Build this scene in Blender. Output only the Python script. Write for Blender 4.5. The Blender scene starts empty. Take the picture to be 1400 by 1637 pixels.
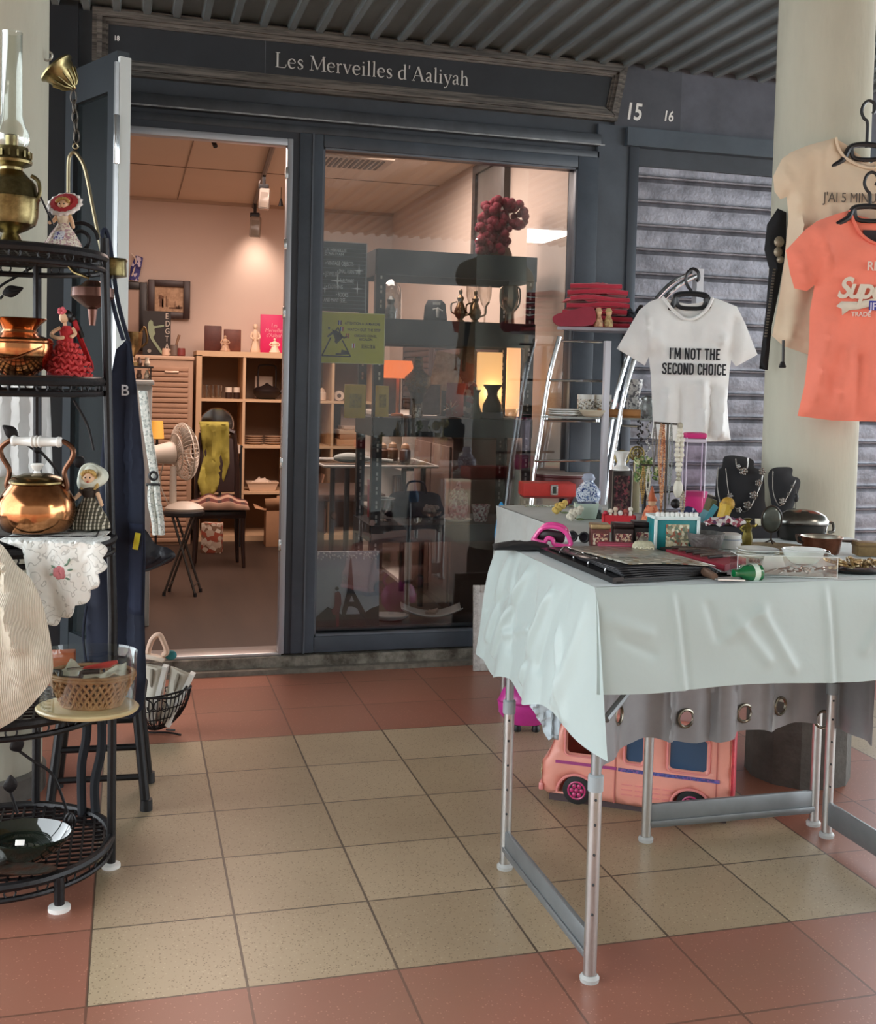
import bpy, bmesh, math, random
from mathutils import Vector, Matrix, noise as mnoise
from mathutils.geometry import delaunay_2d_cdt
random.seed(7)
D = bpy.data
SC = bpy.context.scene
COL = SC.collection
PI = math.pi

# ------------------------------------------------------------------ camera
FPX, CX, CY = 1773.28, 700.0, 686.06
CAM = Vector((0.06567, -2.12091, 1.18717))
CR = Vector((0.963503, -0.266520, 0.025085))
CU = Vector((-0.012526, 0.048718, 0.998734))
CF = Vector((0.267405, 0.962597, -0.043601))
cd = D.cameras.new('camera')
cd.sensor_fit = 'HORIZONTAL'; cd.sensor_width = 36.0
cd.lens = 36.0 * FPX / 1400.0
cd.shift_y = -(818.5 - CY) / 1400.0
cd.clip_start = 0.05; cd.clip_end = 100
cam = D.objects.new('camera', cd); COL.objects.link(cam)
m3 = Matrix((CR, CU, -CF)).transposed()
cam.matrix_world = Matrix.Translation(CAM) @ m3.to_4x4()
SC.camera = cam
SC.view_settings.view_transform = 'Standard'
SC.view_settings.look = 'None'
SC.view_settings.gamma = 1.0
SC.view_settings.use_curve_mapping = False
SC.view_settings.exposure = 0.75
SC.cycles.max_bounces = 10
SC.cycles.diffuse_bounces = 5
SC.cycles.transparent_max_bounces = 16
SC.cycles.caustics_reflective = False
SC.cycles.caustics_refractive = False
SC.cycles.sample_clamp_indirect = 4.0

# ------------------------------------------------------------------ light: open sky at the arcade's edges
W = D.worlds.new('sky'); SC.world = W; W.use_nodes = True
bg = W.node_tree.nodes['Background']
bg.inputs[0].default_value = (0.88, 0.95, 1.0, 1)
bg.inputs[1].default_value = 3.6

def lamp(name, kind, loc, energy, color, size=0.3, target=None, spot=None, sizey=None):
    l = D.lights.new(name, kind); l.energy = energy; l.color = color
    if kind == 'AREA':
        l.size = size
        if sizey: l.shape = 'RECTANGLE'; l.size_y = sizey
    elif kind == 'SUN': l.angle = size
    else: l.shadow_soft_size = size
    if kind == 'SPOT': l.spot_size = spot; l.spot_blend = 0.8
    o = D.objects.new(name, l); COL.objects.link(o); o.location = loc
    if target is not None:
        o.rotation_euler = (Vector(target) - Vector(loc)).to_track_quat('-Z', 'Y').to_euler()
    return o

# ------------------------------------------------------------------ pixel ray helpers: a picture point at a known depth or height
def ray(x, y):
    return CF + CR * ((x - CX) / FPX) + CU * ((CY - y) / FPX)
def at(x, y, Y):
    d = ray(x, y); t = (Y - CAM.y) / d.y
    return CAM + d * t
def on(x, y, z):
    d = ray(x, y); t = (z - CAM.z) / d.z
    return CAM + d * t
def atx(x, y, X):
    d = ray(x, y); t = (X - CAM.x) / d.x
    return CAM + d * t
def sc(p):
    return (Vector(p) - CAM).dot(CF) / FPX
FACE = -0.271      # turn that squares a thing to the viewer

# ------------------------------------------------------------------ materials
def lin(c):
    if isinstance(c, str):
        c = c.lstrip('#'); c = [int(c[i:i+2], 16) / 255 for i in (0, 2, 4)]
    return tuple(((v / 12.92) if v <= 0.04045 else ((v + 0.055) / 1.055) ** 2.4) for v in c) + (1.0,)
MC = {}
def nodes(m): return m.node_tree.nodes, m.node_tree.links
def mat(col, rough=0.6, metal=0.0, var=0.0, vs=8.0, bump=0.0, bs=60.0, key=None, spec=0.5, emit=None, es=0.0, sheen=0.0, coat=0.0, col2=None, alpha=1.0, stretch=None):
    k = (col, rough, metal, var, vs, bump, bs, spec, emit, es, sheen, coat, col2, alpha, stretch)
    if k in MC: return MC[k]
    m = D.materials.new('surface'); m.use_nodes = True
    N, L = nodes(m); b = N['Principled BSDF']
    c = lin(col)
    b.inputs['Base Color'].default_value = c
    b.inputs['Roughness'].default_value = rough
    b.inputs['Metallic'].default_value = metal
    b.inputs['Specular IOR Level'].default_value = spec
    if sheen: b.inputs['Sheen Weight'].default_value = sheen
    if coat: b.inputs['Coat Weight'].default_value = coat
    if alpha < 1: b.inputs['Alpha'].default_value = alpha
    if emit:
        b.inputs['Emission Color'].default_value = lin(emit); b.inputs['Emission Strength'].default_value = es
    if var or bump:
        tc = N.new('ShaderNodeTexCoord'); src = tc.outputs['Object']
        if stretch:
            mp = N.new('ShaderNodeMapping'); mp.inputs['Scale'].default_value = stretch
            L.new(src, mp.inputs[0]); src = mp.outputs[0]
    if var:
        n = N.new('ShaderNodeTexNoise'); n.inputs['Scale'].default_value = vs; n.inputs['Detail'].default_value = 6
        n.inputs['Roughness'].default_value = 0.65
        L.new(src, n.inputs['Vector'])
        r = N.new('ShaderNodeValToRGB')
        c2 = lin(col2) if col2 else tuple(v * (1 - var) for v in c[:3]) + (1,)
        r.color_ramp.elements[0].color = c2; r.color_ramp.elements[0].position = 0.36
        r.color_ramp.elements[1].color = c; r.color_ramp.elements[1].position = 0.62
        L.new(n.outputs[0], r.inputs[0]); L.new(r.outputs[0], b.inputs['Base Color'])
    if bump:
        n2 = N.new('ShaderNodeTexNoise'); n2.inputs['Scale'].default_value = bs; n2.inputs['Detail'].default_value = 3
        L.new(src, n2.inputs['Vector'])
        bp = N.new('ShaderNodeBump'); bp.inputs['Strength'].default_value = bump; bp.inputs['Distance'].default_value = 0.01
        L.new(n2.outputs[0], bp.inputs['Height']); L.new(bp.outputs[0], b.inputs['Normal'])
    MC[k] = m
    return m
def glass(tint='#ffffff', base=0.06, edge=0.75, rough=0.02, key=None, frost=0.0):
    k = ('glass', tint, base, edge, rough, frost)
    if k in MC: return MC[k]
    m = D.materials.new('clear_glass'); m.use_nodes = True
    N, L = nodes(m); N.remove(N['Principled BSDF']); out = N['Material Output']
    tr = N.new('ShaderNodeBsdfTransparent'); tr.inputs[0].default_value = lin(tint)
    gl = N.new('ShaderNodeBsdfGlossy'); gl.inputs['Roughness'].default_value = rough
    lw = N.new('ShaderNodeLayerWeight'); lw.inputs['Blend'].default_value = 0.35
    mr = N.new('ShaderNodeMapRange'); mr.inputs['To Min'].default_value = base; mr.inputs['To Max'].default_value = edge
    L.new(lw.outputs['Facing'], mr.inputs['Value'])
    mx = N.new('ShaderNodeMixShader')
    L.new(mr.outputs[0], mx.inputs[0]); L.new(tr.outputs[0], mx.inputs[1]); L.new(gl.outputs[0], mx.inputs[2])
    if frost:
        df = N.new('ShaderNodeBsdfDiffuse'); df.inputs[0].default_value = lin(tint)
        m2 = N.new('ShaderNodeMixShader'); m2.inputs[0].default_value = frost
        L.new(mx.outputs[0], m2.inputs[1]); L.new(df.outputs[0], m2.inputs[2]); mx = m2
    L.new(mx.outputs[0], out.inputs[0])
    MC[k] = m
    return m
def pattern(fn, **kw):
    """material from a node function fn(N, L, tc) -> colour socket"""
    m = D.materials.new('patterned'); m.use_nodes = True
    N, L = nodes(m); b = N['Principled BSDF']
    b.inputs['Roughness'].default_value = kw.get('rough', 0.7)
    b.inputs['Metallic'].default_value = kw.get('metal', 0.0)
    tc = N.new('ShaderNodeTexCoord')
    col = fn(N, L, tc.outputs['Object'], b)
    if col is not None: L.new(col, b.inputs['Base Color'])
    return m
def nm(N, L, op, a, b=None, c=None):
    n = N.new('ShaderNodeMath'); n.operation = op
    for i, v in enumerate((a, b, c)):
        if v is None: continue
        if isinstance(v, (int, float)): n.inputs[i].default_value = v
        else: L.new(v, n.inputs[i])
    return n.outputs[0]
def nmix(N, L, f, a, b):
    n = N.new('ShaderNodeMix'); n.data_type = 'RGBA'
    for i, v in ((0, f), (6, a), (7, b)):
        if isinstance(v, (int, float)): n.inputs[i].default_value = v
        elif isinstance(v, tuple): n.inputs[i].default_value = v
        else: L.new(v, n.inputs[i])
    return n.outputs[2]
def nsep(N, L, v):
    n = N.new('ShaderNodeSeparateXYZ'); L.new(v, n.inputs[0]); return n.outputs
def nnoise(N, L, v, s, d=3):
    n = N.new('ShaderNodeTexNoise'); n.inputs['Scale'].default_value = s; n.inputs['Detail'].default_value = d
    if v is not None: L.new(v, n.inputs['Vector'])
    return n.outputs[0]
def nvor(N, L, v, s, feat='F1', out='Distance'):
    n = N.new('ShaderNodeTexVoronoi'); n.inputs['Scale'].default_value = s; n.feature = feat
    L.new(v, n.inputs['Vector']); return n.outputs[out]
def blotch(cols, scale=40, rough=0.5, metal=0.0):
    """many-coloured small patches (beads, enamel, print)"""
    k = ('blotch', tuple(cols), scale, rough, metal)
    if k in MC: return MC[k]
    def f(N, L, v, b):
        c = nvor(N, L, v, scale, out='Color')
        s = nsep(N, L, c)
        r = N.new('ShaderNodeValToRGB'); r.color_ramp.interpolation = 'CONSTANT'
        e = r.color_ramp.elements
        e[0].color = lin(cols[0]); e[0].position = 0
        e[1].color = lin(cols[1]); e[1].position = 1 / len(cols)
        for i in range(2, len(cols)):
            x = e.new(i / len(cols)); x.color = lin(cols[i])
        L.new(s[0], r.inputs[0]); return r.outputs[0]
    MC[k] = pattern(f, rough=rough, metal=metal); return MC[k]
def stripes(c1, c2, freq, axis=0, duty=0.5, rough=0.8, soft=False):
    k = ('stripes', c1, c2, freq, axis, duty, rough)
    if k in MC: return MC[k]
    def f(N, L, v, b):
        x = nsep(N, L, v)[axis]
        fr = nm(N, L, 'FRACT', nm(N, L, 'MULTIPLY', x, freq))
        return nmix(N, L, nm(N, L, 'LESS_THAN', fr, duty), lin(c1), lin(c2))
    MC[k] = pattern(f, rough=rough); return MC[k]
def plaid(c0, c1, c2, freq, rough=0.9, axes=(0, 2)):
    k = ('plaid', c0, c1, c2, freq, axes)
    if k in MC: return MC[k]
    def f(N, L, v, b):
        s = nsep(N, L, v)
        a = nm(N, L, 'LESS_THAN', nm(N, L, 'FRACT', nm(N, L, 'MULTIPLY', s[axes[0]], freq)), 0.35)
        c = nm(N, L, 'LESS_THAN', nm(N, L, 'FRACT', nm(N, L, 'MULTIPLY', s[axes[1]], freq)), 0.35)
        m = nmix(N, L, a, lin(c0), lin(c1))
        return nmix(N, L, nm(N, L, 'MULTIPLY', c, 0.6), m, lin(c2))
    MC[k] = pattern(f, rough=rough); return MC[k]

# ------------------------------------------------------------------ geometry
def rotm(rx=0, ry=0, rz=0):
    return Matrix.Rotation(rz, 3, 'Z') @ Matrix.Rotation(ry, 3, 'Y') @ Matrix.Rotation(rx, 3, 'X')
class G:
    """collects shapes into ONE mesh; s scales every coordinate (pixel units to metres)"""
    def __init__(self, s=1.0): self.v = []; self.f = []; self.s = s
    def add(self, vs, fs):
        o = len(self.v); self.v += [tuple(x * self.s for x in p) for p in vs]; self.f += [tuple(i + o for i in f) for f in fs]
        return self
    def box(self, c, d, r=None, bev=0.0, taper=1.0):
        x, y, z = (q / 2 for q in d); c = Vector(c)
        R = rotm(*r) if r else None
        if bev <= 0:
            vs = [Vector((sx * x * (taper if sz > 0 else 1), sy * y * (taper if sz > 0 else 1), sz * z)) for sx in (-1, 1) for sy in (-1, 1) for sz in (-1, 1)]
            fs = [(0, 1, 3, 2), (4, 6, 7, 5), (0, 4, 5, 1), (2, 3, 7, 6), (0, 2, 6, 4), (1, 5, 7, 3)]
        else:
            bm = bmesh.new(); bmesh.ops.create_cube(bm, size=1)
            for v in bm.verts:
                k = taper if v.co.z > 0 else 1
                v.co = Vector((v.co.x * 2 * x * k, v.co.y * 2 * y * k, v.co.z * 2 * z))
            bmesh.ops.bevel(bm, geom=bm.edges[:], offset=min(bev, 0.48 * min(d)), segments=2, affect='EDGES', profile=0.5)
            bm.verts.index_update()
            vs = [v.co.copy() for v in bm.verts]; fs = [[v.index for v in f.verts] for f in bm.faces]; bm.free()
        return self.add([((R @ v) if R else v) + c for v in vs], fs)
    def bx(self, x0, x1, y0, y1, z0, z1, bev=0.0):
        return self.box(((x0 + x1) / 2, (y0 + y1) / 2, (z0 + z1) / 2), (abs(x1 - x0), abs(y1 - y0), abs(z1 - z0)), bev=bev)
    def lathe(self, prof, n=24, c=(0, 0, 0), sx=1.0, sy=1.0, wob=0.0, k=0, R=None):
        vs = []; fs = []; m = len(prof); c = Vector(c)
        for (z, r) in prof:
            for i in range(n):
                a = 2 * PI * i / n
                rr = max(r, 1e-6) * (1 + wob * math.cos(k * a))
                p = Vector((rr * math.cos(a) * sx, rr * math.sin(a) * sy, z))
                if R: p = R @ p
                vs.append(p + c)
        for j in range(m - 1):
            for i in range(n):
                a, b = j * n + i, j * n + (i + 1) % n
                fs.append((a, b, b + n, a + n))
        if prof[0][1] > 1e-5: fs.append(tuple(range(n - 1, -1, -1)))
        if prof[-1][1] > 1e-5: fs.append(tuple((m - 1) * n + i for i in range(n)))
        return self.add(vs, fs)
    def shell(self, prof, n=24, c=(0, 0, 0), sx=1.0, sy=1.0, wob=0.0, k=0, R=None):
        """open lathe without caps"""
        vs = []; fs = []; m = len(prof); c = Vector(c)
        for (z, r) in prof:
            for i in range(n):
                a = 2 * PI * i / n; rr = r * (1 + wob * math.cos(k * a))
                p = Vector((rr * math.cos(a) * sx, rr * math.sin(a) * sy, z))
                if R: p = R @ p
                vs.append(p + c)
        for j in range(m - 1):
            for i in range(n):
                a, b = j * n + i, j * n + (i + 1) % n
                fs.append((a, b, b + n, a + n))
        return self.add(vs, fs)
    def ball(self, c, r, n=16, m=10, R=None):
        if isinstance(r, (int, float)): r = (r, r, r)
        prof = []; vs = []; fs = []; c = Vector(c)
        for j in range(m + 1):
            t = PI * j / m - PI / 2
            for i in range(n):
                a = 2 * PI * i / n
                p = Vector((r[0] * math.cos(t) * math.cos(a), r[1] * math.cos(t) * math.sin(a), r[2] * math.sin(t)))
                if R: p = R @ p
                vs.append(p + c)
        for j in range(m):
            for i in range(n):
                a, b = j * n + i, j * n + (i + 1) % n
                fs.append((a, b, b + n, a + n))
        return self.add(vs, fs)
    def tube(self, pts, r, n=8, closed=False, cap=True):
        P = [Vector(p) for p in pts]; m = len(P)
        if isinstance(r, (int, float)): r = [r] * m
        vs = []; fs = []; up = None
        for i in range(m):
            if closed: t = P[(i + 1) % m] - P[i - 1]
            else: t = P[min(i + 1, m - 1)] - P[max(i - 1, 0)]
            t = t.normalized() if t.length > 1e-9 else Vector((0, 0, 1))
            if up is None:
                up = Vector((0, 0, 1)) if abs(t.z) < 0.9 else Vector((1, 0, 0))
            a = (up - t * up.dot(t))
            a = a.normalized() if a.length > 1e-6 else t.orthogonal().normalized()
            up = a; b = t.cross(a)
            for k in range(n):
                w = 2 * PI * k / n
                vs.append(P[i] + (a * math.cos(w) + b * math.sin(w)) * r[i])
        for i in range(m if closed else m - 1):
            for k in range(n):
                a0, a1 = i * n + k, i * n + (k + 1) % n
                j = ((i + 1) % m) * n
                fs.append((a0, a1, j + (k + 1) % n, j + k))
        if not closed and cap:
            fs.append(tuple(range(n - 1, -1, -1))); fs.append(tuple((m - 1) * n + k for k in range(n)))
        return self.add(vs, fs)
    def ring(self, c, R, r, n=28, axis='z', k=8, rot=None, sx=1.0):
        pts = []
        for i in range(n):
            a = 2 * PI * i / n; x, y = R * math.cos(a) * sx, R * math.sin(a)
            p = {'z': Vector((x, y, 0)), 'y': Vector((x, 0, y)), 'x': Vector((0, x, y))}[axis]
            if rot: p = rot @ p
            pts.append(p + Vector(c))
        return self.tube(pts, r, k, closed=True)
    def prism(self, poly, y0, y1, R=None, c=(0, 0, 0)):
        """outline in x,z pushed from y0 to y1"""
        n = len(poly); c = Vector(c)
        vs = [Vector((x, y, z)) for y in (y0, y1) for (x, z) in poly]
        if R: vs = [R @ v for v in vs]
        fs = [tuple(range(n)), tuple(range(2 * n - 1, n - 1, -1))] + [(i, i + n, (i + 1) % n + n, (i + 1) % n) for i in range(n)]
        return self.add([v + c for v in vs], fs)
    def grid(self, fn, nu, nv, closed_u=False):
        vs = [fn(i / (nu if closed_u else nu - 1), j / (nv - 1)) for j in range(nv) for i in range(nu)]
        fs = []
        for j in range(nv - 1):
            for i in range(nu if closed_u else nu - 1):
                a, b = j * nu + i, j * nu + (i + 1) % nu
                fs.append((a, b, b + nu, a + nu))
        return self.add(vs, fs)
    def sheet(self, outline, fn, step, holes=(), jitter=0.25):
        """flat outline (x,z) cut out of cloth, inside points every step; fn(x,z,edge distance) -> 3d point"""
        vs, tri, dist = cut(outline, step, holes, jitter)
        return self.add([fn(x, z, dd) for (x, z), dd in zip(vs, dist)], tri)
    def pillow(self, outline, step, th, wr=None, back=True, holes=()):
        """two-sided stuffed outline lying in x,z; th depth; wr(x,z) adds folds"""
        vs, tri, dist = cut(outline, step, holes)
        wr = wr or (lambda x, z: 0)
        prof = lambda d: th * (1 - math.exp(-d / max(th * 1.2, 1e-6)))
        self.add([(x, -prof(d) + wr(x, z) * min(1, d / (step * 2)), z) for (x, z), d in zip(vs, dist)], tri)
        if back: self.add([(x, prof(d) * 0.8 + wr(x, z) * min(1, d / (step * 2)), z) for (x, z), d in zip(vs, dist)], [t[::-1] for t in tri])
        return self
    def M(self, name, m, parent=None, label=None, ang=35, solid=0.0, sub=0, bev=0.0, weld=False):
        me = D.meshes.new(name); me.from_pydata(self.v, [], self.f); me.update()
        if weld:
            bm = bmesh.new(); bm.from_mesh(me); bmesh.ops.remove_doubles(bm, verts=bm.verts, dist=1e-5); bm.to_mesh(me); bm.free()
        bm = bmesh.new(); bm.from_mesh(me); bmesh.ops.recalc_face_normals(bm, faces=bm.faces); bm.to_mesh(me); bm.free()
        for p in me.polygons: p.use_smooth = True
        try: me.set_sharp_from_angle(angle=math.radians(ang))
        except Exception: pass
        o = D.objects.new(name, me); COL.objects.link(o)
        if m: me.materials.append(m)
        if parent is not None: o.parent = parent
        if solid:
            md = o.modifiers.new('thick', 'SOLIDIFY'); md.thickness = solid; md.offset = 0
        if sub:
            md = o.modifiers.new('smooth', 'SUBSURF'); md.levels = sub; md.render_levels = sub
        if label: o['label'] = label
        return o
def inside(p, poly):
    x, y = p; c = False; n = len(poly); j = n - 1
    for i in range(n):
        xi, yi = poly[i]; xj, yj = poly[j]
        if (yi > y) != (yj > y) and x < (xj - xi) * (y - yi) / (yj - yi) + xi: c = not c
        j = i
    return c
def segd(p, a, b):
    ax, ay = a; bx_, by = b; px, py = p
    dx, dy = bx_ - ax, by - ay; L = dx * dx + dy * dy
    t = max(0, min(1, ((px - ax) * dx + (py - ay) * dy) / L)) if L else 0
    return math.hypot(px - ax - t * dx, py - ay - t * dy)
def cut(outline, step, holes=(), jitter=0.25):
    rnd = random.Random(3)
    def dens(poly):
        out = []
        for i in range(len(poly)):
            a, b = poly[i], poly[(i + 1) % len(poly)]
            n = max(1, int(math.hypot(b[0] - a[0], b[1] - a[1]) / step))
            out += [(a[0] + (b[0] - a[0]) * k / n, a[1] + (b[1] - a[1]) * k / n) for k in range(n)]
        return out
    loops = [dens(outline)] + [list(h) for h in holes]
    pts = []; edges = []
    for lp in loops:
        o = len(pts); pts += lp; edges += [(o + i, o + (i + 1) % len(lp)) for i in range(len(lp))]
    xs = [p[0] for p in outline]; ys = [p[1] for p in outline]
    def ed(p): return min(segd(p, lp[i], lp[(i + 1) % len(lp)]) for lp in loops for i in range(len(lp)))
    x = min(xs) + step / 2; row = 0
    bd = [0.0] * len(pts)
    while x < max(xs):
        y = min(ys) + step / 2 + (step / 2 if row % 2 else 0); row += 1
        while y < max(ys):
            p = (x + rnd.uniform(-jitter, jitter) * step, y + rnd.uniform(-jitter, jitter) * step)
            if inside(p, outline) and not any(inside(p, h) for h in holes):
                d = ed(p)
                if d > step * 0.4: pts.append(p); bd.append(d)
            y += step
        x += step
    r = delaunay_2d_cdt([Vector(p) for p in pts], edges, [], 1 if not holes else 0, 1e-9)
    vs = [tuple(v) for v in r[0]]
    tri = []
    for f in r[2]:
        c = (sum(vs[i][0] for i in f) / len(f), sum(vs[i][1] for i in f) / len(f))
        if inside(c, outline) and not any(inside(c, h) for h in holes): tri.append(tuple(f))
    dist = [ed(p) for p in vs]
    return vs, tri, dist
def smooth_path(pts, k=6, closed=False):
    P = [Vector(p) for p in pts]; out = []; n = len(P)
    for i in range(n if closed else n - 1):
        g = lambda j: P[j % n] if closed else P[max(0, min(n - 1, j))]
        p0, p1, p2, p3 = g(i - 1), g(i), g(i + 1), g(i + 2)
        for q in range(k):
            t = q / k
            out.append(0.5 * ((2 * p1) + (p2 - p0) * t + (2 * p0 - 5 * p1 + 4 * p2 - p3) * t * t + (3 * p1 - p0 - 3 * p2 + p3) * t ** 3))
    if not closed: out.append(P[-1])
    return out
def curve2(pts, k=5, closed=True):
    return [(p.x, p.y) for p in smooth_path([(a, b, 0) for a, b in pts], k, closed)]
def circ(cx, cy, r, n=24, ry=None, a0=0.0):
    ry = ry or r
    return [(cx + r * math.cos(a0 + 2 * PI * i / n), cy + ry * math.sin(a0 + 2 * PI * i / n)) for i in range(n)]

# ------------------------------------------------------------------ object makers
def tag(o, label, cat, group=None, kind=None):
    if label: o['label'] = label
    if cat: o['category'] = cat
    if group: o['group'] = group
    if kind: o['kind'] = kind
    return o
def empty(name, loc, rz=0.0, rx=0.0, ry=0.0):
    o = D.objects.new(name, None); COL.objects.link(o); o.empty_display_size = 0.05
    o.location = loc; o.rotation_euler = (rx, ry, rz); return o
def thing(name, label, cat, x=None, y=None, z=None, Y=None, loc=None, rz=FACE, group=None, rx=0.0, ry=0.0):
    if loc is None: loc = at(x, y, Y) if Y is not None else on(x, y, z)
    o = tag(empty(name, loc, rz, rx, ry), label, cat, group)
    return o, sc(loc)
def struct(o):
    o['kind'] = 'structure'; return o
def text(name, body, size, loc, mt, parent, rot=(PI / 2, 0, 0), sx=1.0, align='LEFT', ext=0.0006, bold=0.0, shear=0.0, spc=1.0, fw=None):
    c = D.curves.new(name, 'FONT'); c.body = body; c.size = size; c.align_x = align; c.extrude = ext; c.offset = bold; c.shear = shear; c.space_character = spc
    o = D.objects.new(name, c); COL.objects.link(o); c.materials.append(mt)
    o.parent = parent; o.location = loc; o.rotation_euler = rot; o.scale = (sx, 1, 1)
    if fw: o['fit'] = fw
    return o
def dup(src, loc, rz=None, label=None, group=None, scale=None):
    r = src.copy(); COL.objects.link(r); r.location = loc
    if rz is not None: r.rotation_euler = (src.rotation_euler[0], src.rotation_euler[1], rz)
    if scale is not None: r.scale = (scale,) * 3
    if label: r['label'] = label
    if group: r['group'] = group
    for ch in list(src.children):
        c = ch.copy(); COL.objects.link(c); c.parent = r
        for g in list(ch.children):
            d = g.copy(); COL.objects.link(d); d.parent = c
    return r
def fold(sx, sz, amp, seed=0.0, stretch=(1, 1)):
    def f(x, z):
        return amp * (mnoise.noise(Vector((x * sx * stretch[0], z * sz * stretch[1], seed))) + 0.5 * mnoise.noise(Vector((x * sx * 2.3, z * sz * 2.3, seed + 5))))
    return f
# =================================================================== SETTING
FY = 2.335                      # shop front plane
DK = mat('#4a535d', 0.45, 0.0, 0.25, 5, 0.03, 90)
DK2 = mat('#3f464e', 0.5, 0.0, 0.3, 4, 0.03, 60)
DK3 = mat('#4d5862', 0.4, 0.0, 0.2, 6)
ALU = mat('#c9cbcc', 0.32, 0.85, 0.1, 20)
WHT = mat('#d9dcdb', 0.5, 0.0, 0.12, 9)
CONC = mat('#bdbcab', 0.9, 0.0, 0.14, 5, 0.25, 40, stretch=(1, 1, 0.25))
CONCD = mat('#6a6863', 0.9, 0.0, 0.3, 12, 0.3, 60)
CHROME = mat('#d3d6d8', 0.14, 1.0)
BLK = mat('#17171a', 0.45)
BLKM = mat('#1b1a1c', 0.4, 0.3, 0.3, 30, 0.1, 200)
WHITE = mat('#f1f1ee', 0.6)
PAPER = mat('#efefec', 0.8)

def f_floor(N, L, v, b):
    s = nsep(N, L, v)
    T = 0.3
    ux = nm(N, L, 'DIVIDE', s[0], T); uy = nm(N, L, 'DIVIDE', s[1], T)
    ix = nm(N, L, 'FLOOR', ux); iy = nm(N, L, 'FLOOR', uy)
    fx = nm(N, L, 'FRACT', ux); fy = nm(N, L, 'FRACT', uy)
    cmb = N.new('ShaderNodeCombineXYZ'); L.new(ix, cmb.inputs[0]); L.new(iy, cmb.inputs[1])
    wn = N.new('ShaderNodeTexWhiteNoise'); L.new(cmb.outputs[0], wn.inputs['Vector'])
    mx = nm(N, L, 'FLOORED_MODULO', ix, 8.0); my = nm(N, L, 'FLOORED_MODULO', iy, 8.0)
    beige = nm(N, L, 'MULTIPLY', nm(N, L, 'LESS_THAN', mx, 5.5), nm(N, L, 'LESS_THAN', my, 4.5))
    rnd = wn.outputs[0]
    bc = nmix(N, L, rnd, lin('#9f8b6f'), lin('#b19d80'))
    rc = nmix(N, L, rnd, lin('#8f5c4b'), lin('#a06753'))
    # terrazzo grains of each tile
    g1 = nm(N, L, 'LESS_THAN', nvor(N, L, v, 130), 0.22)
    g2 = nm(N, L, 'LESS_THAN', nvor(N, L, v, 95), 0.17)
    bc = nmix(N, L, nm(N, L, 'MULTIPLY', g1, 0.7), bc, lin('#5c482d'))
    bc = nmix(N, L, nm(N, L, 'MULTIPLY', g2, 0.3), bc, lin('#d8c8a4'))
    rc = nmix(N, L, nm(N, L, 'MULTIPLY', g2, 0.5), rc, lin('#c98f78'))
    col = nmix(N, L, beige, rc, bc)
    dirt = nnoise(N, L, v, 2.3, 5)
    mr = N.new('ShaderNodeMapRange'); L.new(dirt, mr.inputs[0]); mr.inputs[1].default_value = 0.4; mr.inputs[2].default_value = 0.75; mr.inputs[3].default_value = 0; mr.inputs[4].default_value = 0.28
    col = nmix(N, L, mr.outputs[0], col, lin('#7a6249'))
    # joints
    wob = nm(N, L, 'MULTIPLY', nnoise(N, L, v, 30, 2), 0.006)
    def edge(f):
        d = nm(N, L, 'MINIMUM', f, nm(N, L, 'SUBTRACT', 1.0, f))
        return nm(N, L, 'LESS_THAN', d, nm(N, L, 'ADD', 0.006, wob))
    j = nm(N, L, 'MAXIMUM', edge(fx), edge(fy))
    jb = nm(N, L, 'MULTIPLY', j, nmix(N, L, beige, (0.55,) * 4, (0.85,) * 4))
    col = nmix(N, L, jb, col, lin('#33261c'))
    bp = N.new('ShaderNodeBump'); bp.inputs['Strength'].default_value = 0.25; bp.inputs['Distance'].default_value = 0.004
    L.new(nm(N, L, 'SUBTRACT', nm(N, L, 'MULTIPLY', nnoise(N, L, v, 14, 4), 0.3), j), bp.inputs['Height']); L.new(bp.outputs[0], b.inputs['Normal'])
    return col
M_FLOOR = pattern(f_floor, rough=0.36)
struct(G().bx(-9, 9, -9, FY + 0.02, -0.1, 0).M('floor', M_FLOOR))

# arcade ceiling of ribbed dark sheet
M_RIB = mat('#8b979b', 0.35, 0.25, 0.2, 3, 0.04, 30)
g = G(); CZ = 2.572
prof = []
x = -2.4
while x < 7:
    prof += [(x, 0), (x + 0.066, 0), (x + 0.071, -0.006), (x + 0.076, -0.024), (x + 0.101, -0.024), (x + 0.106, 0)]
    x += 0.11
pl = prof
vs = [(px_, yy, CZ + pz) for yy in (-3.6, FY + 0.1) for (px_, pz) in pl]
n = len(pl)
g.add(vs, [(i, i + 1, i + 1 + n, i + n) for i in range(n - 1)])
g.bx(-2.4, 7, -3.6, FY + 0.1, CZ + 0.01, CZ + 0.06)
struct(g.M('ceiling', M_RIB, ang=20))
# ceiling lamp panel of the arcade, seen mirrored in the shop window
o, s = thing('ceiling_light_panel', 'square white light panel set under the arcade ceiling', 'ceiling light', loc=(3.53, -2.82, 2.535), rz=0)
G().bx(-0.36, 0.36, -0.46, 0.46, 0, 0.034, 0.004).M('frame', WHT, o)
G().bx(-0.34, 0.34, -0.44, 0.44, -0.004, 0.001).M('diffuser', mat('#ffffff', 0.5, emit='#fff6ea', es=9.0), o)
# the building across the passage, closing the view the glass mirrors
struct(G().bx(-9, 9, -9.2, -9.0, 0, 5.5).M('wall_opposite', mat('#787570', 0.8, 0, 0.3, 1)))

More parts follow.
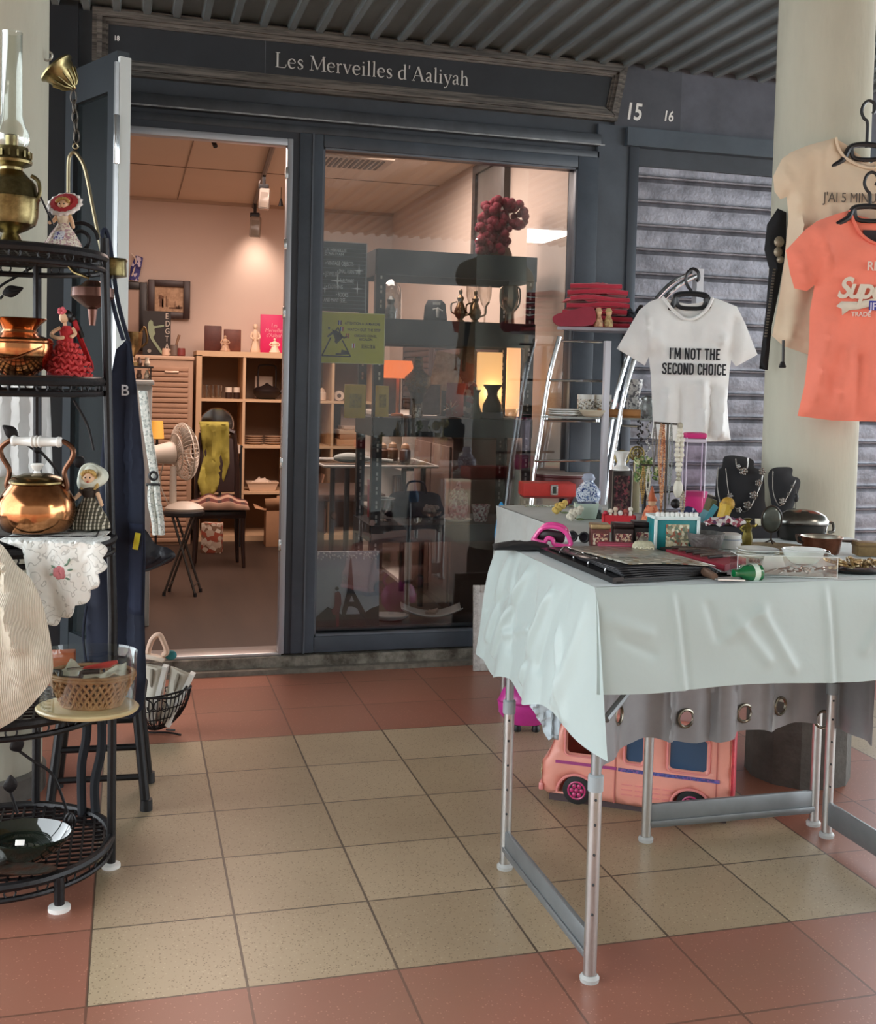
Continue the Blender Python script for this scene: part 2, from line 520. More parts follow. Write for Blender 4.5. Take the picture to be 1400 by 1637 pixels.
# shop front
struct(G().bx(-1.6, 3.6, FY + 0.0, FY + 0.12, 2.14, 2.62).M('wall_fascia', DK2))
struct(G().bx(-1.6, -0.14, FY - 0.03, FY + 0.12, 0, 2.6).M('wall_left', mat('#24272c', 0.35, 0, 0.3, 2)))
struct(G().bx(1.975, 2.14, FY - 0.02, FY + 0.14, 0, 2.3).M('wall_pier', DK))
g = G()
g.bx(-0.14, 1.985, FY - 0.02, FY + 0.02, 2.155, 2.185, 0.003)
g.bx(-0.14, 1.985, FY - 0.035, FY + 0.02, 2.205, 2.255, 0.006)
struct(g.M('trim_lintel', mat('#434950', 0.4, 0, 0.35, 9)))
struct(G().bx(-0.14, 2.0, FY - 0.037, FY - 0.034, 2.205, 2.211).M('trim_edge', mat('#a9b0b4', 0.5, 0, 0.6, 14)))
struct(G().bx(2.12, 3.5, FY - 0.012, FY + 0.01, 2.29, 2.57).M('trim_sign_band', mat('#5c5f69', 0.55, 0, 0.3, 6)))
struct(G().bx(2.05, 2.36, FY - 0.018, FY - 0.011, 2.292, 2.565).M('trim_number_plate', mat('#4c4f57', 0.5, 0, 0.25, 6)))
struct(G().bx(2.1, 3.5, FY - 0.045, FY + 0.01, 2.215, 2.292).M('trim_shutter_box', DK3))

# step
M_STEP = mat('#8a8478', 0.9, 0, 0.55, 14, 0.5, 50, col2='#4d463c')
struct(G().bx(-0.5, 2.2, FY - 0.035, FY + 0.12, -0.02, 0.062, 0.006).M('trim_step', M_STEP))
struct(G().bx(-0.3, 2.05, FY - 0.07, FY - 0.02, -0.02, 0.02, 0.005).M('trim_step_foot', mat('#7d7569', 0.9, 0, 0.4, 20, 0.3, 60)))
struct(G().bx(-0.12, 0.665, FY - 0.02, FY + 0.1, 0.06, 0.076, 0.003).M('trim_threshold', ALU))

# door frame and window frame
d1 = struct(empty('door_1', (0.27, FY, 0.07)))
g = G(); L0 = 0.27
g.bx(0.672 - L0, 0.70 - L0, -0.02, 0.09, 0, 2.085); g.bx(-0.14 - L0, -0.11 - L0, -0.02, 0.09, 0, 2.085); g.bx(-0.11 - L0, 0.672 - L0, -0.02, 0.09, 2.055, 2.085)
g.M('frame', mat('#363c45', 0.45), d1)
g = G(); g.bx(0.652 - L0, 0.674 - L0, -0.026, 0.03, 0, 2.058, 0.003); g.bx(-0.11 - L0, 0.652 - L0, -0.026, 0.03, 2.03, 2.058, 0.003)
g.M('jamb_trim', mat('#b9bfc7', 0.35, 0.5), d1)
g = G()
for zz in (0.42, 0.75, 1.35, 1.62, 1.9): g.bx(0.644 - L0, 0.655 - L0, -0.032, -0.018, zz, zz + 0.045, 0.002)
g.M('latch_plate', CHROME, d1)
wn = struct(empty('window_1', (1.34, FY, 0.07)))
g = G(); L0 = 1.34
g.bx(0.70 - L0, 0.795 - L0, -0.03, 0.08, 0, 2.085, 0.005)
g.bx(1.885 - L0, 1.98 - L0, -0.03, 0.08, 0, 2.085, 0.005)
g.bx(0.795 - L0, 1.885 - L0, -0.03, 0.08, 0, 0.066, 0.005)
g.bx(0.795 - L0, 1.885 - L0, -0.03, 0.08, 2.035, 2.085, 0.005)
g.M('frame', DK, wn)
g = G()
g.bx(0.793 - L0, 0.803 - L0, -0.022, 0.0, 0.064, 2.04); g.bx(1.877 - L0, 1.887 - L0, -0.022, 0.0, 0.064, 2.04)
g.bx(0.79 - L0, 1.89 - L0, -0.022, 0.0, 0.064, 0.074); g.bx(0.79 - L0, 1.89 - L0, -0.022, 0.0, 2.028, 2.037)
g.M('glazing_bead', mat('#6d747d', 0.4, 0.3), wn)
G().bx(0.75 - L0, 0.757 - L0, -0.034, -0.028, 0.0, 2.085).M('edge_strip', mat('#59616a', 0.4, 0.2), wn)
M_PANE = glass('#eef2f3', 0.07, 0.6, 0.0)
G().bx(0.79 - L0, 1.89 - L0, 0.018, 0.024, 0.06, 2.04).M('pane', M_PANE, wn)

# sign board with moulded frame and shop name
sg, s = thing('shop_sign', 'long dark shop sign in a worn grey moulded frame above the door', 'sign', loc=(1.0, FY - 0.002, 2.44), rz=0)
M_MLD = mat('#79736c', 0.5, 0.2, 0.5, 14, 0.2, 80, col2='#3b3937', stretch=(0.3, 1, 6))
g = G()
g.bx(-1.09, 1.05, -0.016, 0, -0.115, 0.115)
g.M('board', mat('#2f3338', 0.42, 0, 0.2, 5), sg)
def mould(g, a, b, w, nrm):
    a = Vector(a); b = Vector(b); nrm = Vector(nrm)
    for k, (t0, t1, d) in enumerate(((0, 0.3, 0.03), (0.3, 0.62, 0.042), (0.62, 0.85, 0.03), (0.85, 1.0, 0.022))):
        i0, i1 = a + nrm * w * t0, a + nrm * w * t1
        dirv = (b - a).normalized()
        q = [a + nrm * w * t0 + dirv * w * t0, b + nrm * w * t0 - dirv * w * t0, b + nrm * w * t1 - dirv * w * t1, a + nrm * w * t1 + dirv * w * t1]
        vs = [p + Vector((0, -d, 0)) for p in q] + [p for p in q]
        g.add(vs, [(0, 1, 2, 3), (4, 7, 6, 5), (0, 4, 5, 1), (1, 5, 6, 2), (2, 6, 7, 3), (3, 7, 4, 0)])
x0, x1, z0, z1 = -1.09, 1.1, -0.125, 0.118; xb = 1.055
for nme, a, b, nr in (('top_moulding', (x0, 0, z1), (x1, 0, z1), (0, 0, -1)), ('bottom_moulding', (x0, 0, z0), (xb, 0, z0), (0, 0, 1)),
                  ('end_moulding', (x0, 0, z0), (x0, 0, z1), (1, 0, 0)), ('end_moulding', (xb, 0, z0), (x1, 0, z1), (-1, 0, 0))):
    g = G(); mould(g, a, b, 0.058, nr); g.M(nme, M_MLD, sg, ang=10)
# serif letters drawn as strokes: (x, y, half width) chains
SER = {
 'L': (0.62, [[(.14, 0, .045), (.14, .7, .045)], [(.04, .7, .012), (.26, .7, .012)], [(.04, 0, .012), (.5, 0, .014), (.56, .16, .01)]]),
 'e': (0.46, [[(.08, .25, .014), (.38, .26, .014), (.34, .4, .03), (.22, .45, .018), (.09, .36, .038), (.07, .2, .045), (.13, .05, .035), (.25, 0, .022), (.39, .07, .012)]]),
 's': (0.38, [[(.3, .36, .012), (.27, .43, .014), (.17, .45, .02), (.09, .37, .03), (.12, .28, .038), (.25, .19, .04), (.3, .1, .033), (.22, .01, .02), (.11, .01, .016), (.06, .1, .012)]]),
 'M': (0.88, [[(.13, 0, .014), (.15, .7, .016)], [(.15, .7, .045), (.43, .06, .03)], [(.43, .06, .014), (.72, .7, .014)], [(.72, .7, .045), (.75, 0, .045)], [(.03, 0, .012), (.23, 0, .012)], [(.63, 0, .012), (.86, 0, .012)], [(.05, .7, .012), (.18, .7, .012)], [(.7, .7, .012), (.82, .7, .012)]]),
 'r': (0.36, [[(.12, 0, .04), (.12, .45, .035)], [(.03, 0, .01), (.22, 0, .01)], [(.04, .43, .012), (.13, .45, .02)], [(.12, .33, .014), (.22, .44, .02), (.31, .42, .032)]]),
 'v': (0.47, [[(.07, .45, .04), (.24, 0, .03)], [(.24, 0, .014), (.39, .45, .014)], [(.01, .45, .01), (.15, .45, .01)], [(.32, .45, .01), (.46, .45, .01)]]),
 'i': (0.27, [[(.13, 0, .04), (.13, .45, .036)], [(.04, 0, .01), (.23, 0, .01)], [(.05, .43, .012), (.14, .45, .02)], [(.12, .6, .036), (.12, .66, .036)]]),
 'l': (0.27, [[(.13, 0, .04), (.13, .74, .034)], [(.04, 0, .01), (.23, 0, .01)], [(.05, .71, .012), (.14, .74, .02)]]),
 'd': (0.52, [[(.38, 0, .036), (.38, .74, .034)], [(.3, .71, .012), (.39, .74, .02)], [(.38, .02, .012), (.46, .02, .014)], [(.37, .4, .016), (.25, .45, .018), (.1, .36, .036), (.07, .2, .044), (.13, .04, .034), (.24, 0, .018), (.37, .08, .014)]]),
 "'": (0.2, [[(.1, .72, .03), (.08, .56, .01)]]),
 'A': (0.72, [[(.1, 0, .014), (.35, .7, .018)], [(.35, .7, .045), (.6, 0, .045)], [(.19, .25, .012), (.5, .25, .012)], [(.02, 0, .011), (.19, 0, .011)], [(.5, 0, .011), (.72, 0, .011)]]),
 'a': (0.43, [[(.08, .36, .03), (.14, .44, .018), (.24, .45, .02), (.29, .36, .034), (.29, .08, .036), (.38, .02, .014)], [(.29, .26, .014), (.13, .2, .026), (.08, .09, .036), (.15, .01, .024), (.29, .09, .013)]]),
 'y': (0.46, [[(.08, .45, .04), (.25, .02, .032)], [(.4, .45, .013), (.22, -.08, .016), (.13, -.2, .02), (.05, -.2, .024)], [(.01, .45, .01), (.16, .45, .01)], [(.33, .45, .01), (.46, .45, .01)]]),
 'h': (0.52, [[(.12, 0, .038), (.12, .74, .034)], [(.04, .71, .012), (.13, .74, .02)], [(.12, .34, .014), (.25, .45, .022), (.35, .38, .034), (.37, .2, .038), (.37, 0, .038)], [(.03, 0, .01), (.21, 0, .01)], [(.29, 0, .01), (.46, 0, .01)]]),
 ' ': (0.24, []),
}
def serif(g, body, size, x, z, y):
    for ch in body:
        w, st = SER[ch]
        for k in st:
            pts = [Vector((a, b, h)) for a, b, h in k]
            if len(pts) > 2: pts = smooth_path(pts, 5)
            q = [Vector((p.x, p.y)) for p in pts]
            vs = []
            for i in range(len(q)):
                t = (q[min(i + 1, len(q) - 1)] - q[max(i - 1, 0)]).normalized()
                nn = Vector((-t.y, t.x)) * pts[i].z
                for sgn in (1, -1):
                    e = q[i] + nn * sgn
                    vs.append((x + e.x * size, y, z + e.y * size))
            m = len(vs)
            vs += [(a, b + 0.004, c) for a, b, c in vs]
            fs = []
            for i in range(0, m - 2, 2):
                fs += [(i, i + 1, i + 3, i + 2), (i + m, i + 2 + m, i + 3 + m, i + 1 + m), (i, i + 2, i + 2 + m, i + m), (i + 1, i + 1 + m, i + 3 + m, i + 3)]
            fs += [(0, m, m + 1, 1), (m - 2, m - 1, 2 * m - 1, 2 * m - 2)]
            g.add(vs, fs)
        x += w * size
    return x
wdt = serif(G(), "Les Merveilles d'Aaliyah", 1.0, 0, 0, 0)
S_ = 0.80 / wdt; xx = -0.405
for w_ in ('Les', 'Merveilles', "d'Aaliyah"):
    g = G(); xx = serif(g, w_, S_, xx, -0.036, -0.0205) + SER[' '][0] * S_
    g.M('lettering', mat('#cfcfcb', 0.5), sg, ang=10)
g = G()
g.bx(-0.443, -0.4405, -0.0175, -0.0158, -0.07, 0.06)
g.M('panel_joint', mat('#5c6064', 0.5), sg)
for nme, body, px_, py_, size, lab in (('house_number', '15', 995, 191, 0.1, 'larger white number on the grey band right of the sign'),
                                  ('house_number', '16', 1056, 194, 0.062, 'smaller white number on the grey band over the shutter'),
                                  ('house_number', '18', 182, 67, 0.026, 'tiny white number on the dark sign board above the open leaf')):
    p = at(px_, py_, FY)
    o, s = thing(nme, lab, 'number', loc=(p.x, FY - (0.019 if body != '18' else 0.0225), p.z), rz=0)
    text('digits', body, size, (0, 0, 0), WHITE, o, sx=0.8, bold=size * 0.02, shear=0.15 if body != '18' else 0)

# roller shutter
sh, s = thing('roller_shutter', 'grey corrugated metal roller shutter closing the neighbouring shop', 'shutter', loc=(2.82, FY, 0), rz=0)
M_SLAT = mat('#93949d', 0.38, 0.35, 0.3, 9, 0.15, 70, col2='#66676f')
g = G(); pts = []
zz = 0.0; P_ = 0.1045
while zz < 2.2:
    for t, d in ((0, 0), (0.04, -0.013), (0.1, -0.015), (0.14, -0.004), (0.2, -0.003), (0.3, -0.005), (0.55, -0.008), (0.85, -0.009), (0.96, -0.004)):
        pts.append((zz + t * P_, d))
    zz += P_
vs = [(xx, 0.02 + d, z_) for xx in (-0.66, 0.9) for (z_, d) in pts]
n = len(pts)
g.add(vs, [(i, i + 1, i + 1 + n, i + n) for i in range(n - 1)])
g.bx(-0.66, 0.9, 0.03, 0.05, 0, 2.21)
g.M('slats', M_SLAT, sh, ang=25)
G().bx(-0.7, -0.655, -0.03, 0.05, 0, 2.215, 0.003).M('guide_rail', mat('#4a5058', 0.4, 0.3), sh)

# concrete pillars
for nme, cx_, cy_, rr in (('pillar_right', 2.075, 0.85, 0.14), ('pillar_left', -0.33, 1.2, 0.165)):
    g = G(); g.lathe([(0.25 if 'right' in nme else 0.0, rr), (0.6, rr), (1.2, rr), (1.9, rr), (2.58, rr)], 40, (cx_, cy_, 0))
    struct(g.M(nme, CONC))
g = G(); g.lathe([(0, 0.157), (0.2, 0.156), (0.225, 0.152), (0.25, 0.142)], 12, (2.075, 0.85, 0))
struct(g.M('trim_pillar_base', mat('#57524c', 0.85, 0, 0.35, 10, 0.3, 60), ang=20))
g = G(); g.lathe([(0, 0.176), (0.06, 0.176), (0.07, 0.166)], 40, (-0.33, 1.2, 0))
struct(g.M('trim_pillar_foot', mat('#6d6a64', 0.85, 0, 0.3, 10)))

# ------------------------------------------------------------------ shop room
BW = 5.86; IZ = 2.4; RX = 1.9; LX = -1.3
M_WALL = mat('#d6c2b4', 0.85, 0, 0.05, 1.0)
M_LINO = mat('#3c2e25', 0.5, 0, 0.35, 5, 0.05, 30, stretch=(1, 0.15, 1))
struct(G().bx(LX, RX, FY + 0.05, BW, -0.02, 0.07).M('floor_shop', M_LINO))
struct(G().bx(LX, RX, BW, BW + 0.1, 0, IZ + 0.1).M('wall_back', M_WALL))
struct(G().bx(RX, RX + 0.1, FY + 0.12, BW + 0.1, 0, IZ + 0.1).M('wall_right', M_WALL))
struct(G().bx(LX - 0.1, LX, FY + 0.12, BW + 0.1, 0, IZ + 0.1).M('wall_side', M_WALL))
struct(G().bx(LX - 0.1, RX + 0.1, FY + 0.1, BW + 0.1, IZ, IZ + 0.1).M('ceiling_shop', mat('#d6c2ae', 0.85, 0, 0.04, 1)))
g = G(); g.bx(LX, RX, BW - 0.018, BW, IZ - 0.022, IZ)
struct(g.M('trim_cornice', mat('#b9a28e', 0.7)))
g = G(); g.bx(0.36, 0.366, FY + 0.1, BW, IZ - 0.004, IZ); g.bx(LX, RX, 4.6, 4.606, IZ - 0.004, IZ)
struct(g.M('trim_ceiling_joint', mat('#94806e', 0.8)))
struct(G().bx(LX, RX, BW - 0.012, BW, 0.07, 0.13).M('baseboard_back', mat('#4d3d31', 0.6)))
# =================================================================== LEFT: leaf, apron, iron shelf and what stands on it
IRON = mat('#1d1b1d', 0.42, 0.35, 0.35, 40, 0.12, 150)
BRASS = mat('#978a62', 0.28, 1.0, 0.45, 14, 0.05, 40, col2='#5a5034')
COPPER = mat('#c98a5c', 0.16, 1.0, 0.3, 7, 0.03, 25, col2='#8f5a38')
SKIN = mat('#e8bd97', 0.5)
BLOND = mat('#c9a45c', 0.5, 0, 0.3, 90)

# open door leaf, seen end on
lf, s = thing('door_leaf', 'tall dark glazed door leaf folded open at the left, pale edge outward', 'door', loc=(-0.16, 2.27, 0.09), rz=math.atan2(1.9 - 2.27, 0.028 + 0.16))
LL = math.hypot(0.37, 0.188); lf.scale = (1, 1, 1.0526)
g = G(); g.bx(0, 0.07, -0.022, 0.022, 0, 2.09); g.bx(LL - 0.07, LL, -0.022, 0.022, 0, 2.09); g.bx(0.06, LL - 0.06, -0.02, 0.02, 0, 0.12); g.bx(0.06, LL - 0.06, -0.02, 0.02, 1.97, 2.09)
g.M('frame', mat('#30363b', 0.4, 0, 0.2, 6), lf)
G().bx(0.065, LL - 0.065, -0.005, 0.005, 0.11, 1.98).M('dark_glass', mat('#23292b', 0.1, 0.0, 0.4, 3, stretch=(3, 3, 0.3)), lf)
g = G(); g.bx(LL, LL + 0.016, -0.02, 0.022, 0, 2.07, 0.002)
g.M('edge_trim', mat('#dfe5e2', 0.4), lf)
g = G()
g.bx(LL + 0.001, LL + 0.012, -0.034, -0.021, 0, 2.05); g.M('lock_strip', ALU, lf)
g = G(); g.bx(LL + 0.012, LL + 0.02, -0.04, -0.02, 1.72, 1.88, 0.003); g.M('lock_case', CHROME, lf)

# ---- black wrought iron shelf: round tiers between thin posts
ex, ey = -0.205, 0.612
TZ = {'top': (1.452, 0.208), 'second': (1.165, 0.205), 'third': (0.795, 0.235), 'fourth': (0.425, 0.235), 'bottom': (0.075, 0.238)}
et, s = thing('wrought_iron_shelf', 'round black wrought iron shelf stand with leaf scrolls by the left pillar', 'shelf', loc=(ex, ey, 0), rz=0)
def tier(zc, r, dens):
    g = G()
    g.ring((0, 0, zc), r, 0.011, 56)
    g.ring((0, 0, zc - 0.028), r, 0.007, 56)
    n = 22
    for i in range(n):                       # scroll band between the two rims
        a = 2 * PI * i / n
        c = Vector((r * math.cos(a), r * math.sin(a), zc - 0.014))
        g.ring(c, 0.012, 0.0022, 12, 'y', 5, rot=Matrix.Rotation(a + PI / 2, 3, 'Z'))
    for i in range(-9, 10):                  # mesh of flat bars
        d = i * r / 9.6; h = math.sqrt(max(r * r - d * d, 0))
        g.box((d, 0, zc), (0.005, 2 * h, 0.005)); g.box((0, d, zc), (2 * h, 0.005, 0.005))
    return g
for nme, (zc, r) in TZ.items(): tier(zc, r, 1).M('tier', IRON, et)
POST = [(2.0, 0), (78, 0), (185, 0)]
def post(a, ztop, rt, foot=True, zb=0.0):
    ca, sa = math.cos(a), math.sin(a)
    g = G(); g.tube([(ca * 0.24, sa * 0.24, zb + 0.012), (ca * 0.237, sa * 0.237, 0.6), (ca * rt, sa * rt, ztop)], 0.0105, 10)
    o = g.M('post', IRON, et)
    if foot:
        G().lathe([(zb, 0.022), (zb + 0.008, 0.022), (zb + 0.012, 0.012)], 16, (ca * 0.24, sa * 0.24, 0)).M('foot_cap', mat('#e9e7e2', 0.6), o)
        if True:
            pass
for a, zt, rt in ((-2, 1.50, 0.207), (78, 1.49, 0.207), (182, 1.49, 0.207)): post(math.radians(a), zt, rt)
for a in (-57, -130):
    ca, sa = math.cos(math.radians(a)), math.sin(math.radians(a))
    g = G(); g.tube([(ca * 0.245, sa * 0.245, 0.012), (ca * 0.243, sa * 0.243, 0.075)], 0.0115, 10); o = g.M('post', IRON, et)
    G().lathe([(0, 0.024), (0.009, 0.024), (0.013, 0.013)], 16, (ca * 0.245, sa * 0.245, 0)).M('foot_cap', mat('#e9e7e2', 0.6), o)
# finials: curled scroll at the top right
g = G(); pts = []
for i in range(40):
    t = i / 39; a = t * 3.2 * PI; r = 0.042 * (1 - 0.75 * t)
    pts.append((0.15 + r * math.cos(a), 0.03, 1.50 + r * math.sin(a)))
g.tube(pts, 0.0045, 7); g.M('scroll', IRON, et)
def leafshape(g, c, L, w, ang):
    out = [(0, 0), (L * .25, w * .5), (L * .5, w * .55), (L * .8, w * .25), (L, 0), (L * .8, -w * .3), (L * .5, -w * .55), (L * .22, -w * .45)]
    ca, sa = math.cos(ang), math.sin(ang)
    pl = [(c[0] + x * ca - y * sa, c[2] + x * sa + y * ca) for x, y in curve2(out, 4)]
    n = len(pl)
    g.add([(x, c[1] - 0.003, z) for x, z in pl] + [(x, c[1] + 0.003, z) for x, z in pl] + [(c[0] + L * .5 * ca, c[1] - 0.009, c[2] + L * .5 * sa)],
          [(i, (i + 1) % n, 2 * n) for i in range(n)] + [tuple(range(n, 2 * n))] + [(i, i + n, (i + 1) % n + n, (i + 1) % n) for i in range(n)])
def spray(pts, lc, L, w, ang, Yd):
    P = [at(x, y, Yd) - Vector((ex, ey, 0)) for x, y in pts]
    g = G(); g.tube(smooth_path(P, 6), 0.0035, 7)
    c = at(lc[0], lc[1], Yd) - Vector((ex, ey, 0)); leafshape(g, c, L, w, ang)
    g.M('leaf_spray', IRON, et)
spray([(62, 422), (30, 440), (0, 458), (-20, 480)], (4, 470), 0.052, 0.026, 0.35, 0.845)
spray([(0, 478), (5, 472)], (6, 470), 0.04, 0.02, 0.2, 0.843)
spray([(58, 722), (40, 708), (28, 698)], (28, 699), 0.046, 0.026, 2.45, 0.84)
spray([(30, 1200), (52, 1216), (85, 1240), (108, 1300)], (32, 1201), 0.04, 0.03, 2.0, 0.7)
spray([(28, 1300), (20, 1275), (17, 1266)], (17, 1267), 0.042, 0.028, 1.6, 0.62)
spray([(65, 722), (95, 760), (120, 830)], (66, 724), 0.03, 0.016, 2.4, 0.72)
spray([(118, 640), (140, 680), (150, 720)], (120, 730), 0.036, 0.024, -0.9, 0.66)
spray([(112, 1332), (104, 1312), (112, 1300), (120, 1312), (114, 1330)], (112, 1320), 0.03, 0.012, 1.5, 0.55)

# ---- oil lamp
o, s = thing('oil_lamp', 'brass oil lamp with a tall clear glass chimney on the top tier', 'oil lamp', loc=(at(17, 385, 0.545).x, 0.545, 1.463), rz=0)
s = 0.00146
G(s).lathe([(0, 27), (4, 26), (10, 17), (20, 12), (26, 24), (34, 36), (46, 40), (70, 41), (74, 43), (77, 41), (95, 37), (108, 24), (116, 17), (122, 17)], 32).M('reservoir', BRASS, o)
g = G(s); g.lathe([(120, 18), (126, 30), (130, 31), (136, 27), (150, 25)], 28)
for i in range(16):
    a = 2 * PI * i / 16; g.box((29 * math.cos(a), 29 * math.sin(a), 139), (3, 3, 10), (0, 0, a))
g.M('burner', BRASS, o)
G(s).lathe([(150, 9), (168, 9), (170, 7)], 16).M('wick_holder', BRASS, o)
G(s).shell([(150, 22), (158, 26), (172, 26), (186, 19), (200, 15.5), (320, 14.5), (324, 15)], 28).M('chimney', glass('#f4f7f2', 0.07, 0.8, 0.02), o)
g = G(s); g.tube(smooth_path([(30, -12, 108), (40, -14, 100), (42, -15, 80), (32, -14, 62), (38, -13, 55)], 5), 3, 8); g.M('handle', BRASS, o)
G(s).tube([(28, 14, 105), (42, 20, 80), (60, 26, 40)], 1.6, 6).M('prop_wire', IRON, o)

# ---- dolls
def doll(x, y, loc, s, name, label, cat='doll', skirt=None, body='#f2e3c8', head_h=None, hair=BLOND, hat=None, apron=None, sleeves=None, arms=((-20, -6, 46), (18, -6, 40))):
    o, _ = thing(name, label, cat, loc=loc, rz=FACE)
    g = G(s); g.lathe([(0, 30), (6, 30), (14, 27), (30, 18), (40, 11), (46, 8)], 30, wob=0.06, k=9); g.M('skirt', skirt, o)
    g = G(s); g.lathe([(44, 8), (50, 10), (56, 11), (60, 8), (63, 3.5)], 18, sy=0.8); g.M('bodice', mat(body, 0.8, 0, 0.1, 60), o)
    for k, (ax, ay, az) in enumerate(arms):
        sg = -1 if ax < 0 else 1
        a = G(s); a.tube(smooth_path([(sg * 9, 0, 58), (sg * 14, -3, 50), (ax, ay, az)], 5), [4 - 0.14 * i for i in range(11)], 8); a.ball((ax, ay, az), 3.0, 8, 6); a.M('arm', SKIN, o)
        if sleeves: G(s).ball((sg * 10.5, -1, 55), (5.5, 5, 6.5), 10, 8).M('sleeve', sleeves, o)
    hd = G(s); hd.tube([(0, 0, 60), (0, 0, 67)], 3, 8); hd.ball((0, -1, 75), (9, 8.6, 10), 20, 14); hd.ball((0, -9.4, 73.5), 1.2, 8, 6)
    h = hd.M('head', SKIN, o)
    for ex_ in (-3.4, 3.4): G(s).ball((ex_, -9, 76), (1.2, 0.7, 1.3), 8, 6).M('eye', mat('#2a2522', 0.3), h)
    G(s).ball((0, -9.2, 69.6), (2, 0.7, 0.9), 8, 6).M('mouth', mat('#b43a3c', 0.4), h)
    hg = G(s)
    hg.ball((0, 2.2, 77.5), (10.2, 9.2, 10.4), 18, 12)
    for i in range(7):
        a = PI * (0.08 + 0.84 * i / 6); hg.ball((9.3 * math.cos(a), -5.5, 79 + 6.2 * math.sin(a)), 3.1, 8, 6)
    hg.tube(smooth_path([(-9, 0, 76), (-11.5, 0, 66), (-9.5, -3, 57)], 5), 3, 8); hg.tube(smooth_path([(9, 0, 76), (11.5, 0, 66), (9.5, -3, 57)], 5), 3, 8)
    hg.M('hair', hair, o)
    if hat: hat(o, s)
    if apron: G(s).box((1, -22.5, 24), (16, 1, 17), (-0.62, 0, 0), 0.5).M('apron', apron, o)
    return o
def red_bonnet(o, s):
    R = rotm(rx=-0.35)
    g = G(s); g.shell([(0, 9), (3, 15), (1, 22), (-1, 23)], 40, (0, 3, 79), R=R @ rotm(rx=PI / 2 - 0.35)); g.ball((0, 5, 80), (12, 8, 12), 18, 10)
    g.M('bonnet', mat('#c23b41', 0.75, 0, 0.15, 50), o)
    g = G(s); g.shell([(1, 22), (-3, 28)], 60, (0, 3, 79), wob=0.05, k=15, R=R @ rotm(rx=PI / 2 - 0.35)); g.M('bonnet_lace', mat('#efe6df', 0.9), o, solid=0.001)
doll(0, 0, tuple(at(101, 398, 0.60)[:2]) + (1.463,), 0.00146 * 0.98, 'bonnet_doll', 'small doll in a red lace bonnet on the top tier beside the oil lamp', skirt=blotch(['#e8ddcb', '#efe7d8', '#c8a9a0', '#e3d4c0', '#b98f94'], 260, 0.9), hat=red_bonnet, apron=blotch(['#eceaf0', '#6a63a0', '#d8d6e4', '#e9e8ee'], 240, 0.8))
def dutch_hat(o, s):
    R = rotm(rx=PI / 2 - 0.55)
    g = G(s); g.shell([(-1, 8), (3, 14), (3, 17), (-3, 21), (-8, 23)], 36, (0, 4, 79), wob=0.09, k=3, R=R); g.ball((0, 7, 81), (11, 7, 12), 18, 10)
    g.M('winged_cap', mat('#dfe0cf', 0.8, 0, 0.12, 50), o, solid=0.0008)
dd = doll(0, 0, tuple(at(142, 848, 0.53)[:2]) + (0.83,), 0.00148 * 1.04, 'winged_cap_doll', 'small doll in a winged white cap and plaid skirt beside the copper kettle', skirt=plaid('#55503f', '#cfc7b2', '#2e2b25', 130), body='#3a2f28', hat=dutch_hat, sleeves=mat('#3a2c25', 0.8), arms=((-21, -8, 42), (20, -5, 36)))
# flamenco doll
fd, s = thing('flamenco_doll', 'dancer doll in a ruffled red dress with black hair beside the copper pot', 'doll', loc=tuple(at(106, 602, 0.58)[:2]) + (1.178,))
s = 0.00146
RED = mat('#cf2f35', 0.75, 0, 0.3, 40, 0.2, 120)
g = G(s)
g.lathe([(0, 30), (8, 29), (22, 24), (40, 15), (52, 10), (60, 10), (70, 11), (78, 6)], 26, sy=0.8)
fr = g.M('dress', RED, fd)
g = G(s)
for (zc, r, cx_) in ((5, 33, 4), (14, 31, 5), (23, 28, 5), (32, 23, 4), (41, 18, 3), (49, 14, 2)):
    pts = []
    for i in range(96):
        a = 2 * PI * i / 96
        rr = r * (1 + 0.09 * math.cos(13 * a + zc)); pts.append((cx_ + rr * math.cos(a), rr * 0.8 * math.sin(a), zc + 2.4 * math.sin(17 * a) + 0.16 * rr * -math.cos(a)))
    g.tube(pts, 2.5, 6, closed=True)
g.M('ruffles', mat('#e04a4a', 0.8, 0, 0.3, 70), fd)
G(s).grid(lambda u, v: (6 + 26 * v + 8 * math.sin(u * PI) - 6 * u * v, 12 - 8 * math.cos(v * 3), 88 - 74 * v + 6 * math.sin(9 * u) * v), 14, 14).M('veil', mat('#c22b33', 0.8, 0, 0.3, 60), fd, solid=0.0012)
hd = G(s); hd.tube([(-2, -1, 74), (-3, -1, 84)], 3, 8); hd.ball((-4, -2, 91), (7.5, 7.5, 8.8), 16, 12); hd.M('head', SKIN, fd)
g = G(s); g.ball((-1.5, 2, 94), (9.4, 9, 9.6), 16, 12); g.ball((5, 7, 90), 7, 12, 8); g.tube(smooth_path([(4, 8, 94), (14, 9, 80), (22, 9, 60)], 5), 4, 8); g.M('hair', mat('#17120f', 0.4), fd)
g = G(s)
for i in range(5): g.ball((-6 + 4 * math.cos(i * 1.26), -6, 101 + 3.4 * math.sin(i * 1.26)), 3.6, 8, 6)
g.M('flower', mat('#d8606a', 0.7), fd)
for p in (((-9, -3, 74), (-21, -8, 67), (-18, -13, 60)), ((-18, -13, 61), (-8, -16, 58), (0, -15, 59))):
    pass
g = G(s); g.tube(smooth_path([(-9, -2, 75), (-19, -6, 68), (-20, -11, 62), (-9, -16, 58), (-1, -15, 59)], 5), 3.0, 8); g.ball((-1, -15, 59), 3, 8, 6); g.M('arm', SKIN, fd)
g = G(s); g.tube(smooth_path([(9, 0, 75), (14, -2, 66), (9, -8, 60)], 5), 3.0, 8); g.M('arm', SKIN, fd)

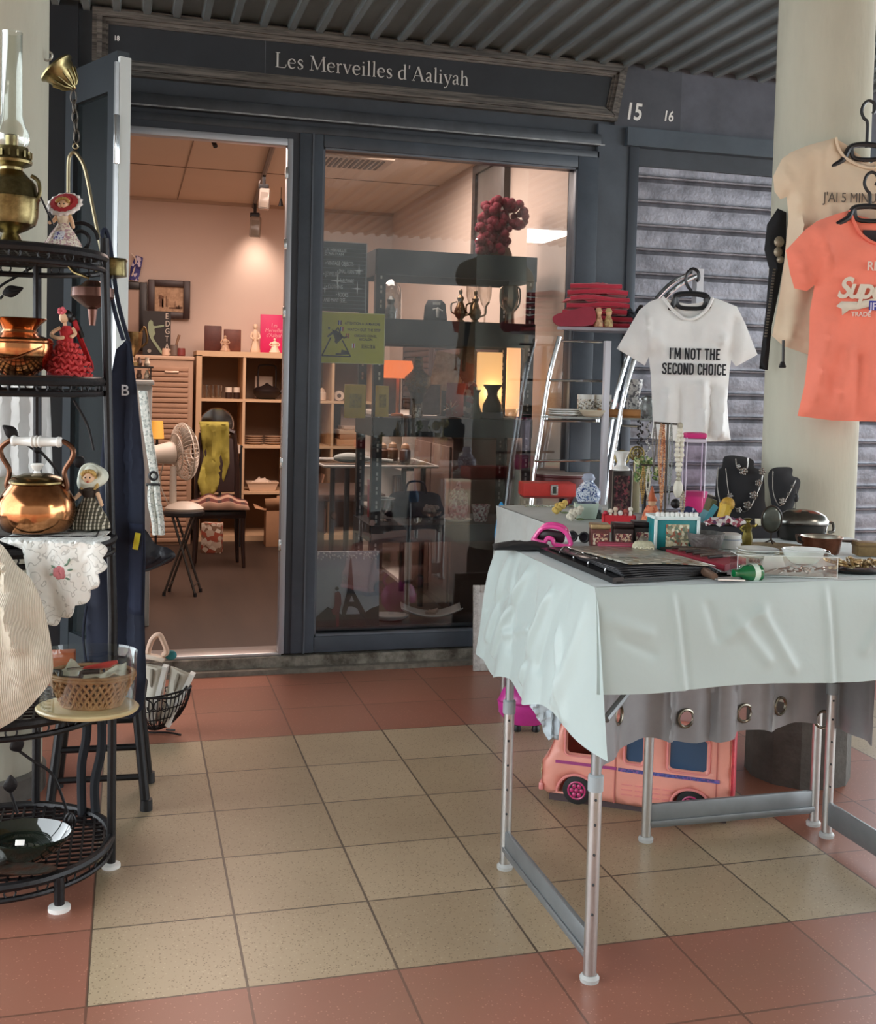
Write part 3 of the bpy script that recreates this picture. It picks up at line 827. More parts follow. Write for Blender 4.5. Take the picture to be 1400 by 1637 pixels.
# ---- copper pot with flared neck
o, s = thing('copper_pot', 'shiny copper spittoon pot with a wide flared mouth on the second tier', 'pot', loc=tuple(at(30, 602, 0.55)[:2]) + (1.176,))
s = 0.00146
G(s).lathe([(0, 24), (3, 28), (12, 38), (28, 47), (44, 50), (50, 49), (54, 50), (57, 48), (61, 34), (66, 26), (70, 25), (76, 29), (84, 38), (87, 41), (88, 40), (84, 36), (74, 26)], 48).M('body', COPPER, o)
g = G(s)
for zc, r in ((50, 50), (66, 26)): g.ring((0, 0, zc), r, 1.4, 40)
g.M('bead', COPPER, o)
g = G(s); g.tube([(50.3 * math.cos(a), 50.3 * math.sin(a), 36 - 14 * math.sin((a + 2.6) * 1.8)) for a in [(-2.6 + 0.06 * i) for i in range(36)]], 1.2, 6); g.M('engraving', mat('#6f4529', 0.4, 0.8), o)

# ---- hanging brass lamp
HL = at(100, 120, 0.74); s = sc(HL)
o, _ = thing('hanging_lamp', 'old brass hanging lamp dangling on a chain from a hook at the pillar', 'lamp', loc=tuple(HL))
R = rotm(ry=-0.75, rx=0.15)
g = G(s); g.lathe([(16, 30), (13, 31), (9, 27), (5, 25), (-4, 22), (-18, 14), (-24, 5), (-28, 3)], 32, R=R)
for i in range(14):
    a = 2 * PI * i / 14
    g.tube([R @ Vector((23.5 * math.cos(a), 23.5 * math.sin(a), -3)), R @ Vector((14.8 * math.cos(a), 14.8 * math.sin(a), -18)), R @ Vector((6 * math.cos(a), 6 * math.sin(a), -24))], 1.4, 6)
g.M('ceiling_rose', BRASS, o)
g = G(s)
c0, c1 = Vector((17, 0, -26)), Vector((24, 0, -104))
for i in range(5):
    c = c0.lerp(c1, (i + 0.5) / 5); pts = []
    for k in range(16):
        a = 2 * PI * k / 16; q = Vector((4.2 * math.cos(a) * (1 if i % 2 == 0 else 0.2), 4.2 * math.cos(a) * (0.2 if i % 2 == 0 else 1), 10.5 * math.sin(a)))
        pts.append(c + q)
    g.tube(pts, 1.3, 6, closed=True)
g.M('chain', mat('#4f4a44', 0.4, 0.9), o)
g = G(s); g.tube(smooth_path([(10, 0, -215), (11, 0, -190), (11, 0, -140), (14, 0, -126), (20, 0, -122), (27, 0, -128), (38, 0, -150), (52, 0, -215), (68, 0, -290)], 6), 3, 8)
g.ring((22, 0, -112), 4, 1.4, 16, 'y'); g.M('yoke', mat('#8d8268', 0.35, 0.9), o)
g = G(s); g.shell([(-318, 25), (-316, 25), (-296, 24), (-292, 26), (-290, 25)], 36, (81, 0, 0)); g.lathe([(-322, 6), (-318, 25), (-314, 25)], 36, (81, 0, 0)); g.M('shade_ring', BRASS, o)
g = G(s); g.lathe([(-372, 7), (-366, 16), (-352, 34), (-338, 33), (-334, 20), (-326, 10)], 30, (52, 0, 0)); g.lathe([(-398, 5), (-372, 8)], 12, (52, 0, 0)); g.M('font', mat('#6c4a3f', 0.25, 0.6), o)
g = G(s); g.tube(smooth_path([(10, 4, -300), (20, 4, -312), (36, 0, -318), (46, 0, -322)], 5), 2.6, 8); g.M('lower_arm', BRASS, o)
o, s2 = thing('hook', 'bent metal wall hook above the brass lamp, at the pillar edge', 'hook', x=70, y=95, Y=1.15)
G(s2).tube(smooth_path([(-12, 16, -2), (0, 0, 0), (6, 0, -2), (12, 0, 2), (13, 0, 9), (9, 0, 12)], 5), 1.8, 7).M('bent_rod', mat('#b3b0a6', 0.4, 0.8), o)

# ---- white cloth hung behind the shelf
o, s = thing('white_cloth', 'white cloth hanging on the left pillar behind the copper kettle', 'cloth', x=38, y=760, Y=0.99)
out = [(-60, 145), (38, 148), (40, 100), (46, 20), (50, -4), (38, 4), (30, -4), (18, 2), (4, -10), (-12, 0), (-60, -6)]
wr = fold(0.05, 0.006, 6, 3.0)
G(s).sheet(out, lambda x, z, d: (x, wr(x, z) + 3 * math.sin(x * 0.22), z), 7).M('cloth', mat('#d3d4d2', 0.8, 0, 0.12, 9), o, solid=0.002)

# ---- lace doily over tier three with tray under it
o, s = thing('black_tray', 'flat black tray under the white lace doily', 'tray', loc=(-0.2, 0.6, 0.807), rz=-0.05)
g = G(); g.box((0, 0, 0.006), (0.43, 0.36, 0.012), bev=0.004); g.M('base', BLK, o)
g = G(); g.tube([(0.205, -0.17, 0.016), (0.205, 0.17, 0.016), (-0.205, 0.17, 0.016), (-0.205, -0.17, 0.016)], 0.005, 6, closed=True); g.M('rim', BLK, o)
def f_lace(N, L, v, b):
    s = nsep(N, L, v)
    d = nvor(N, L, v, 42, 'DISTANCE_TO_EDGE')
    n = nnoise(N, L, v, 26, 2)
    w = nm(N, L, 'FRACT', nm(N, L, 'MULTIPLY', n, 7.0))
    ln = nm(N, L, 'LESS_THAN', w, 0.14)
    base = nmix(N, L, nm(N, L, 'MULTIPLY', ln, 0.6), lin('#f0f0ea'), lin('#a9a9a2'))
    bp = N.new('ShaderNodeBump'); bp.inputs['Strength'].default_value = 0.5; bp.inputs['Distance'].default_value = 0.004
    L.new(w, bp.inputs['Height']); L.new(bp.outputs[0], b.inputs['Normal'])
    return base
LACE = pattern(f_lace, rough=0.9)
c0 = on(70, 862, 0.822)
o, s = thing('lace_doily', 'white lace doily with a pink rose draped off the kettle tier', 'doily', loc=tuple(on(95, 862, 0.823)), rz=FACE)
s = sc(o.location)
edge = [(-95, 0), (-60, 8), (60, 8)]
sc_pts = [(80, -8), (84, -30), (80, -55), (66, -80), (44, -108), (22, -132), (-4, -146)]
out = [(-84, 42), (54, 42)]
P = [(62, 20), (74, -6), (80, -30), (74, -55), (60, -82), (38, -106), (14, -126), (-8, -136)]
for i in range(len(P) - 1):
    a, b = Vector((P[i][0], P[i][1], 0)), Vector((P[i + 1][0], P[i + 1][1], 0)); t = (b - a); nn = Vector((-t.y, t.x, 0)).normalized() * -1
    for q in range(9):
        w = q / 9; h = math.sin(w * PI) * 10
        pt = a + t * w + Vector((t.y * -1, t.x, 0)).normalized() * h
        out.append((pt.x, pt.y))
out += [(-14, -138), (-24, -110), (-36, -64), (-46, -20), (-84, -6)]
def dmap(x, z, d):
    if z >= -6: return (x, -(-z) * 1.9 * -1 * 1.0 + 0 if False else (z + 6) * 2.6 - 30, 1.5 + 0.4 * math.sin(x * .2))
    return (x, -30 - 5 * math.sin(x * 0.12 + z * 0.02) * min(1, -(z + 6) / 40) - 4, 1.5 + (z + 6))
G(s).sheet(out, dmap, 5).M('lace', LACE, o, solid=0.0015)
g = G(s)
for i in range(7):
    a = i * 0.9; g.ball((14 + (4 + i * .6) * math.cos(a), -39, -46 + (4 + i * .6) * math.sin(a)), (5, 2, 5), 10, 6)
g.M('embroidered_rose', mat('#d9868c', 0.8, 0, 0.3, 90), o)
g = G(s)
for x_, z_, an in ((24, -34, .6), (28, -28, 1.2), (4, -38, 2.5), (2, -50, 3.4), (26, -56, -0.4), (30, -42, .2)): g.ball((x_, -38.5, z_), (4.5, 1.5, 1.8), 8, 6, R=rotm(ry=-an))
g.M('embroidered_leaves', mat('#6f8a76', 0.8), o)

# ---- copper kettle
kl = on(58, 864, 0.83); kl = Vector((at(58, 864, 0.5).x, 0.5, 0.829))
o, _ = thing('copper_kettle', 'round copper kettle with white porcelain handle and knob on the doily', 'kettle', loc=tuple(kl), rz=FACE)
s = sc(kl)
G(s).lathe([(0, 46), (4, 52), (16, 58), (32, 60.5), (50, 58), (64, 50), (74, 42), (78, 40)], 48).M('body', COPPER, o)
G(s).lathe([(77, 43), (80, 43), (86, 37), (91, 22), (93, 6)], 40).M('lid', mat('#8c7a52', 0.25, 1.0, 0.3, 12), o)
G(s).lathe([(92, 6), (96, 5), (100, 8), (105, 11), (108, 8), (106, 3)], 20, sy=0.8).M('knob', mat('#efeee8', 0.2, coat=0.5), o)
for sg in (-1, 1):
    g = G(s); g.tube(smooth_path([(sg * 46, 0, 66), (sg * 48, 0, 74), (sg * 44, 0, 96), (sg * 56, 0, 118), (sg * 57, 0, 132), (sg * 44, 0, 143), (sg * 34, 0, 144)], 6), 4.2, 8); g.M('handle_arm', mat('#6b4a38', 0.3, 0.9), o)
g = G(s); R = rotm(ry=PI / 2)
g.lathe([(-42, 3), (-40, 8), (-36, 9), (-32, 7), (-10, 8), (-7, 10), (-4, 8), (-1, 10), (2, 8), (5, 10), (8, 8), (30, 7), (34, 9), (38, 8), (41, 3)], 20, (0, 0, 143), R=R); g.M('handle_grip', mat('#eeeee9', 0.2, coat=0.5), o)
g = G(s); g.tube(smooth_path([(-54, 0, 36), (-78, -6, 46), (-90, -8, 66), (-100, -8, 72)], 6), [13 - 0.35 * i for i in range(19)], 12); g.M('spout', COPPER, o)

# ---- beige corduroy cushion in front
cl = at(20, 1020, 0.30)
o, s = thing('corduroy_cushion', 'beige corduroy cloth bundle slumped against the front of the iron shelf', 'cushion', loc=tuple(cl), rz=FACE - 0.1)
out = curve2([(-150, 60), (-60, 140), (-24, 152), (6, 118), (30, 96), (50, 55), (65, -10), (66, -60), (40, -98), (0, -136), (-60, -162), (-140, -150)], 5)
wr = fold(0.025, 0.012, 12, 1.5)
def f_cord(N, L, v, b):
    x = nsep(N, L, v)[0]
    n = nnoise(N, L, v, 6, 2)
    fr = nm(N, L, 'SINE', nm(N, L, 'MULTIPLY', nm(N, L, 'ADD', x, nm(N, L, 'MULTIPLY', n, 0.02)), 1700.0))
    bp = N.new('ShaderNodeBump'); bp.inputs['Strength'].default_value = 0.5; bp.inputs['Distance'].default_value = 0.003
    L.new(fr, bp.inputs['Height']); L.new(bp.outputs[0], b.inputs['Normal'])
    return nmix(N, L, nm(N, L, 'MULTIPLY', nm(N, L, 'ADD', fr, 1.0), 0.24), lin('#dcd2bf'), lin('#b0a390'))
def wr2(x, z):
    c = 0
    for (x0, z0, x1, z1, w, h) in ((-10, 130, 20, -10, 9, 14), (-24, 120, 30, 20, 6, -10), (10, 60, 55, -40, 10, 8)):
        dd = segd((x, z), (x0, z0), (x1, z1)); c += -h * math.exp(-(dd / w) ** 2)
    return wr(x, z) + c
G(s).pillow(out, 8, 36, wr2).M('cover', pattern(f_cord, rough=0.95), o, weld=True)

# ---- orange book/box behind
o, s = thing('orange_box', 'orange cardboard box with a bar code label behind the basket', 'box', loc=tuple(at(96, 1062, 0.66)[:2]) + (0.436,), rz=FACE + 0.2)
s = 0.00152
G(s).bx(-24, 22, -12, 14, 0, 52, 0.8).M('carton', mat('#b5613a', 0.7, 0, 0.15, 20), o)
G(s).bx(-16, 8, -12.8, -12.2, 6, 30).M('barcode_label', stripes('#5d6168', '#b9b3ab', 520, 0, 0.5), o)
# ---- tray, wicker basket, bell jar
cz = 0.434; cb = at(140, 1112, 0.44)
o, s = thing('cream_stand', 'round cream board with a glass rim under the wicker basket', 'tray', loc=(cb.x, cb.y, cz), rz=FACE)
s = sc(cb)
G(s).lathe([(0, 78), (2, 80), (5, 81), (7, 79), (8, 70)], 48, sy=0.8).M('plate', mat('#dfcd9c', 0.35, 0, 0.08, 12, coat=0.4), o)
o.scale = (1, 1, 1)
def f_wick(N, L, v, b):
    s_ = nsep(N, L, v)
    ang = nm(N, L, 'ARCTAN2', s_[1], s_[0])
    w = nm(N, L, 'SINE', nm(N, L, 'ADD', nm(N, L, 'MULTIPLY', ang, 22.0), nm(N, L, 'MULTIPLY', s_[2], 260.0)))
    w2 = nm(N, L, 'SINE', nm(N, L, 'SUBTRACT', nm(N, L, 'MULTIPLY', ang, 22.0), nm(N, L, 'MULTIPLY', s_[2], 260.0)))
    return nmix(N, L, nm(N, L, 'GREATER_THAN', nm(N, L, 'MAXIMUM', w, w2), 0.2), lin('#6e4a2c'), lin('#bf9468'))
WICK = mat('#bb8f62', 0.6, 0, 0.35, 50)
bs, _ = thing('wicker_basket', 'oval wicker basket of cutlery on the cream board', 'basket', loc=(at(146, 1112, 0.44).x, 0.44, cz + 0.012), rz=FACE)
g = G(s); H = 48
for k in range(34):                          # slanted weave both ways
    for sg in (1, -1):
        pts = []
        for j in range(7):
            t = j / 6; a = 2 * PI * k / 34 + sg * t * 0.55; r = 46 + 22 * t + (1.6 if (j + k) % 2 else -1.2) * sg
            pts.append((r * math.cos(a), r * 0.72 * math.sin(a), 2 + H * t))
        g.tube(pts, 2.4, 6)
g.M('weave', WICK, bs)
g = G(s)
for (zc, r) in ((2, 46), (H, 68), (H + 4, 67)): g.ring((0, 0, zc), r, 3, 48, rot=Matrix.Diagonal((1, 0.72, 1)))
g.M('rim', WICK, bs)
G(s).lathe([(0, 44), (3, 45)], 36, sy=0.72).M('base', WICK, bs)
o, _ = thing('linen_napkin', 'crumpled cream napkin lining the wicker basket', 'napkin', loc=(bs.location.x, bs.location.y, cz + 0.03), rz=FACE)
wr = fold(0.04, 0.04, 9, 7.0)
G(s).grid(lambda u, v: ((u - .5) * 108 * (1 - 0.3 * abs(v - .5)), (v - .5) * 70, 26 + 22 * ((u - .5) ** 2 + (v - .5) ** 2) * 2 + wr(u * 100, v * 90)), 26, 18).M('cloth', mat('#dcd6bf', 0.85, 0, 0.2, 20), o, solid=0.002)
for nm_, lab, c1, pts in (('serving_spoon', 'spoon with a red handle lying in the wicker basket', '#c8372f', ((-10, -14, 62), (30, -12, 68), (44, -10, 73))),
                       ('salad_server', 'dark curved handle lying in the wicker basket, nearer the middle', '#26211d', ((-60, -26, 58), (-40, -32, 60), (-36, -36, 52), (-8, -38, 52), (-4, -34, 60), (22, -30, 62)))):
    o, _ = thing(nm_, lab, 'cutlery', loc=(bs.location.x, bs.location.y, cz + 0.012), rz=FACE)
    if 'spoon' in nm_:
        G(s).tube([(-34, -16, 60), (-8, -14, 63)], 2, 7).M('shaft', CHROME, o)
        G(s).tube(pts, [2, 5.5, 2.5], 10).M('handle', mat(c1, 0.35), o)
    else: G(s).tube(smooth_path(pts, 5), 4.2, 8).M('handle', mat(c1, 0.4), o)
o, _ = thing('glass_bowl', 'large clear glass bowl standing around the wicker basket', 'bowl', loc=(cb.x, cb.y, cz + 0.013), rz=FACE)
G(s).shell([(0, 74), (30, 76), (80, 77), (84, 78)], 48, sy=0.8).M('wall', glass('#f6faf8', 0.03, 0.5, 0.02), o)

# ---- dark glass bowl on the bottom tier
o, s = thing('dark_glass_bowl', 'wide dark green glass bowl with a price tag on the bottom tier', 'bowl', loc=tuple(at(38, 1372, 0.5)[:2]) + (0.087,), rz=FACE)
s = 0.00152
G(s).lathe([(0, 34), (4, 40), (18, 58), (32, 68), (36, 70), (37, 68), (30, 63), (16, 53), (6, 36), (5, 0)], 44, sy=0.8).M('bowl', mat('#20261f', 0.06, 0.0, 0.3, 12, coat=1.0), o)
G(s).box((12, -48, 42), (13, 2, 8), (-0.5, 0, 0.1), 0.5).M('price_tag', mat('#e8e6e0', 0.7), o)
o, s_ = thing('fish_plate', 'pewter fish shaped dish lying in front of the dark bowl', 'dish', loc=tuple(at(32, 1392, 0.42)[:2]) + (0.087,), rz=FACE)
G(s).lathe([(0, 20), (3, 32), (6, 36), (5, 30), (3, 0)], 30, sx=1.5, sy=0.55).M('dish', mat('#6d6a61', 0.35, 0.7, 0.6, 30, 0.3, 80, col2='#7d4f3c'), o)
o, s_ = thing('metal_bowl', 'small dull metal bowl on the left edge of the bottom tier', 'bowl', loc=tuple(at(-14, 1398, 0.47)[:2]) + (0.087,), rz=FACE)
G(s).lathe([(0, 14), (3, 20), (14, 30), (15, 29), (5, 14), (4, 0)], 30).M('bowl', mat('#8a8a86', 0.3, 0.9, 0.3, 40), o)

# ---- folding stool behind the shelf
o, s = thing('folding_stool', 'black metal stool standing behind the wrought iron shelf', 'stool', loc=(0.0, 1.06, 0), rz=-0.05)
G().box((0, 0, 0.30), (0.24, 0.2, 0.025), bev=0.01).M('seat', BLK, o)
for sx_ in (-1, 1):
    for sy_ in (-1, 1):
        g = G(); g.tube([(sx_ * 0.095, sy_ * 0.08, 0.29), (sx_ * 0.125, sy_ * 0.105, 0.01)], 0.013, 10); lg = g.M('leg', BLKM, o)
        G().lathe([(0, 0.017), (0.03, 0.016)], 12, (sx_ * 0.1265, sy_ * 0.106, 0)).M('rubber_foot', BLK, lg)
for zc, k in ((0.09, 0.116), (0.17, 0.108)):
    g = G(); g.tube([(-k, -k * 0.84, zc), (k, -k * 0.84, zc)], 0.009, 8); g.M('rung', BLKM, o)
    g = G(); g.tube([(-k, k * 0.84, zc + .02), (k, k * 0.84, zc + .02)], 0.009, 8); g.M('rung', BLKM, o)

# ---- navy apron on the shelf post
al = at(200, 1000, 0.74)
o, s = thing('navy_apron', 'long navy blue apron with a yellow tag hung on the iron shelf', 'apron', loc=tuple(al), rz=FACE)
NAVY = mat('#1d2438', 0.85, 0, 0.25, 8)
out = [(-20, 440), (-4, 460), (2, 450), (14, 380), (30, 250), (34, 100), (34, 20), (38, -80), (34, -130), (10, -152), (-22, -146), (-52, -146), (-62, -60), (-66, 40), (-52, 120), (-44, 200), (-36, 330)]
fl = fold(0.02, 0.003, 12, 9.0)
def apf(x, z, d): return (x, fl(x, z) + 8 * math.sin(x * 0.09 + 1) - 6 * math.exp(-((x - 12 + (z - 200) * 0.03) / 7) ** 2), z)
G(s).sheet(out, apf, 8).M('cloth', NAVY, o, solid=0.0025)
g = G(s); g.grid(lambda u, v: (4 + 26 * u, apf(4 + 26 * u, 40 + 110 * v, 9)[1] - 2.2, 20 + 145 * v), 8, 14); g.M('pocket', mat('#232c46', 0.85, 0, 0.2, 9), o, solid=0.002)
g = G(s); g.tube(smooth_path([(-8, -2, 455), (-22, -3, 500), (-34, -3, 560), (-44, -2, 612), (-40, 2, 628), (-32, 4, 600), (-20, 4, 520), (-2, 4, 455)], 6), 3.4, 6); g.M('neck_strap', NAVY, o)
g = G(s); g.box((20, -13, 138), (9, 2, 27), (0, 0.16, 0), 1); g.M('yellow_tag', mat('#e3d63a', 0.6), o, label='bright yellow tag')
text('print', 'B', 24 * s, (-8 * s, -14 * s, 368 * s), mat('#cfd2d8', 0.7), o, bold=0.0004)
g = G(s); g.tube(smooth_path([(-62, 0, 30), (-66, -3, -20), (-60, 0, -80), (-64, 2, -140)], 5), 2.2, 6); g.M('tie', NAVY, o)

for pts in (((-62, 0, -60), (-58, -4, -170), (-66, -4, -230), (-64, -3, -320)), ((-36, 0, -140), (-34, -6, -200), (-44, -6, -260), (-38, -5, -345))):
    G(s).tube(smooth_path(pts, 6), [7.5] * 19, 8).M('tie', mat('#15171d', 0.85), o)
# ---- strap of woven bag, black bag
o, s = thing('woven_strap', 'pale knitted belt with a black buckle hanging beside the apron', 'belt', x=236, y=730, Y=1.86, rz=FACE)
KNIT = blotch(['#dfe0d8', '#d5d8d0', '#c9cec7', '#e6e6df', '#aab0aa'], 170, 0.9)
G(s).grid(lambda u, v: (-16 + 14 * u + 22 * v, -3 * math.sin(v * 5) - 2 * u, 105 - 150 * v), 5, 24).M('band', KNIT, o, solid=0.005)
g = G(s); g.ring((11, -6, -30), 6, 2.4, 16, 'y'); g.box((11, -6, -44), (22, 5, 5), bev=1); g.M('buckle', BLK, o)
for k in range(2):
    G(s).tube(smooth_path([(8 + 8 * k, -5, -46), (8 + 11 * k, -7, -70), (14 + 10 * k, -7, -100), (16 + 9 * k, -5, -124)], 6), [5.5] * 19, 8).M('knotted_end', KNIT, o)
o, s = thing('black_handbag', 'black leather handbag sagging behind the navy apron by the doorway', 'bag', x=250, y=905, Y=1.88, rz=FACE)
out = curve2([(-40, -12), (-10, -6), (24, 8), (30, 20), (18, 30), (-2, 36), (-20, 60), (-40, 62)], 4)
G(s).pillow(out, 6, 16, fold(0.06, 0.06, 5)).M('body', mat('#22232a', 0.35, 0, 0.3, 12, 0.2, 50), o, weld=True)
g = G(s); g.tube(smooth_path([(-24, -6, 50), (-20, -8, 110), (-28, -4, 180), (-44, 4, 235)], 6), 2.4, 7); g.tube(smooth_path([(-36, -12, -10), (-4, -14, -2), (28, -8, 16)], 5), 2.2, 6); g.M('strap', mat('#15161a', 0.4), o)

# ---- wire basket with trainers
bp_ = on(262, 1172, 0.0); s = sc(bp_)
o, _ = thing('wire_basket', 'round black wire basket tipped upright on the tiles by the doorway', 'basket', loc=tuple(bp_), rz=FACE)
g = G(s)
R = rotm(rx=0.0)
arc = [(-46 * 1.0, 0)] 
g.tube(smooth_path([(-60, -26, 64), (-20, -34, 66), (24, -32, 68), (40, -18, 82)], 6), 1.8, 7)
pts = [(46 * math.cos(a) - 4, 26 * math.sin(a), 66 + 10 * math.cos(a)) for a in [2 * PI * i / 40 for i in range(40)]]
g.tube(pts, 1.7, 7, closed=True)
for i in range(40):
    a = 2 * PI * i / 40
    q = []
    for j in range(7):
        t = j / 6; k = math.cos(t * PI / 2)
        q.append((-4 + 46 * math.cos(a) * k - 6 * t, 26 * math.sin(a) * k, 66 + 10 * math.cos(a) * k - 60 * math.sin(t * PI / 2)))
    g.tube(q, 0.9, 5)
for t in (0.25, 0.45, 0.62, 0.78, 0.9):
    k = math.cos(t * PI / 2)
    g.tube([(-4 - 6 * t + 46 * math.cos(a) * k, 26 * math.sin(a) * k, 66 + 10 * math.cos(a) * k - 60 * math.sin(t * PI / 2)) for a in [2 * PI * i / 40 for i in range(40)]], 0.9, 5, closed=True)
g.M('wires', IRON, o)
g = G(s)
for cx_ in (-22, 2):
    for sg in (-1, 1):
        g.tube(smooth_path([(cx_ + sg * 1, -30, 62), (cx_ + sg * 9, -31, 58), (cx_ + sg * 11, -30, 48), (cx_ + sg * 4, -29, 44), (cx_ + sg * 2, -29, 50)], 5), 1.1, 6)
g.M('scrolls', IRON, o)
g = G(s); g.tube(smooth_path([(-40, 0, 2), (-20, -10, 4), (10, -12, 5), (30, -10, 1)], 6), 1.6, 7); g.tube([(-20, 14, 1), (-16, 0, 6)], 1.6, 7); g.tube([(14, 14, 1), (4, 0, 6)], 1.6, 7); g.M('foot', IRON, o)
def shoe(label, dx, dz, lean):
    so, _ = thing('trainer', label, 'shoe', loc=tuple(bp_ + CR * (dx * s)) , rz=FACE, group='trainers in the wire basket')
    so.location.z = dz * s; so.scale = (0.95,) * 3; so.rotation_euler = (0, lean, FACE)
    # sole: long outline standing on its toe, local z up along the shoe
    def ol(t, w): return w * (0.72 + 0.28 * math.cos((t - 0.25) * 5.2))
    up = G(s)
    def upper(u, v):
        z = 8 + 88 * v; w = ol(v, 15); a = PI * u
        dep = (13 + 10 * v ** 2) * math.sin(a)
        return (4 + dep - 6, -w * math.cos(a), z)
    g1 = G(s); g1.grid(lambda u, v: (-1 - (17 + 17 * v * v) * math.sin(PI * u), -ol(v, 15) * math.cos(PI * u), 5 + 88 * v), 13, 16); g1.M('upper', mat('#d8d2c4', 0.8, 0, 0.15, 30), so, solid=0.003)
    g2 = G(s); out_ = []
    for i in range(17):
        t = i / 16; out_.append((ol(t, 17), 2 + 96 * t))
    poly = [(0, -4)] + out_ + [(0, 101)] + [(-a, b) for a, b in out_[::-1]]
    g2.prism(poly, -7, 1, R=rotm(rz=PI / 2), c=(0, 0, 0)); g2.M('sole', mat('#ebe9e2', 0.6), so, ang=50)
    G(s).grid(lambda u, v: (-8 - 8 * math.sin(PI * u) - 6 * v, -9 * math.cos(PI * u), 50 + 40 * v), 8, 5).M('tongue', mat('#8a8173', 0.8), so, solid=0.002)
    g3 = G(s)
    for k in range(5): g3.tube([(-16 - k * 1.4, -10, 26 + k * 7), (-20 - k * 1.6, 0, 28 + k * 7), (-16 - k * 1.4, 10, 26 + k * 7)], 1.1, 5)
    g3.M('laces', mat('#efece4', 0.8), so)
shoe('cream trainer nearer the doorway, propped sole outward in the wire basket', 4, 14, 0.42)
shoe('cream trainer wedged close to the apron in the wire basket', -20, 18, 0.2)
o, _ = thing('slipper', 'pale pink slipper lying over the trainers in the wire basket', 'shoe', loc=tuple(bp_ + CR * (-18 * s) + Vector((0, 0.04, 112 * s))), rz=FACE)
G(s).tube(smooth_path([(-10, 0, 8), (-2, -6, 34), (10, -6, 44), (18, -5, 30), (22, -4, 16), (16, -2, 10)], 6), 4.5, 8).M('strap', mat('#e2c1ab', 0.7), o)
G(s).box((0, 0, 6), (38, 16, 8), (0, 0.2, 0), 3).M('footbed', mat('#e8d9c9', 0.7), o)
o, _ = thing('teal_pouch', 'tiny teal pouch peeping out above the trainers', 'pouch', loc=tuple(bp_ + CR * (10 * s) + Vector((0, 0.05, 112 * s))), rz=FACE)
G(s).ball((0, 0, 8), (10, 7, 8), 14, 10).M('pouch', mat('#2e7d83', 0.7), o)
# =================================================================== TABLES, CLOTHS, UNDER THE TABLES
M_LEG = mat('#c9c7c4', 0.3, 0.9, 0.1, 30)
M_LEGU = mat('#9fa3a5', 0.35, 0.8)
M_BEAM = mat('#85898b', 0.45, 0.55, 0.12, 12)
M_COLL = mat('#98a0a3', 0.5)
def camp_table(label, X0, X1, Y0, Y1, zt, lx0, lx1, ly0, ly1):
    t = tag(empty('folding_table', ((X0 + X1) / 2, (Y0 + Y1) / 2, 0)), label, 'table')
    ox, oy = t.location.x, t.location.y
    G().bx(X0 - ox, X1 - ox, Y0 - oy, Y1 - oy, zt - 0.022, zt - 0.004, 0.004).M('tabletop', mat('#b9bcbd', 0.4, 0.6), t)
    for lx in (lx0, lx1):
        for ly in (ly0, ly1):
            g = G(); g.tube([(lx - ox, ly - oy, 0.012), (lx - ox, ly - oy, 0.40)], 0.0132, 14); lg = g.M('leg', M_LEG, t)
            G().tube([(lx - ox, ly - oy, 0.40), (lx - ox, ly - oy, zt - 0.02)], 0.0105, 14).M('upper_tube', M_LEGU, lg)
            G().lathe([(0.385, 0.0155), (0.415, 0.0155), (0.418, 0.012)], 16, (lx - ox, ly - oy, 0)).M('collar', M_COLL, lg)
            G().lathe([(0, 0.019), (0.008, 0.02), (0.014, 0.015)], 18, (lx - ox, ly - oy, 0)).M('foot_cap', mat('#a9a9a6', 0.5), lg)
            for zz in (0.14, 0.2, 0.26, 0.32, 0.37): G().ball((lx - ox - 0.004, ly - oy - 0.0125, zz), 0.003, 8, 6).M('pin_hole', mat('#2c2d2f', 0.6), lg)
        sd = 1 if lx == lx0 else -1
        g = G(); y0, y1 = ly0 - oy, ly1 - oy; xx = lx - ox
        if ly1 - ly0 < 0.9:
            g.box((xx - 0.0 * sd, (y0 + y1) / 2, 0.066), (0.012, y1 - y0 - 0.01, 0.062), bev=0.003)
            g.box((xx - 0.008 * sd, (y0 + y1) / 2, 0.052), (0.006, y1 - y0 - 0.01, 0.012), bev=0.002)
        g.M('end_rail', M_BEAM, t)
    return t, ox, oy
t1, ox, oy = camp_table('folding aluminium table under the pale satin cloth, nearest the viewer', 0.957, 1.9, -0.128, 0.415, 0.79, 0.962, 1.866, -0.125, 0.395)
p0, p1 = at(968, 1150, -0.1), at(1015, 1092, -0.02)
g = G(); g.tube([(p0.x - ox, p0.y - oy, p0.z), (p1.x - ox, p1.y - oy, p1.z + 0.0), (1.25 - ox, 0.05 - oy, 0.765)], 0.008, 8); g.M('brace', mat('#8c9092', 0.5, 0.3), t1)
# second table: short end towards the viewer
t2 = tag(empty('folding_table', (1.63, 1.05, 0)), 'second folding aluminium table behind, its end rail turned to the viewer', 'table'); ox, oy = 1.63, 1.05
G().bx(1.36 - ox, 1.89 - ox, 0.455 - oy, 1.70 - oy, 0.716, 0.734, 0.004).M('tabletop', mat('#b9bcbd', 0.4, 0.6), t2)
for lx in (1.377, 1.878):
    for ly in (0.472, 1.62):
        g = G(); g.tube([(lx - ox, ly - oy, 0.012), (lx - ox, ly - oy, 0.36)], 0.0125, 14); lg = g.M('leg', M_LEG, t2)
        G().tube([(lx - ox, ly - oy, 0.36), (lx - ox, ly - oy, 0.72)], 0.0105, 14).M('upper_tube', M_LEGU, lg)
        G().lathe([(0, 0.019), (0.008, 0.02), (0.014, 0.015)], 18, (lx - ox, ly - oy, 0)).M('foot_cap', mat('#a9a9a6', 0.5), lg)
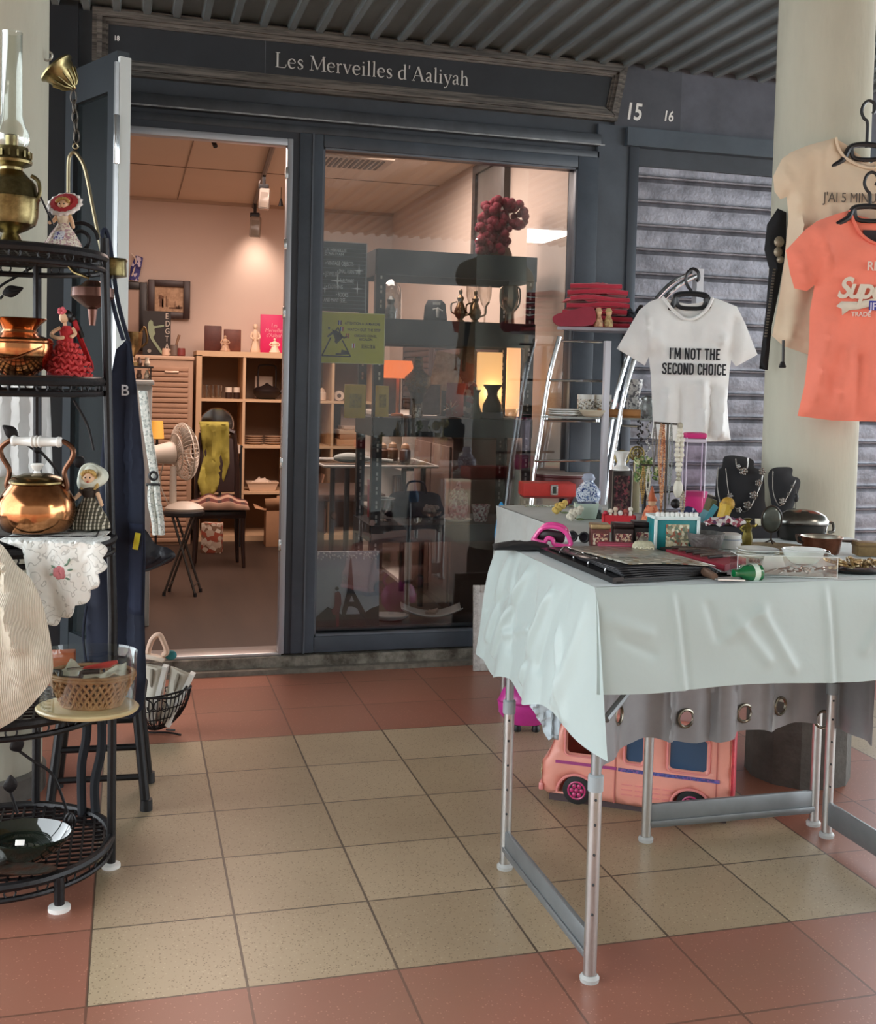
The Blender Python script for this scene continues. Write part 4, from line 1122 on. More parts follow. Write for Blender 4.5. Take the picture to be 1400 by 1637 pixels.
for ly in (0.472, 1.62):
    g = G(); g.box((0, ly - oy, 0.066), (0.49, 0.012, 0.064), bev=0.003); g.box((0, ly - oy - 0.008, 0.048), (0.49, 0.006, 0.014), bev=0.002); g.M('end_rail', M_BEAM, t2)

# ---- satin cloth of the near table
def f_satin(N, L, v, b):
    b.inputs['Sheen Weight'].default_value = 0.4
    n = nnoise(N, L, v, 9, 4)
    bp = N.new('ShaderNodeBump'); bp.inputs['Strength'].default_value = 0.12; bp.inputs['Distance'].default_value = 0.02
    L.new(n, bp.inputs['Height']); L.new(bp.outputs[0], b.inputs['Normal'])
    n2 = nnoise(N, L, v, 3, 3)
    return nmix(N, L, n2, lin('#a6b5b3'), lin('#b9c7c5'))
M_SATIN = pattern(f_satin, rough=0.42)
cx0, cy0, cz0 = 0.935, -0.152, 0.793
o = tag(empty('tablecloth', (cx0, cy0, cz0)), 'pale green-white satin cloth over the near table, corner dipping low at its front left', 'tablecloth')
def crease(x, z, L):
    s_ = 0
    for x0, z0, x1, z1, w, h in L: s_ += h * math.exp(-(segd((x, z), (x0, z0), (x1, z1)) / w) ** 2)
    return s_
LC = [(0.05, -0.04, 0.13, -0.26, 0.014, 0.016), (0.12, -0.02, 0.2, -0.2, 0.016, -0.014), (0.2, -0.05, 0.28, -0.25, 0.012, 0.014), (0.31, -0.02, 0.26, -0.2, 0.016, -0.012),
      (0.35, -0.03, 0.46, -0.24, 0.012, 0.016), (0.42, -0.02, 0.37, -0.2, 0.014, -0.014), (0.48, -0.02, 0.53, -0.22, 0.016, 0.014), (0.15, -0.1, 0.1, -0.28, 0.01, 0.012), (0.57, -0.02, 0.6, -0.26, 0.012, 0.012), (0.25, -0.13, 0.4, -0.18, 0.01, 0.008), (0.44, -0.1, 0.56, -0.16, 0.01, -0.008)]
FC = [(0.16, -0.02, 0.185, -0.2, 0.006, 0.006), (0.175, -0.02, 0.2, -0.2, 0.005, -0.004), (0.285, -0.1, 0.36, -0.05, 0.012, 0.007), (0.3, -0.07, 0.37, -0.15, 0.012, 0.008), (0.36, -0.06, 0.43, -0.17, 0.01, 0.008),
      (0.505, 0, 0.52, -0.2, 0.006, 0.007), (0.52, 0, 0.535, -0.2, 0.005, -0.005), (0.02, -0.06, 0.11, -0.09, 0.012, 0.006), (0.05, -0.1, 0.12, -0.13, 0.008, -0.005), (0.6, -0.14, 0.66, -0.05, 0.012, 0.008), (0.24, -0.04, 0.26, -0.1, 0.01, -0.006), (0.7, -0.02, 0.73, -0.2, 0.008, 0.006), (0.85, -0.02, 0.87, -0.2, 0.01, -0.006)]
nz = lambda x, y, k=0.0: mnoise.noise(Vector((x * 9, y * 9, k)))
TW, TD = 0.985, 0.58
g = G()
g.grid(lambda u, v: (u * TW, v * TD, 0.0035 + 0.001 * nz(u * TW, v)), 60, 34)
# front drop
def fr(u, v):
    x = u * TW; d = v; L_ = 0.2 + 0.004 * math.sin(x * 14)
    z = -L_ * d
    r = 0.012 * (1 - math.exp(-d * 9))
    k = min(1, d * 4)
    return (x, -r - 0.012 * d - max(-0.004, k * (crease(x, z, FC) * 0.7 + 0.004 * nz(x, z, 3))), 0.003 * (1 - d) + z)
g.grid(fr, 170, 36)
def lf_(u, v):
    y = u * TD; d = v
    t = 1 - u
    L_ = 0.285 + 0.035 * max(0, t - 0.78) / 0.22 + 0.012 * math.sin(y * 30) + 0.02 * math.exp(-((u - 0.45) / 0.12) ** 2) * 0
    z = -L_ * d; k = min(1, d * 4) * min(1, t * 10 + 0.4)
    r = 0.012 * (1 - math.exp(-d * 9))
    w = max(0, 1 - u / 0.3); w = w * w * (3 - 2 * w)
    return (-r * (1 - w) - (0.03 * (1 - w) - 0.012 * w) * d - (1 - w) * max(-0.004, k * (crease(y, z, LC) * 1.0 + 0.012 * d * math.sin(y * 34) + 0.004 * nz(y, z, 8))), y - 0.012 * (1 - u) * min(1, d * 8) + 0.02 * d * u - 0.046 * w * w * d, 0.003 * (1 - d) + z)
g.grid(lf_, 120, 44)
g.M('cloth', M_SATIN, o, ang=80, weld=True)
o['label'] = 'pale green-white satin cloth over the near table, corner dipping low at its front left'
# hidden lining tail hanging inside the left drop
o2 = tag(empty('cloth_tail', tuple(at(870, 1120, 0.2))), 'bluish crumpled tail of cloth hanging inside the left side of the near table', 'cloth')
s = sc(o2.location); wr = fold(0.03, 0.01, 10, 2.0)
out = [(-40, 40), (40, 46), (44, -10), (30, -34), (22, -62), (8, -64), (-2, -40), (-22, -10)]
G(s).sheet(out, lambda x, z, d: (x, wr(x, z) + 5 * math.sin(x * 0.5), z), 6).M('cloth', mat('#bccad2', 0.6, 0, 0.15, 12), o2, solid=0.002)
# white sheet of the back table
o = tag(empty('white_sheet', (1.36, 0.455, 0.737)), 'grey-white sheet spread over the back table with its left side hanging', 'tablecloth')
g = G(); g.grid(lambda u, v: (u * 0.53, v * 1.245, 0.002 + 0.001 * nz(u, v)), 30, 50)
g.grid(lambda u, v: (-0.006 - 0.025 * v - min(1, v * 4) * 0.012 * math.sin(u * 24), 0.25 + u * 0.995, 0.002 - 0.27 * v * (0.9 + 0.1 * math.sin(u * 7))), 70, 20)
g.M('cloth', mat('#c3c8c4', 0.75, 0, 0.12, 8), o, ang=80)
# grey curtain with eyelets hung under the table edge
o = tag(empty('eyelet_curtain', (0, 0.42, 0)), 'shiny grey curtain with metal eyelets hanging from the back table end', 'curtain')
path = smooth_path([(1.13, 0.25, 0), (1.20, 0.33, 0), (1.30, 0.41, 0), (1.38, 0.415, 0), (1.405, 0.395, 0), (1.42, 0.42, 0), (1.52, 0.425, 0), (1.535, 0.40, 0), (1.585, 0.40, 0), (1.60, 0.425, 0), (1.68, 0.428, 0), (1.70, 0.405, 0), (1.73, 0.43, 0), (1.83, 0.44, 0), (1.90, 0.42, 0), (1.92, 0.34, 0), (1.905, 0.27, 0)], 8)
ac = [0]
for i in range(1, len(path)): ac.append(ac[-1] + (path[i] - path[i - 1]).length)
def along(d):
    d = max(0, min(ac[-1] - 1e-6, d))
    for i in range(1, len(ac)):
        if ac[i] >= d:
            t = (d - ac[i - 1]) / max(ac[i] - ac[i - 1], 1e-9); return path[i - 1].lerp(path[i], t), (path[i] - path[i - 1]).normalized()
def zb(d):
    x = along(d)[0].x
    a = 0.280 + 0.012 * math.sin(x * 20)
    if x > 1.70: a += 0.03 * math.sin((x - 1.70) / 0.2 * PI)
    return a
def nearest(px_, lo=0.05):
    best = min(range(len(path)), key=lambda i: (abs(proj_x(path[i]) - px_)) if path[i].y > 0.33 and ac[i] > lo else 1e9); return ac[best]
def proj_x(p):
    q = Vector((p.x, p.y, 0.36)) - CAM; return CX + FPX * q.dot(CR) / q.dot(CF)
LT = ac[-1]; eyes = []
for ex_, ezy in ((990, 1143), (1098, 1148), (1190, 1140), (1244, 1128), (1318, 1150)):
    d = nearest(ex_); P_ = along(d)[0]; eyes.append((d, at(ex_, ezy, P_.y).z))
out = [(0, 0.70)] + [(LT * i / 40, 0.70) for i in range(1, 41)] + [(LT * i / 60, zb(LT * i / 60)) for i in range(60, -1, -1)]
holes = [circ(d, z_, 0.0195, 20) for d, z_ in eyes]
def cm(d, z, e):
    p, t = along(d); n = Vector((t.y, -t.x, 0)); k = 0.012 * math.sin(d * 60) * (0.7 - z)
    return (p.x + n.x * k, p.y - 0.42 + n.y * k, z)
G().sheet(out, cm, 0.016, holes).M('fabric', mat('#9a9a9c', 0.28, 0.15, 0.15, 8, sheen=0.3), o, ang=60)
for d, z_ in eyes:
    p, t = along(d); k = 0.012 * math.sin(d * 60) * (0.7 - z_); n = Vector((t.y, -t.x, 0))
    g = G(); g.ring((p.x + n.x * k, p.y - 0.42 + n.y * k - 0.001, z_), 0.0225, 0.0042, 28, 'y', 8, rot=Matrix.Rotation(math.atan2(t.y, t.x), 3, 'Z'))
    g.M('eyelet', mat('#8d8577', 0.25, 1.0), o)

# ---- pink toy camper van
A_ = Vector(on(893, 1282, 0)); B_ = Vector(on(1178, 1321, 0)); dv = (B_ - A_); Ln = 0.50
o = tag(empty('toy_camper', tuple(A_), math.atan2(dv.y, dv.x)), 'pink toy camper van parked under the tables', 'toy van')
PINK = mat('#eda08f', 0.35, 0, 0.08, 6, coat=0.3)
PINKD = mat('#e58f8a', 0.35, coat=0.3)
H_, W_ = 0.265, 0.2
side = [(-0.045, 0.03), (-0.05, 0.05), (-0.05, 0.115), (-0.035, 0.13), (0.0, 0.23), (0.03, 0.262), (0.08, 0.27), (0.44, 0.27), (0.462, 0.262), (0.468, 0.24), (0.47, 0.03), (0.40, 0.02)]
# wheel arches cut into the lower edge
def arch(cx, r, n=9): return [(cx + r * math.cos(PI * i / n), 0.032 + r * 0.95 * math.sin(PI * i / n)) for i in range(n + 1)]
side = side[:-2] + [(0.468, 0.025)] + [(0.43, 0.022)] + arch(0.365, 0.052) + [(0.28, 0.016), (0.27, 0.016), (0.12, 0.02)] + arch(0.05, 0.052) + [(-0.03, 0.022)]
def pan(y, m, nm_, holes=()):
    g = G(); g.sheet(side, lambda x, z, d: (x, y + (0.006 if y < 0.1 else -0.006) * math.exp(-d / 0.006), z), 0.02, holes); return g.M(nm_, m, o, ang=40, solid=0.006)
def rrect(x0, x1, z0, z1, r=0.01):
    out = []
    for cx_, cz_, a0 in ((x1 - r, z1 - r, 0), (x0 + r, z1 - r, PI / 2), (x0 + r, z0 + r, PI), (x1 - r, z0 + r, 1.5 * PI)):
        for i in range(5):
            a = a0 + i * PI / 8; out.append((cx_ + r * math.cos(a), cz_ + r * math.sin(a)))
    return out
wins = [rrect(0.02, 0.13, 0.145, 0.225), rrect(0.185, 0.232, 0.14, 0.222), rrect(0.305, 0.405, 0.135, 0.222)]
pan(0.0, PINK, 'near_side', wins); pan(W_, PINK, 'far_side', wins)
g = G(); outl = [p for p in side]
g.grid(lambda u, v: (outl[int(round(u * 10))][0], v * W_, outl[int(round(u * 10))][1]), 11, 2); g.bx(-0.03, 0.46, 0.003, W_ - 0.003, 0.024, 0.03)
g.M('roof_and_nose', PINK, o, ang=40)
G().bx(0.455, 0.478, 0.01, W_ - 0.01, 0.03, 0.25, 0.008).M('rear_door', mat('#e2525f', 0.4, 0, 0.4, 40), o)
for wv in wins[1:]:
    xs = [p[0] for p in wv]; zs = [p[1] for p in wv]
    G().bx(min(xs) - .002, max(xs) + .002, 0.006, 0.009, min(zs) - .002, max(zs) + .002).M('window', mat('#35506e', 0.15, coat=0.5), o)
for x0, x1, z0, z1 in ((0.18, 0.237, 0.135, 0.227), (0.299, 0.411, 0.129, 0.228), (0.014, 0.136, 0.139, 0.231)):
    q = rrect(x0, x1, z0, z1, 0.013); G().tube([(a, -0.003, b) for a, b in q], 0.003, 6, closed=True).M('window_frame', PINKD, o)
for cx_ in (0.05, 0.365):
    for yy in (0.012, W_ - 0.012):
        R = rotm(rx=PI / 2)
        w = G().lathe([(-0.014, 0.03), (-0.012, 0.040), (0.012, 0.040), (0.014, 0.03)], 32, (cx_, yy, 0.040), R=R).M('wheel', mat('#1b1a1b', 0.6), o)
        g = G(); sg = -1 if yy < 0.1 else 1
        g.ring((cx_, yy + sg * 0.013, 0.04), 0.024, 0.003, 24, 'y')
        for i in range(6):
            a = i * PI / 3; g.ball((cx_ + 0.014 * math.cos(a), yy + sg * 0.013, 0.04 + 0.014 * math.sin(a)), (0.007, 0.004, 0.007), 8, 6)
        g.ball((cx_, yy + sg * 0.013, 0.04), (0.007, 0.005, 0.007), 8, 6); g.M('hub', mat('#c2306f', 0.3, coat=0.3), w)
    G().tube([(a, -0.004, b) for a, b in arch(cx_, 0.056, 14)], 0.004, 6).M('wheel_arch', PINKD, o)
g = G(); g.bx(-0.012, 0.16, -0.0065, -0.003, 0.114, 0.122); g.M('stripe', mat('#a2437f', 0.4), o)
g = G(); g.bx(0.165, 0.44, -0.0065, -0.003, 0.112, 0.121); g.M('stripe', blotch(['#4b4a86', '#5a5f9f', '#8a5a96', '#474a80'], 200, 0.4), o)
g = G()
for k in range(3):
    for q in range(4): g.bx(0.175 + 0.038 * q, 0.205 + 0.038 * q, -0.006, -0.003, 0.046 + 0.014 * k, 0.049 + 0.014 * k)
g.M('vents', PINKD, o)
g = G(); g.bx(0.155, 0.158, -0.0055, -0.003, 0.02, 0.26); g.bx(0.43, 0.433, -0.0055, -0.003, 0.03, 0.26); g.M('panel_seam', mat('#b9685f', 0.5), o)
g = G(); g.lathe([(0, 0.02), (0.006, 0.021), (0.01, 0.014)], 20, (-0.046, 0.022, 0.082), R=rotm(ry=-PI / 2) @ Matrix.Diagonal((1.2, 0.9, 1))); g.M('headlight', blotch(['#8d6b4b', '#d8c7a0', '#6b5238'], 150, 0.2), o)
G().bx(-0.06, -0.045, -0.004, W_ + 0.004, 0.028, 0.05, 0.005).M('bumper', PINKD, o)
g = G(); g.ring((0.075, 0.06, 0.165), 0.022, 0.003, 20, 'x'); g.M('steering_wheel', mat('#8d4356', 0.5), o)
g = G(); g.bx(0.09, 0.13, 0.05, 0.14, 0.04, 0.18, 0.01); g.M('seat', mat('#a34256', 0.6), o)
G().bx(-0.03, 0.46, 0.01, W_ - 0.01, 0.0, 0.026).M('underbody', mat('#4a3a3c', 0.7), o)

# ---- pink toy case
hb = on(842, 1176, 0.0); s = sc(hb)
o, _ = thing('pink_toy_case', 'bright magenta rounded plastic toy case on the tiles behind the pale cloth', 'toy', loc=tuple(hb + CF * 0.07))
o.location.z = 0
MAG = mat('#d43aa0', 0.35, 0, 0.12, 8, coat=0.4)
g = G(s); g.lathe([(9, 16), (12, 30), (28, 42), (48, 44), (66, 36), (78, 18), (80, 0)], 32, (0, 0, 0), sx=1.05, sy=0.7); g.M('shell', MAG, o)
g = G(s); g.tube(smooth_path([(-24, -16, 68), (-30, -22, 82), (-16, -24, 94), (0, -22, 90), (6, -18, 76)], 6), 3.2, 8); g.M('handle', MAG, o)
g = G(s); g.tube([(-46 * math.cos(a), -31 * math.sin(a), 48) for a in [PI * i / 20 for i in range(21)]], 1.6, 6); g.M('seam', mat('#b3217f', 0.4), o)
for dx in (-14, 16): G(s).lathe([(0, 6), (3, 7), (10, 5)], 12, (dx, -10, 0)).M('wheel', BLK, o)

# ---- framed picture leaning at the front
pf = on(770, 1062, 0.0)
o, s = thing('leaning_frame', 'silver-white picture frame leaning on the shop front beside the table', 'picture frame', loc=(pf.x, 2.17, 0.0), rz=-0.1, rx=-0.12)
s = sc(o.location)
g = G(s); g.bx(-27, -16, -3, 3, 0, 136, 1); g.bx(52, 63, -3, 3, 0, 136, 1); g.bx(-16, 52, -3, 3, 0, 12, 1); g.bx(-16, 52, -3, 3, 124, 136, 1); g.M('frame', mat('#cfcac4', 0.5, 0.1, 0.3, 70, 0.4, 120), o)
G(s).bx(-17, 53, -1, 2, 11, 125).M('mount', mat('#d8d6d2', 0.8), o)
G(s).bx(-4, 40, -2, 1, 40, 112).M('print', mat('#6c7288', 0.6, 0, 0.5, 18, col2='#aab0ba'), o)
o, s = thing('blue_bag', 'bright blue plastic bag hanging by the left edge of the back table', 'bag', x=801, y=862, Y=1.70)
G(s).pillow(curve2([(-10, -2), (10, -4), (13, 10), (6, 30), (2, 56), (-4, 58), (-8, 34)], 4), 3, 6, fold(0.1, 0.1, 3)).M('bag', mat('#2f9fe0', 0.35, 0, 0.3, 30), o, weld=True)

# =================================================================== GOODS ON THE NEAR TABLE
TZ1 = 0.7985
# coin album binder
P = [on(x, y, TZ1) for x, y in ((868, 884), (985, 933), (1168, 922), (1050, 880))]
o = tag(empty('ring_binder', tuple(P[1])), 'open black ring binder of coin pages lying on the pale cloth', 'binder')
def q2(u, v):     # u along P1->P2, v along P1->P0
    a = P[1].lerp(P[2], u); b = P[0].lerp(P[3], u); r = a.lerp(b, v); return (r.x - P[1].x, r.y - P[1].y)
def slab(g, u0, u1, v0, v1, z0, z1):
    c = [q2(u0, v0), q2(u1, v0), q2(u1, v1), q2(u0, v1)]
    g.add([(x, y, z) for z in (z0, z1) for x, y in c], [(3, 2, 1, 0), (4, 5, 6, 7), (0, 1, 5, 4), (1, 2, 6, 5), (2, 3, 7, 6), (3, 0, 4, 7)]); return g
slab(slab(slab(G(), 0, 1, 0, 1, 0, 0.004), -0.03, 0.06, 0, 1, 0, 0.012), 0.02, 0.98, 0.02, 0.98, 0.004, 0.008).M('cover', mat('#121214', 0.25), o)
g = G()
for k in range(5):
    z0 = 0.008 + 0.005 * k
    g.grid(lambda u, v, z0=z0, k=k: q2(0.1 + 0.86 * u - 0.02 * k, 0.03 + 0.94 * v) + ((z0 + 0.004 * math.sin(u * PI)) * (1 - 0.5 * v) * (1 - 0.4 * u),), 12, 3)
g.M('pages', mat('#2a2a2d', 0.25), o, solid=0.0025)
def f_coin(N, L, v, b):
    d = nvor(N, L, v, 55)
    c = nvor(N, L, v, 55, out='Color')
    r = N.new('ShaderNodeValToRGB'); r.color_ramp.interpolation = 'CONSTANT'
    cols = ['#7d6a4a', '#c3c0b4', '#8a4f3c', '#d8d2be', '#4e5a4a', '#a3885a']
    e = r.color_ramp.elements; e[0].color = lin(cols[0]); e[1].color = lin(cols[1]); e[1].position = 0.17
    for i in range(2, 6): e.new(i / 6).color = lin(cols[i])
    L.new(nsep(N, L, c)[0], r.inputs[0])
    return nmix(N, L, nm(N, L, 'LESS_THAN', d, 0.42), lin('#9a9486'), r.outputs[0])
g = G(); g.grid(lambda u, v: q2(0.14 + 0.76 * u, 0.05 + 0.9 * v) + ((0.0335 + 0.004 * math.sin(u * PI)) * (1 - 0.5 * v) * (1 - 0.4 * u),), 14, 3); g.M('coin_page', pattern(f_coin, rough=0.3), o, solid=0.002)
g = G()
for v in (0.2, 0.42, 0.62, 0.82):
    a = q2(0.05, v); g.ring((a[0] + 0.012, a[1], 0.010), 0.014, 0.0018, 24, 'y')
g.M('rings', CHROME, o)
# ---- black cloth, pink toy, sunglasses strap
o, s = thing('black_pouch', 'flat black fabric pouch at the left end of the near table', 'pouch', x=832, y=878, z=TZ1)
wr = fold(0.05, 0.05, 4, 4)
G(s).grid(lambda u, v: (-44 + 92 * u, (-22 + 60 * v) + 12 * (u - .5), 2 + (9 + wr(u * 90, v * 60)) * (math.sin(PI * u) * math.sin(PI * v)) ** 0.5), 20, 14).M('fabric', mat('#151618', 0.8, 0, 0.2, 12), o, solid=0.002)
o, s = thing('pink_toy', 'hot pink plastic toy with dark openings on the near table', 'toy', x=882, y=871, z=TZ1 + 0.003, rz=FACE - 0.2)
HPK = mat('#ea4d9b', 0.3, coat=0.4)
g = G(s)
g.tube(smooth_path([(-28, -6, 10), (-16, -8, 26), (4, -8, 30), (22, -8, 22), (30, -8, 2), (6, -10, 2), (2, -10, 10), (-6, -10, 12), (-12, -10, 4), (-28, -8, 8)], 5, True), 3.6, 8, closed=True)
g.tube(smooth_path([(-26, 16, 10), (-14, 16, 28), (4, 16, 31), (20, 16, 24), (28, 16, 3)], 5), 3.6, 8)
g.tube([(-28, -6, 8), (-26, 16, 9)], 3.4, 8); g.tube([(-10, -8, 28), (-8, 16, 29)], 3.4, 8); g.tube([(20, -8, 23), (20, 16, 23)], 3.4, 8); g.tube([(30, -8, 3), (28, 16, 3)], 3.2, 8); g.M('shell', HPK, o)
G(s).box((-2, 5, 14), (44, 16, 18), (0, 0.1, 0), 4).M('dark_inside', mat('#2a1420', 0.3), o)
o, s = thing('sunglasses', 'black sunglasses folded behind the pink toy', 'sunglasses', x=924, y=866, z=TZ1, rz=FACE - 0.5)
g = G(s)
for cx_ in (-10, 10): g.ring((cx_, 0, 8), 7.5, 1.8, 20, 'y')
g.tube([(-3, 0, 10), (3, 0, 10)], 1.4, 6); g.tube([(-17, 0, 11), (-14, 26, 8)], 1.6, 6); g.tube([(17, 0, 11), (14, 26, 8)], 1.6, 6); g.M('frame', BLK, o)
g = G(s); g.lathe([(-0.5, 7), (0.5, 7)], 18, (-10, 0, 8), R=rotm(rx=PI / 2)); g.M('lens', mat('#1f1b22', 0.08), o)
g = G(s); g.lathe([(-0.5, 7), (0.5, 7)], 18, (10, 0, 8), R=rotm(rx=PI / 2)); g.M('lens', mat('#1f1b22', 0.08), o)
# ---- three small dark tins
for i, (x, w, y, h, c, lab) in enumerate(((963, 30, 880, 40, '#6f3a35', 'small brown tin with a gold lid, leftmost of the three tins'), (1000, 32, 881, 42, '#3c2826', 'small dark brown tin with a gold band, middle of the three tins'), (1034, 34, 880, 44, '#2d2422', 'small blackish tin, rightmost of the three tins'))):
    o, s = thing('tin_box', lab, 'tin', x=x, y=y, z=TZ1, group='small tins on the near table')
    o.location += CF.normalized() * 0.06; o.location.z = TZ1
    G(s).box((0, 0, h * .38), (w, w, h * .76), bev=1.2).M('body', mat(c, 0.35, 0.2, 0.4, 60), o)
    G(s).box((0, 0, h * .86), (w + 2, w + 2, h * .2), bev=2).M('lid', mat(('#c2a67a', '#3a2a28', '#2a2022')[i], 0.3, 0.5, 0.3, 60), o)
    G(s).box((0, -w / 2, h * .36), (w * .8, 1.2, h * .45)).M('picture', blotch(['#c9a98a', '#8a3f42', '#d8c9b0', '#5d2f34'], 240, 0.4), o)
o, s = thing('pencil_case', 'long clear crimson plastic case in front of the three tins', 'case', x=985, y=882, z=TZ1)
o.location.y -= 0.012
G(s).bx(-33, 32, -5, 7, 0, 17, 2).M('case', mat('#9b2743', 0.15, coat=0.8, alpha=0.85), o); G(s).bx(-33.5, 32.5, -5.5, 7.5, 10.5, 12, 0.4).M('lid_edge', mat('#c65a76', 0.2), o)
o, s = thing('crochet_pouch', 'cream crocheted pouch with a round pattern beside the ring binder', 'pouch', x=1037, y=889, z=TZ1)
o.location += Vector((0, 0.03, 0))
G(s).lathe([(0, 15), (4, 18), (14, 18), (20, 14), (22, 8)], 22, sy=0.7).M('pouch', mat('#d6d0b0', 0.9, 0, 0.3, 60, 0.4, 150), o)
g = G(s)
for k in range(4): g.ring((-12 + 8 * k, -12.2 + abs(k - 1.5) * 1.2, 10), 3, 1, 12, 'y')
g.M('rings', mat('#ece7cf', 0.9), o)
G(s).ball((0, 0, 23), (8, 6, 6), 12, 8).M('flap', mat('#5d564a', 0.6), o)
# ---- teal music box
o, s = thing('teal_box', 'teal box framed in white with a painted picture on its front', 'box', x=1087, y=884, z=TZ1, rz=FACE + 0.12)
o.location += Vector((0, 0.02, 0))
g = G(s); g.bx(-36, 36, -0, 44, 0, 52, 1); g.M('body', mat('#1f7f83', 0.4, 0, 0.15, 30), o)
g = G(s)
for x0, x1, z0, z1 in ((-38, -33, 0, 56), (33, 38, 0, 56), (-38, 38, 51, 57), (-38, 38, 0, 4)): g.bx(x0, x1, -2.5, 0.5, z0, z1, 0.6)
g.bx(-38, 38, -2, 46, 52, 57, 0.6); g.M('white_frame', mat('#dfe9e6', 0.4), o)
G(s).bx(-18, 20, -1.5, 0, 6, 44).M('picture', blotch(['#d8cda8', '#8f8a70', '#e2dcc4', '#6f7f6a', '#b9a888', '#a0604a'], 160, 0.5), o)
g = G(s)
for k in range(9): g.lathe([(0, 3.4), (5, 3.8), (6.5, 2)], 10, (-32 + 8 * k, 2, 57))
g.M('crest', mat('#eef0ec', 0.4), o)
# ---- bowls, dishes, box
o, s = thing('stone_bowl', 'dull grey hammered metal bowl in front of the teal box', 'bowl', x=1127, y=884, z=TZ1)
o.location += Vector((0, 0.0, 0))
G(s).lathe([(0, 14), (3, 18), (14, 25), (28, 29), (33, 30), (33, 28.5), (14, 23), (4, 15), (3, 0)], 30).M('bowl', mat('#77716d', 0.6, 0.4, 0.4, 50, 0.5, 90), o)
o, s = thing('round_white_box', 'round white box with a tinted rim behind the grey bowl', 'box', x=1166, y=876, z=TZ1)
G(s).lathe([(0, 17), (14, 17), (15, 18), (22, 18), (24, 14)], 26).M('box', mat('#dcd9d4', 0.5), o); G(s).lathe([(14, 18.2), (16, 18.2)], 26).M('rim', mat('#a3a9b4', 0.5), o)
o, s = thing('brass_figure', 'small brass figure of a robed woman holding her arms raised', 'figurine', x=1194, y=874, z=TZ1)
BR2 = mat('#8f8145', 0.35, 0.9, 0.4, 40)
g = G(s); g.lathe([(0, 9), (3, 9), (4, 7), (14, 8), (22, 6.5), (26, 5.5), (32, 7), (36, 4), (38, 2.5)], 18, wob=0.08, k=6); g.ball((0, 0, 41), (3.6, 3.6, 4.2), 12, 8); g.lathe([(42, 4.5), (45, 7), (46, 3)], 14)
g.tube(smooth_path([(-6, 0, 34), (-12, -2, 30), (-8, -4, 25)], 4), 2, 7); g.tube(smooth_path([(6, 0, 34), (11, -1, 33), (14, -2, 37)], 4), 2, 7); g.M('figure', BR2, o)
o, s = thing('oval_mirror', 'oval smoky glass medallion on a thin dark stand', 'ornament', x=1232, y=870, z=TZ1)
G(s).ball((0, 0, 40), (15, 3.5, 20), 24, 16).M('medallion', mat('#5f625a', 0.08, 0.4, 0.4, 20), o)
g = G(s); g.tube([(16 * math.cos(a), 0, 40 + 21 * math.sin(a)) for a in [2 * PI * i / 32 for i in range(32)]], 1.3, 6, closed=True)
g.tube([(0, 0, 19), (0, 0, 6)], 1.3, 6)
for a in (0.5, 2.6, 4.7): g.tube([(0, 0, 7), (11 * math.cos(a), 11 * math.sin(a), 0.8)], 1.2, 6)
g.M('stand', mat('#3b332c', 0.4, 0.6), o)
# metal roasting dish
SILV = mat('#8e8c86', 0.22, 1.0, 0.4, 12)
o, s = thing('lidded_dish', 'oval dark silver serving dish with domed lid at the right of the near table', 'dish', x=1302, y=868, z=TZ1)
o.location += Vector((0, 0.06, 0))
G(s).lathe([(0, 34), (3, 38), (24, 42), (26, 45), (28, 45)], 44, sy=0.6).M('base', mat('#4e4b49', 0.25, 0.9, 0.3, 12), o)
G(s).lathe([(28, 44), (31, 44), (40, 38), (48, 24), (50, 0)], 44, sy=0.6).M('lid', SILV, o)
G(s).tube(smooth_path([(40, 0, 26), (50, 0, 28), (50, -6, 16), (42, -6, 14)], 5), 2.4, 8).M('handle', SILV, o)
o, s = thing('copper_pan', 'small copper pan with a pewter inside before the lidded dish', 'pan', x=1312, y=884, z=TZ1)
G(s).lathe([(0, 26), (3, 28), (22, 31), (26, 33), (27, 32), (22, 29), (5, 26), (4, 0)], 36).M('pan', mat('#96604a', 0.35, 0.9, 0.4, 20, col2='#6b3f30'), o)
G(s).shell([(6, 25.8), (22, 28.6), (26.5, 31.6)], 36).M('lining', mat('#b9b5a8', 0.35, 0.9), o)
g = G(s); g.tube(smooth_path([(-31, 0, 24), (-40, 0, 28), (-38, -3, 18), (-30, -2, 16)], 5), 2, 7); g.tube([(30, 4, 20), (62, 14, 18)], [2, 3], 8); g.M('handle', mat('#4a3a30', 0.5, 0.5), o)
# china dishes
CHINA = mat('#e9ecE8', 0.15, coat=0.6)
o, s = thing('china_plates', 'stacked white china plates beside the brass figure', 'plates', x=1222, y=894, z=TZ1)
o.location += Vector((0, 0.03, 0))
for k in range(3):
    G(s).lathe([(4 * k, 16), (4 * k + 1, 24), (4 * k + 5, 34), (4 * k + 6, 34), (4 * k + 3, 24), (4 * k + 2.5, 0)], 36).M('plate', CHINA, o)
o, s = thing('china_bowl', 'white china gravy bowl behind the clear acrylic tray', 'bowl', x=1292, y=904, z=TZ1)
o.location += Vector((0, 0.02, 0))
G(s).lathe([(0, 12), (2, 18), (14, 27), (24, 31), (25, 29), (14, 24), (4, 10), (3, 0)], 36, sx=1.15, sy=0.8).M('bowl', CHINA, o)
G(s).ball((35, -2, 18), (8, 6, 6), 12, 8).M('knob', SILV, o)
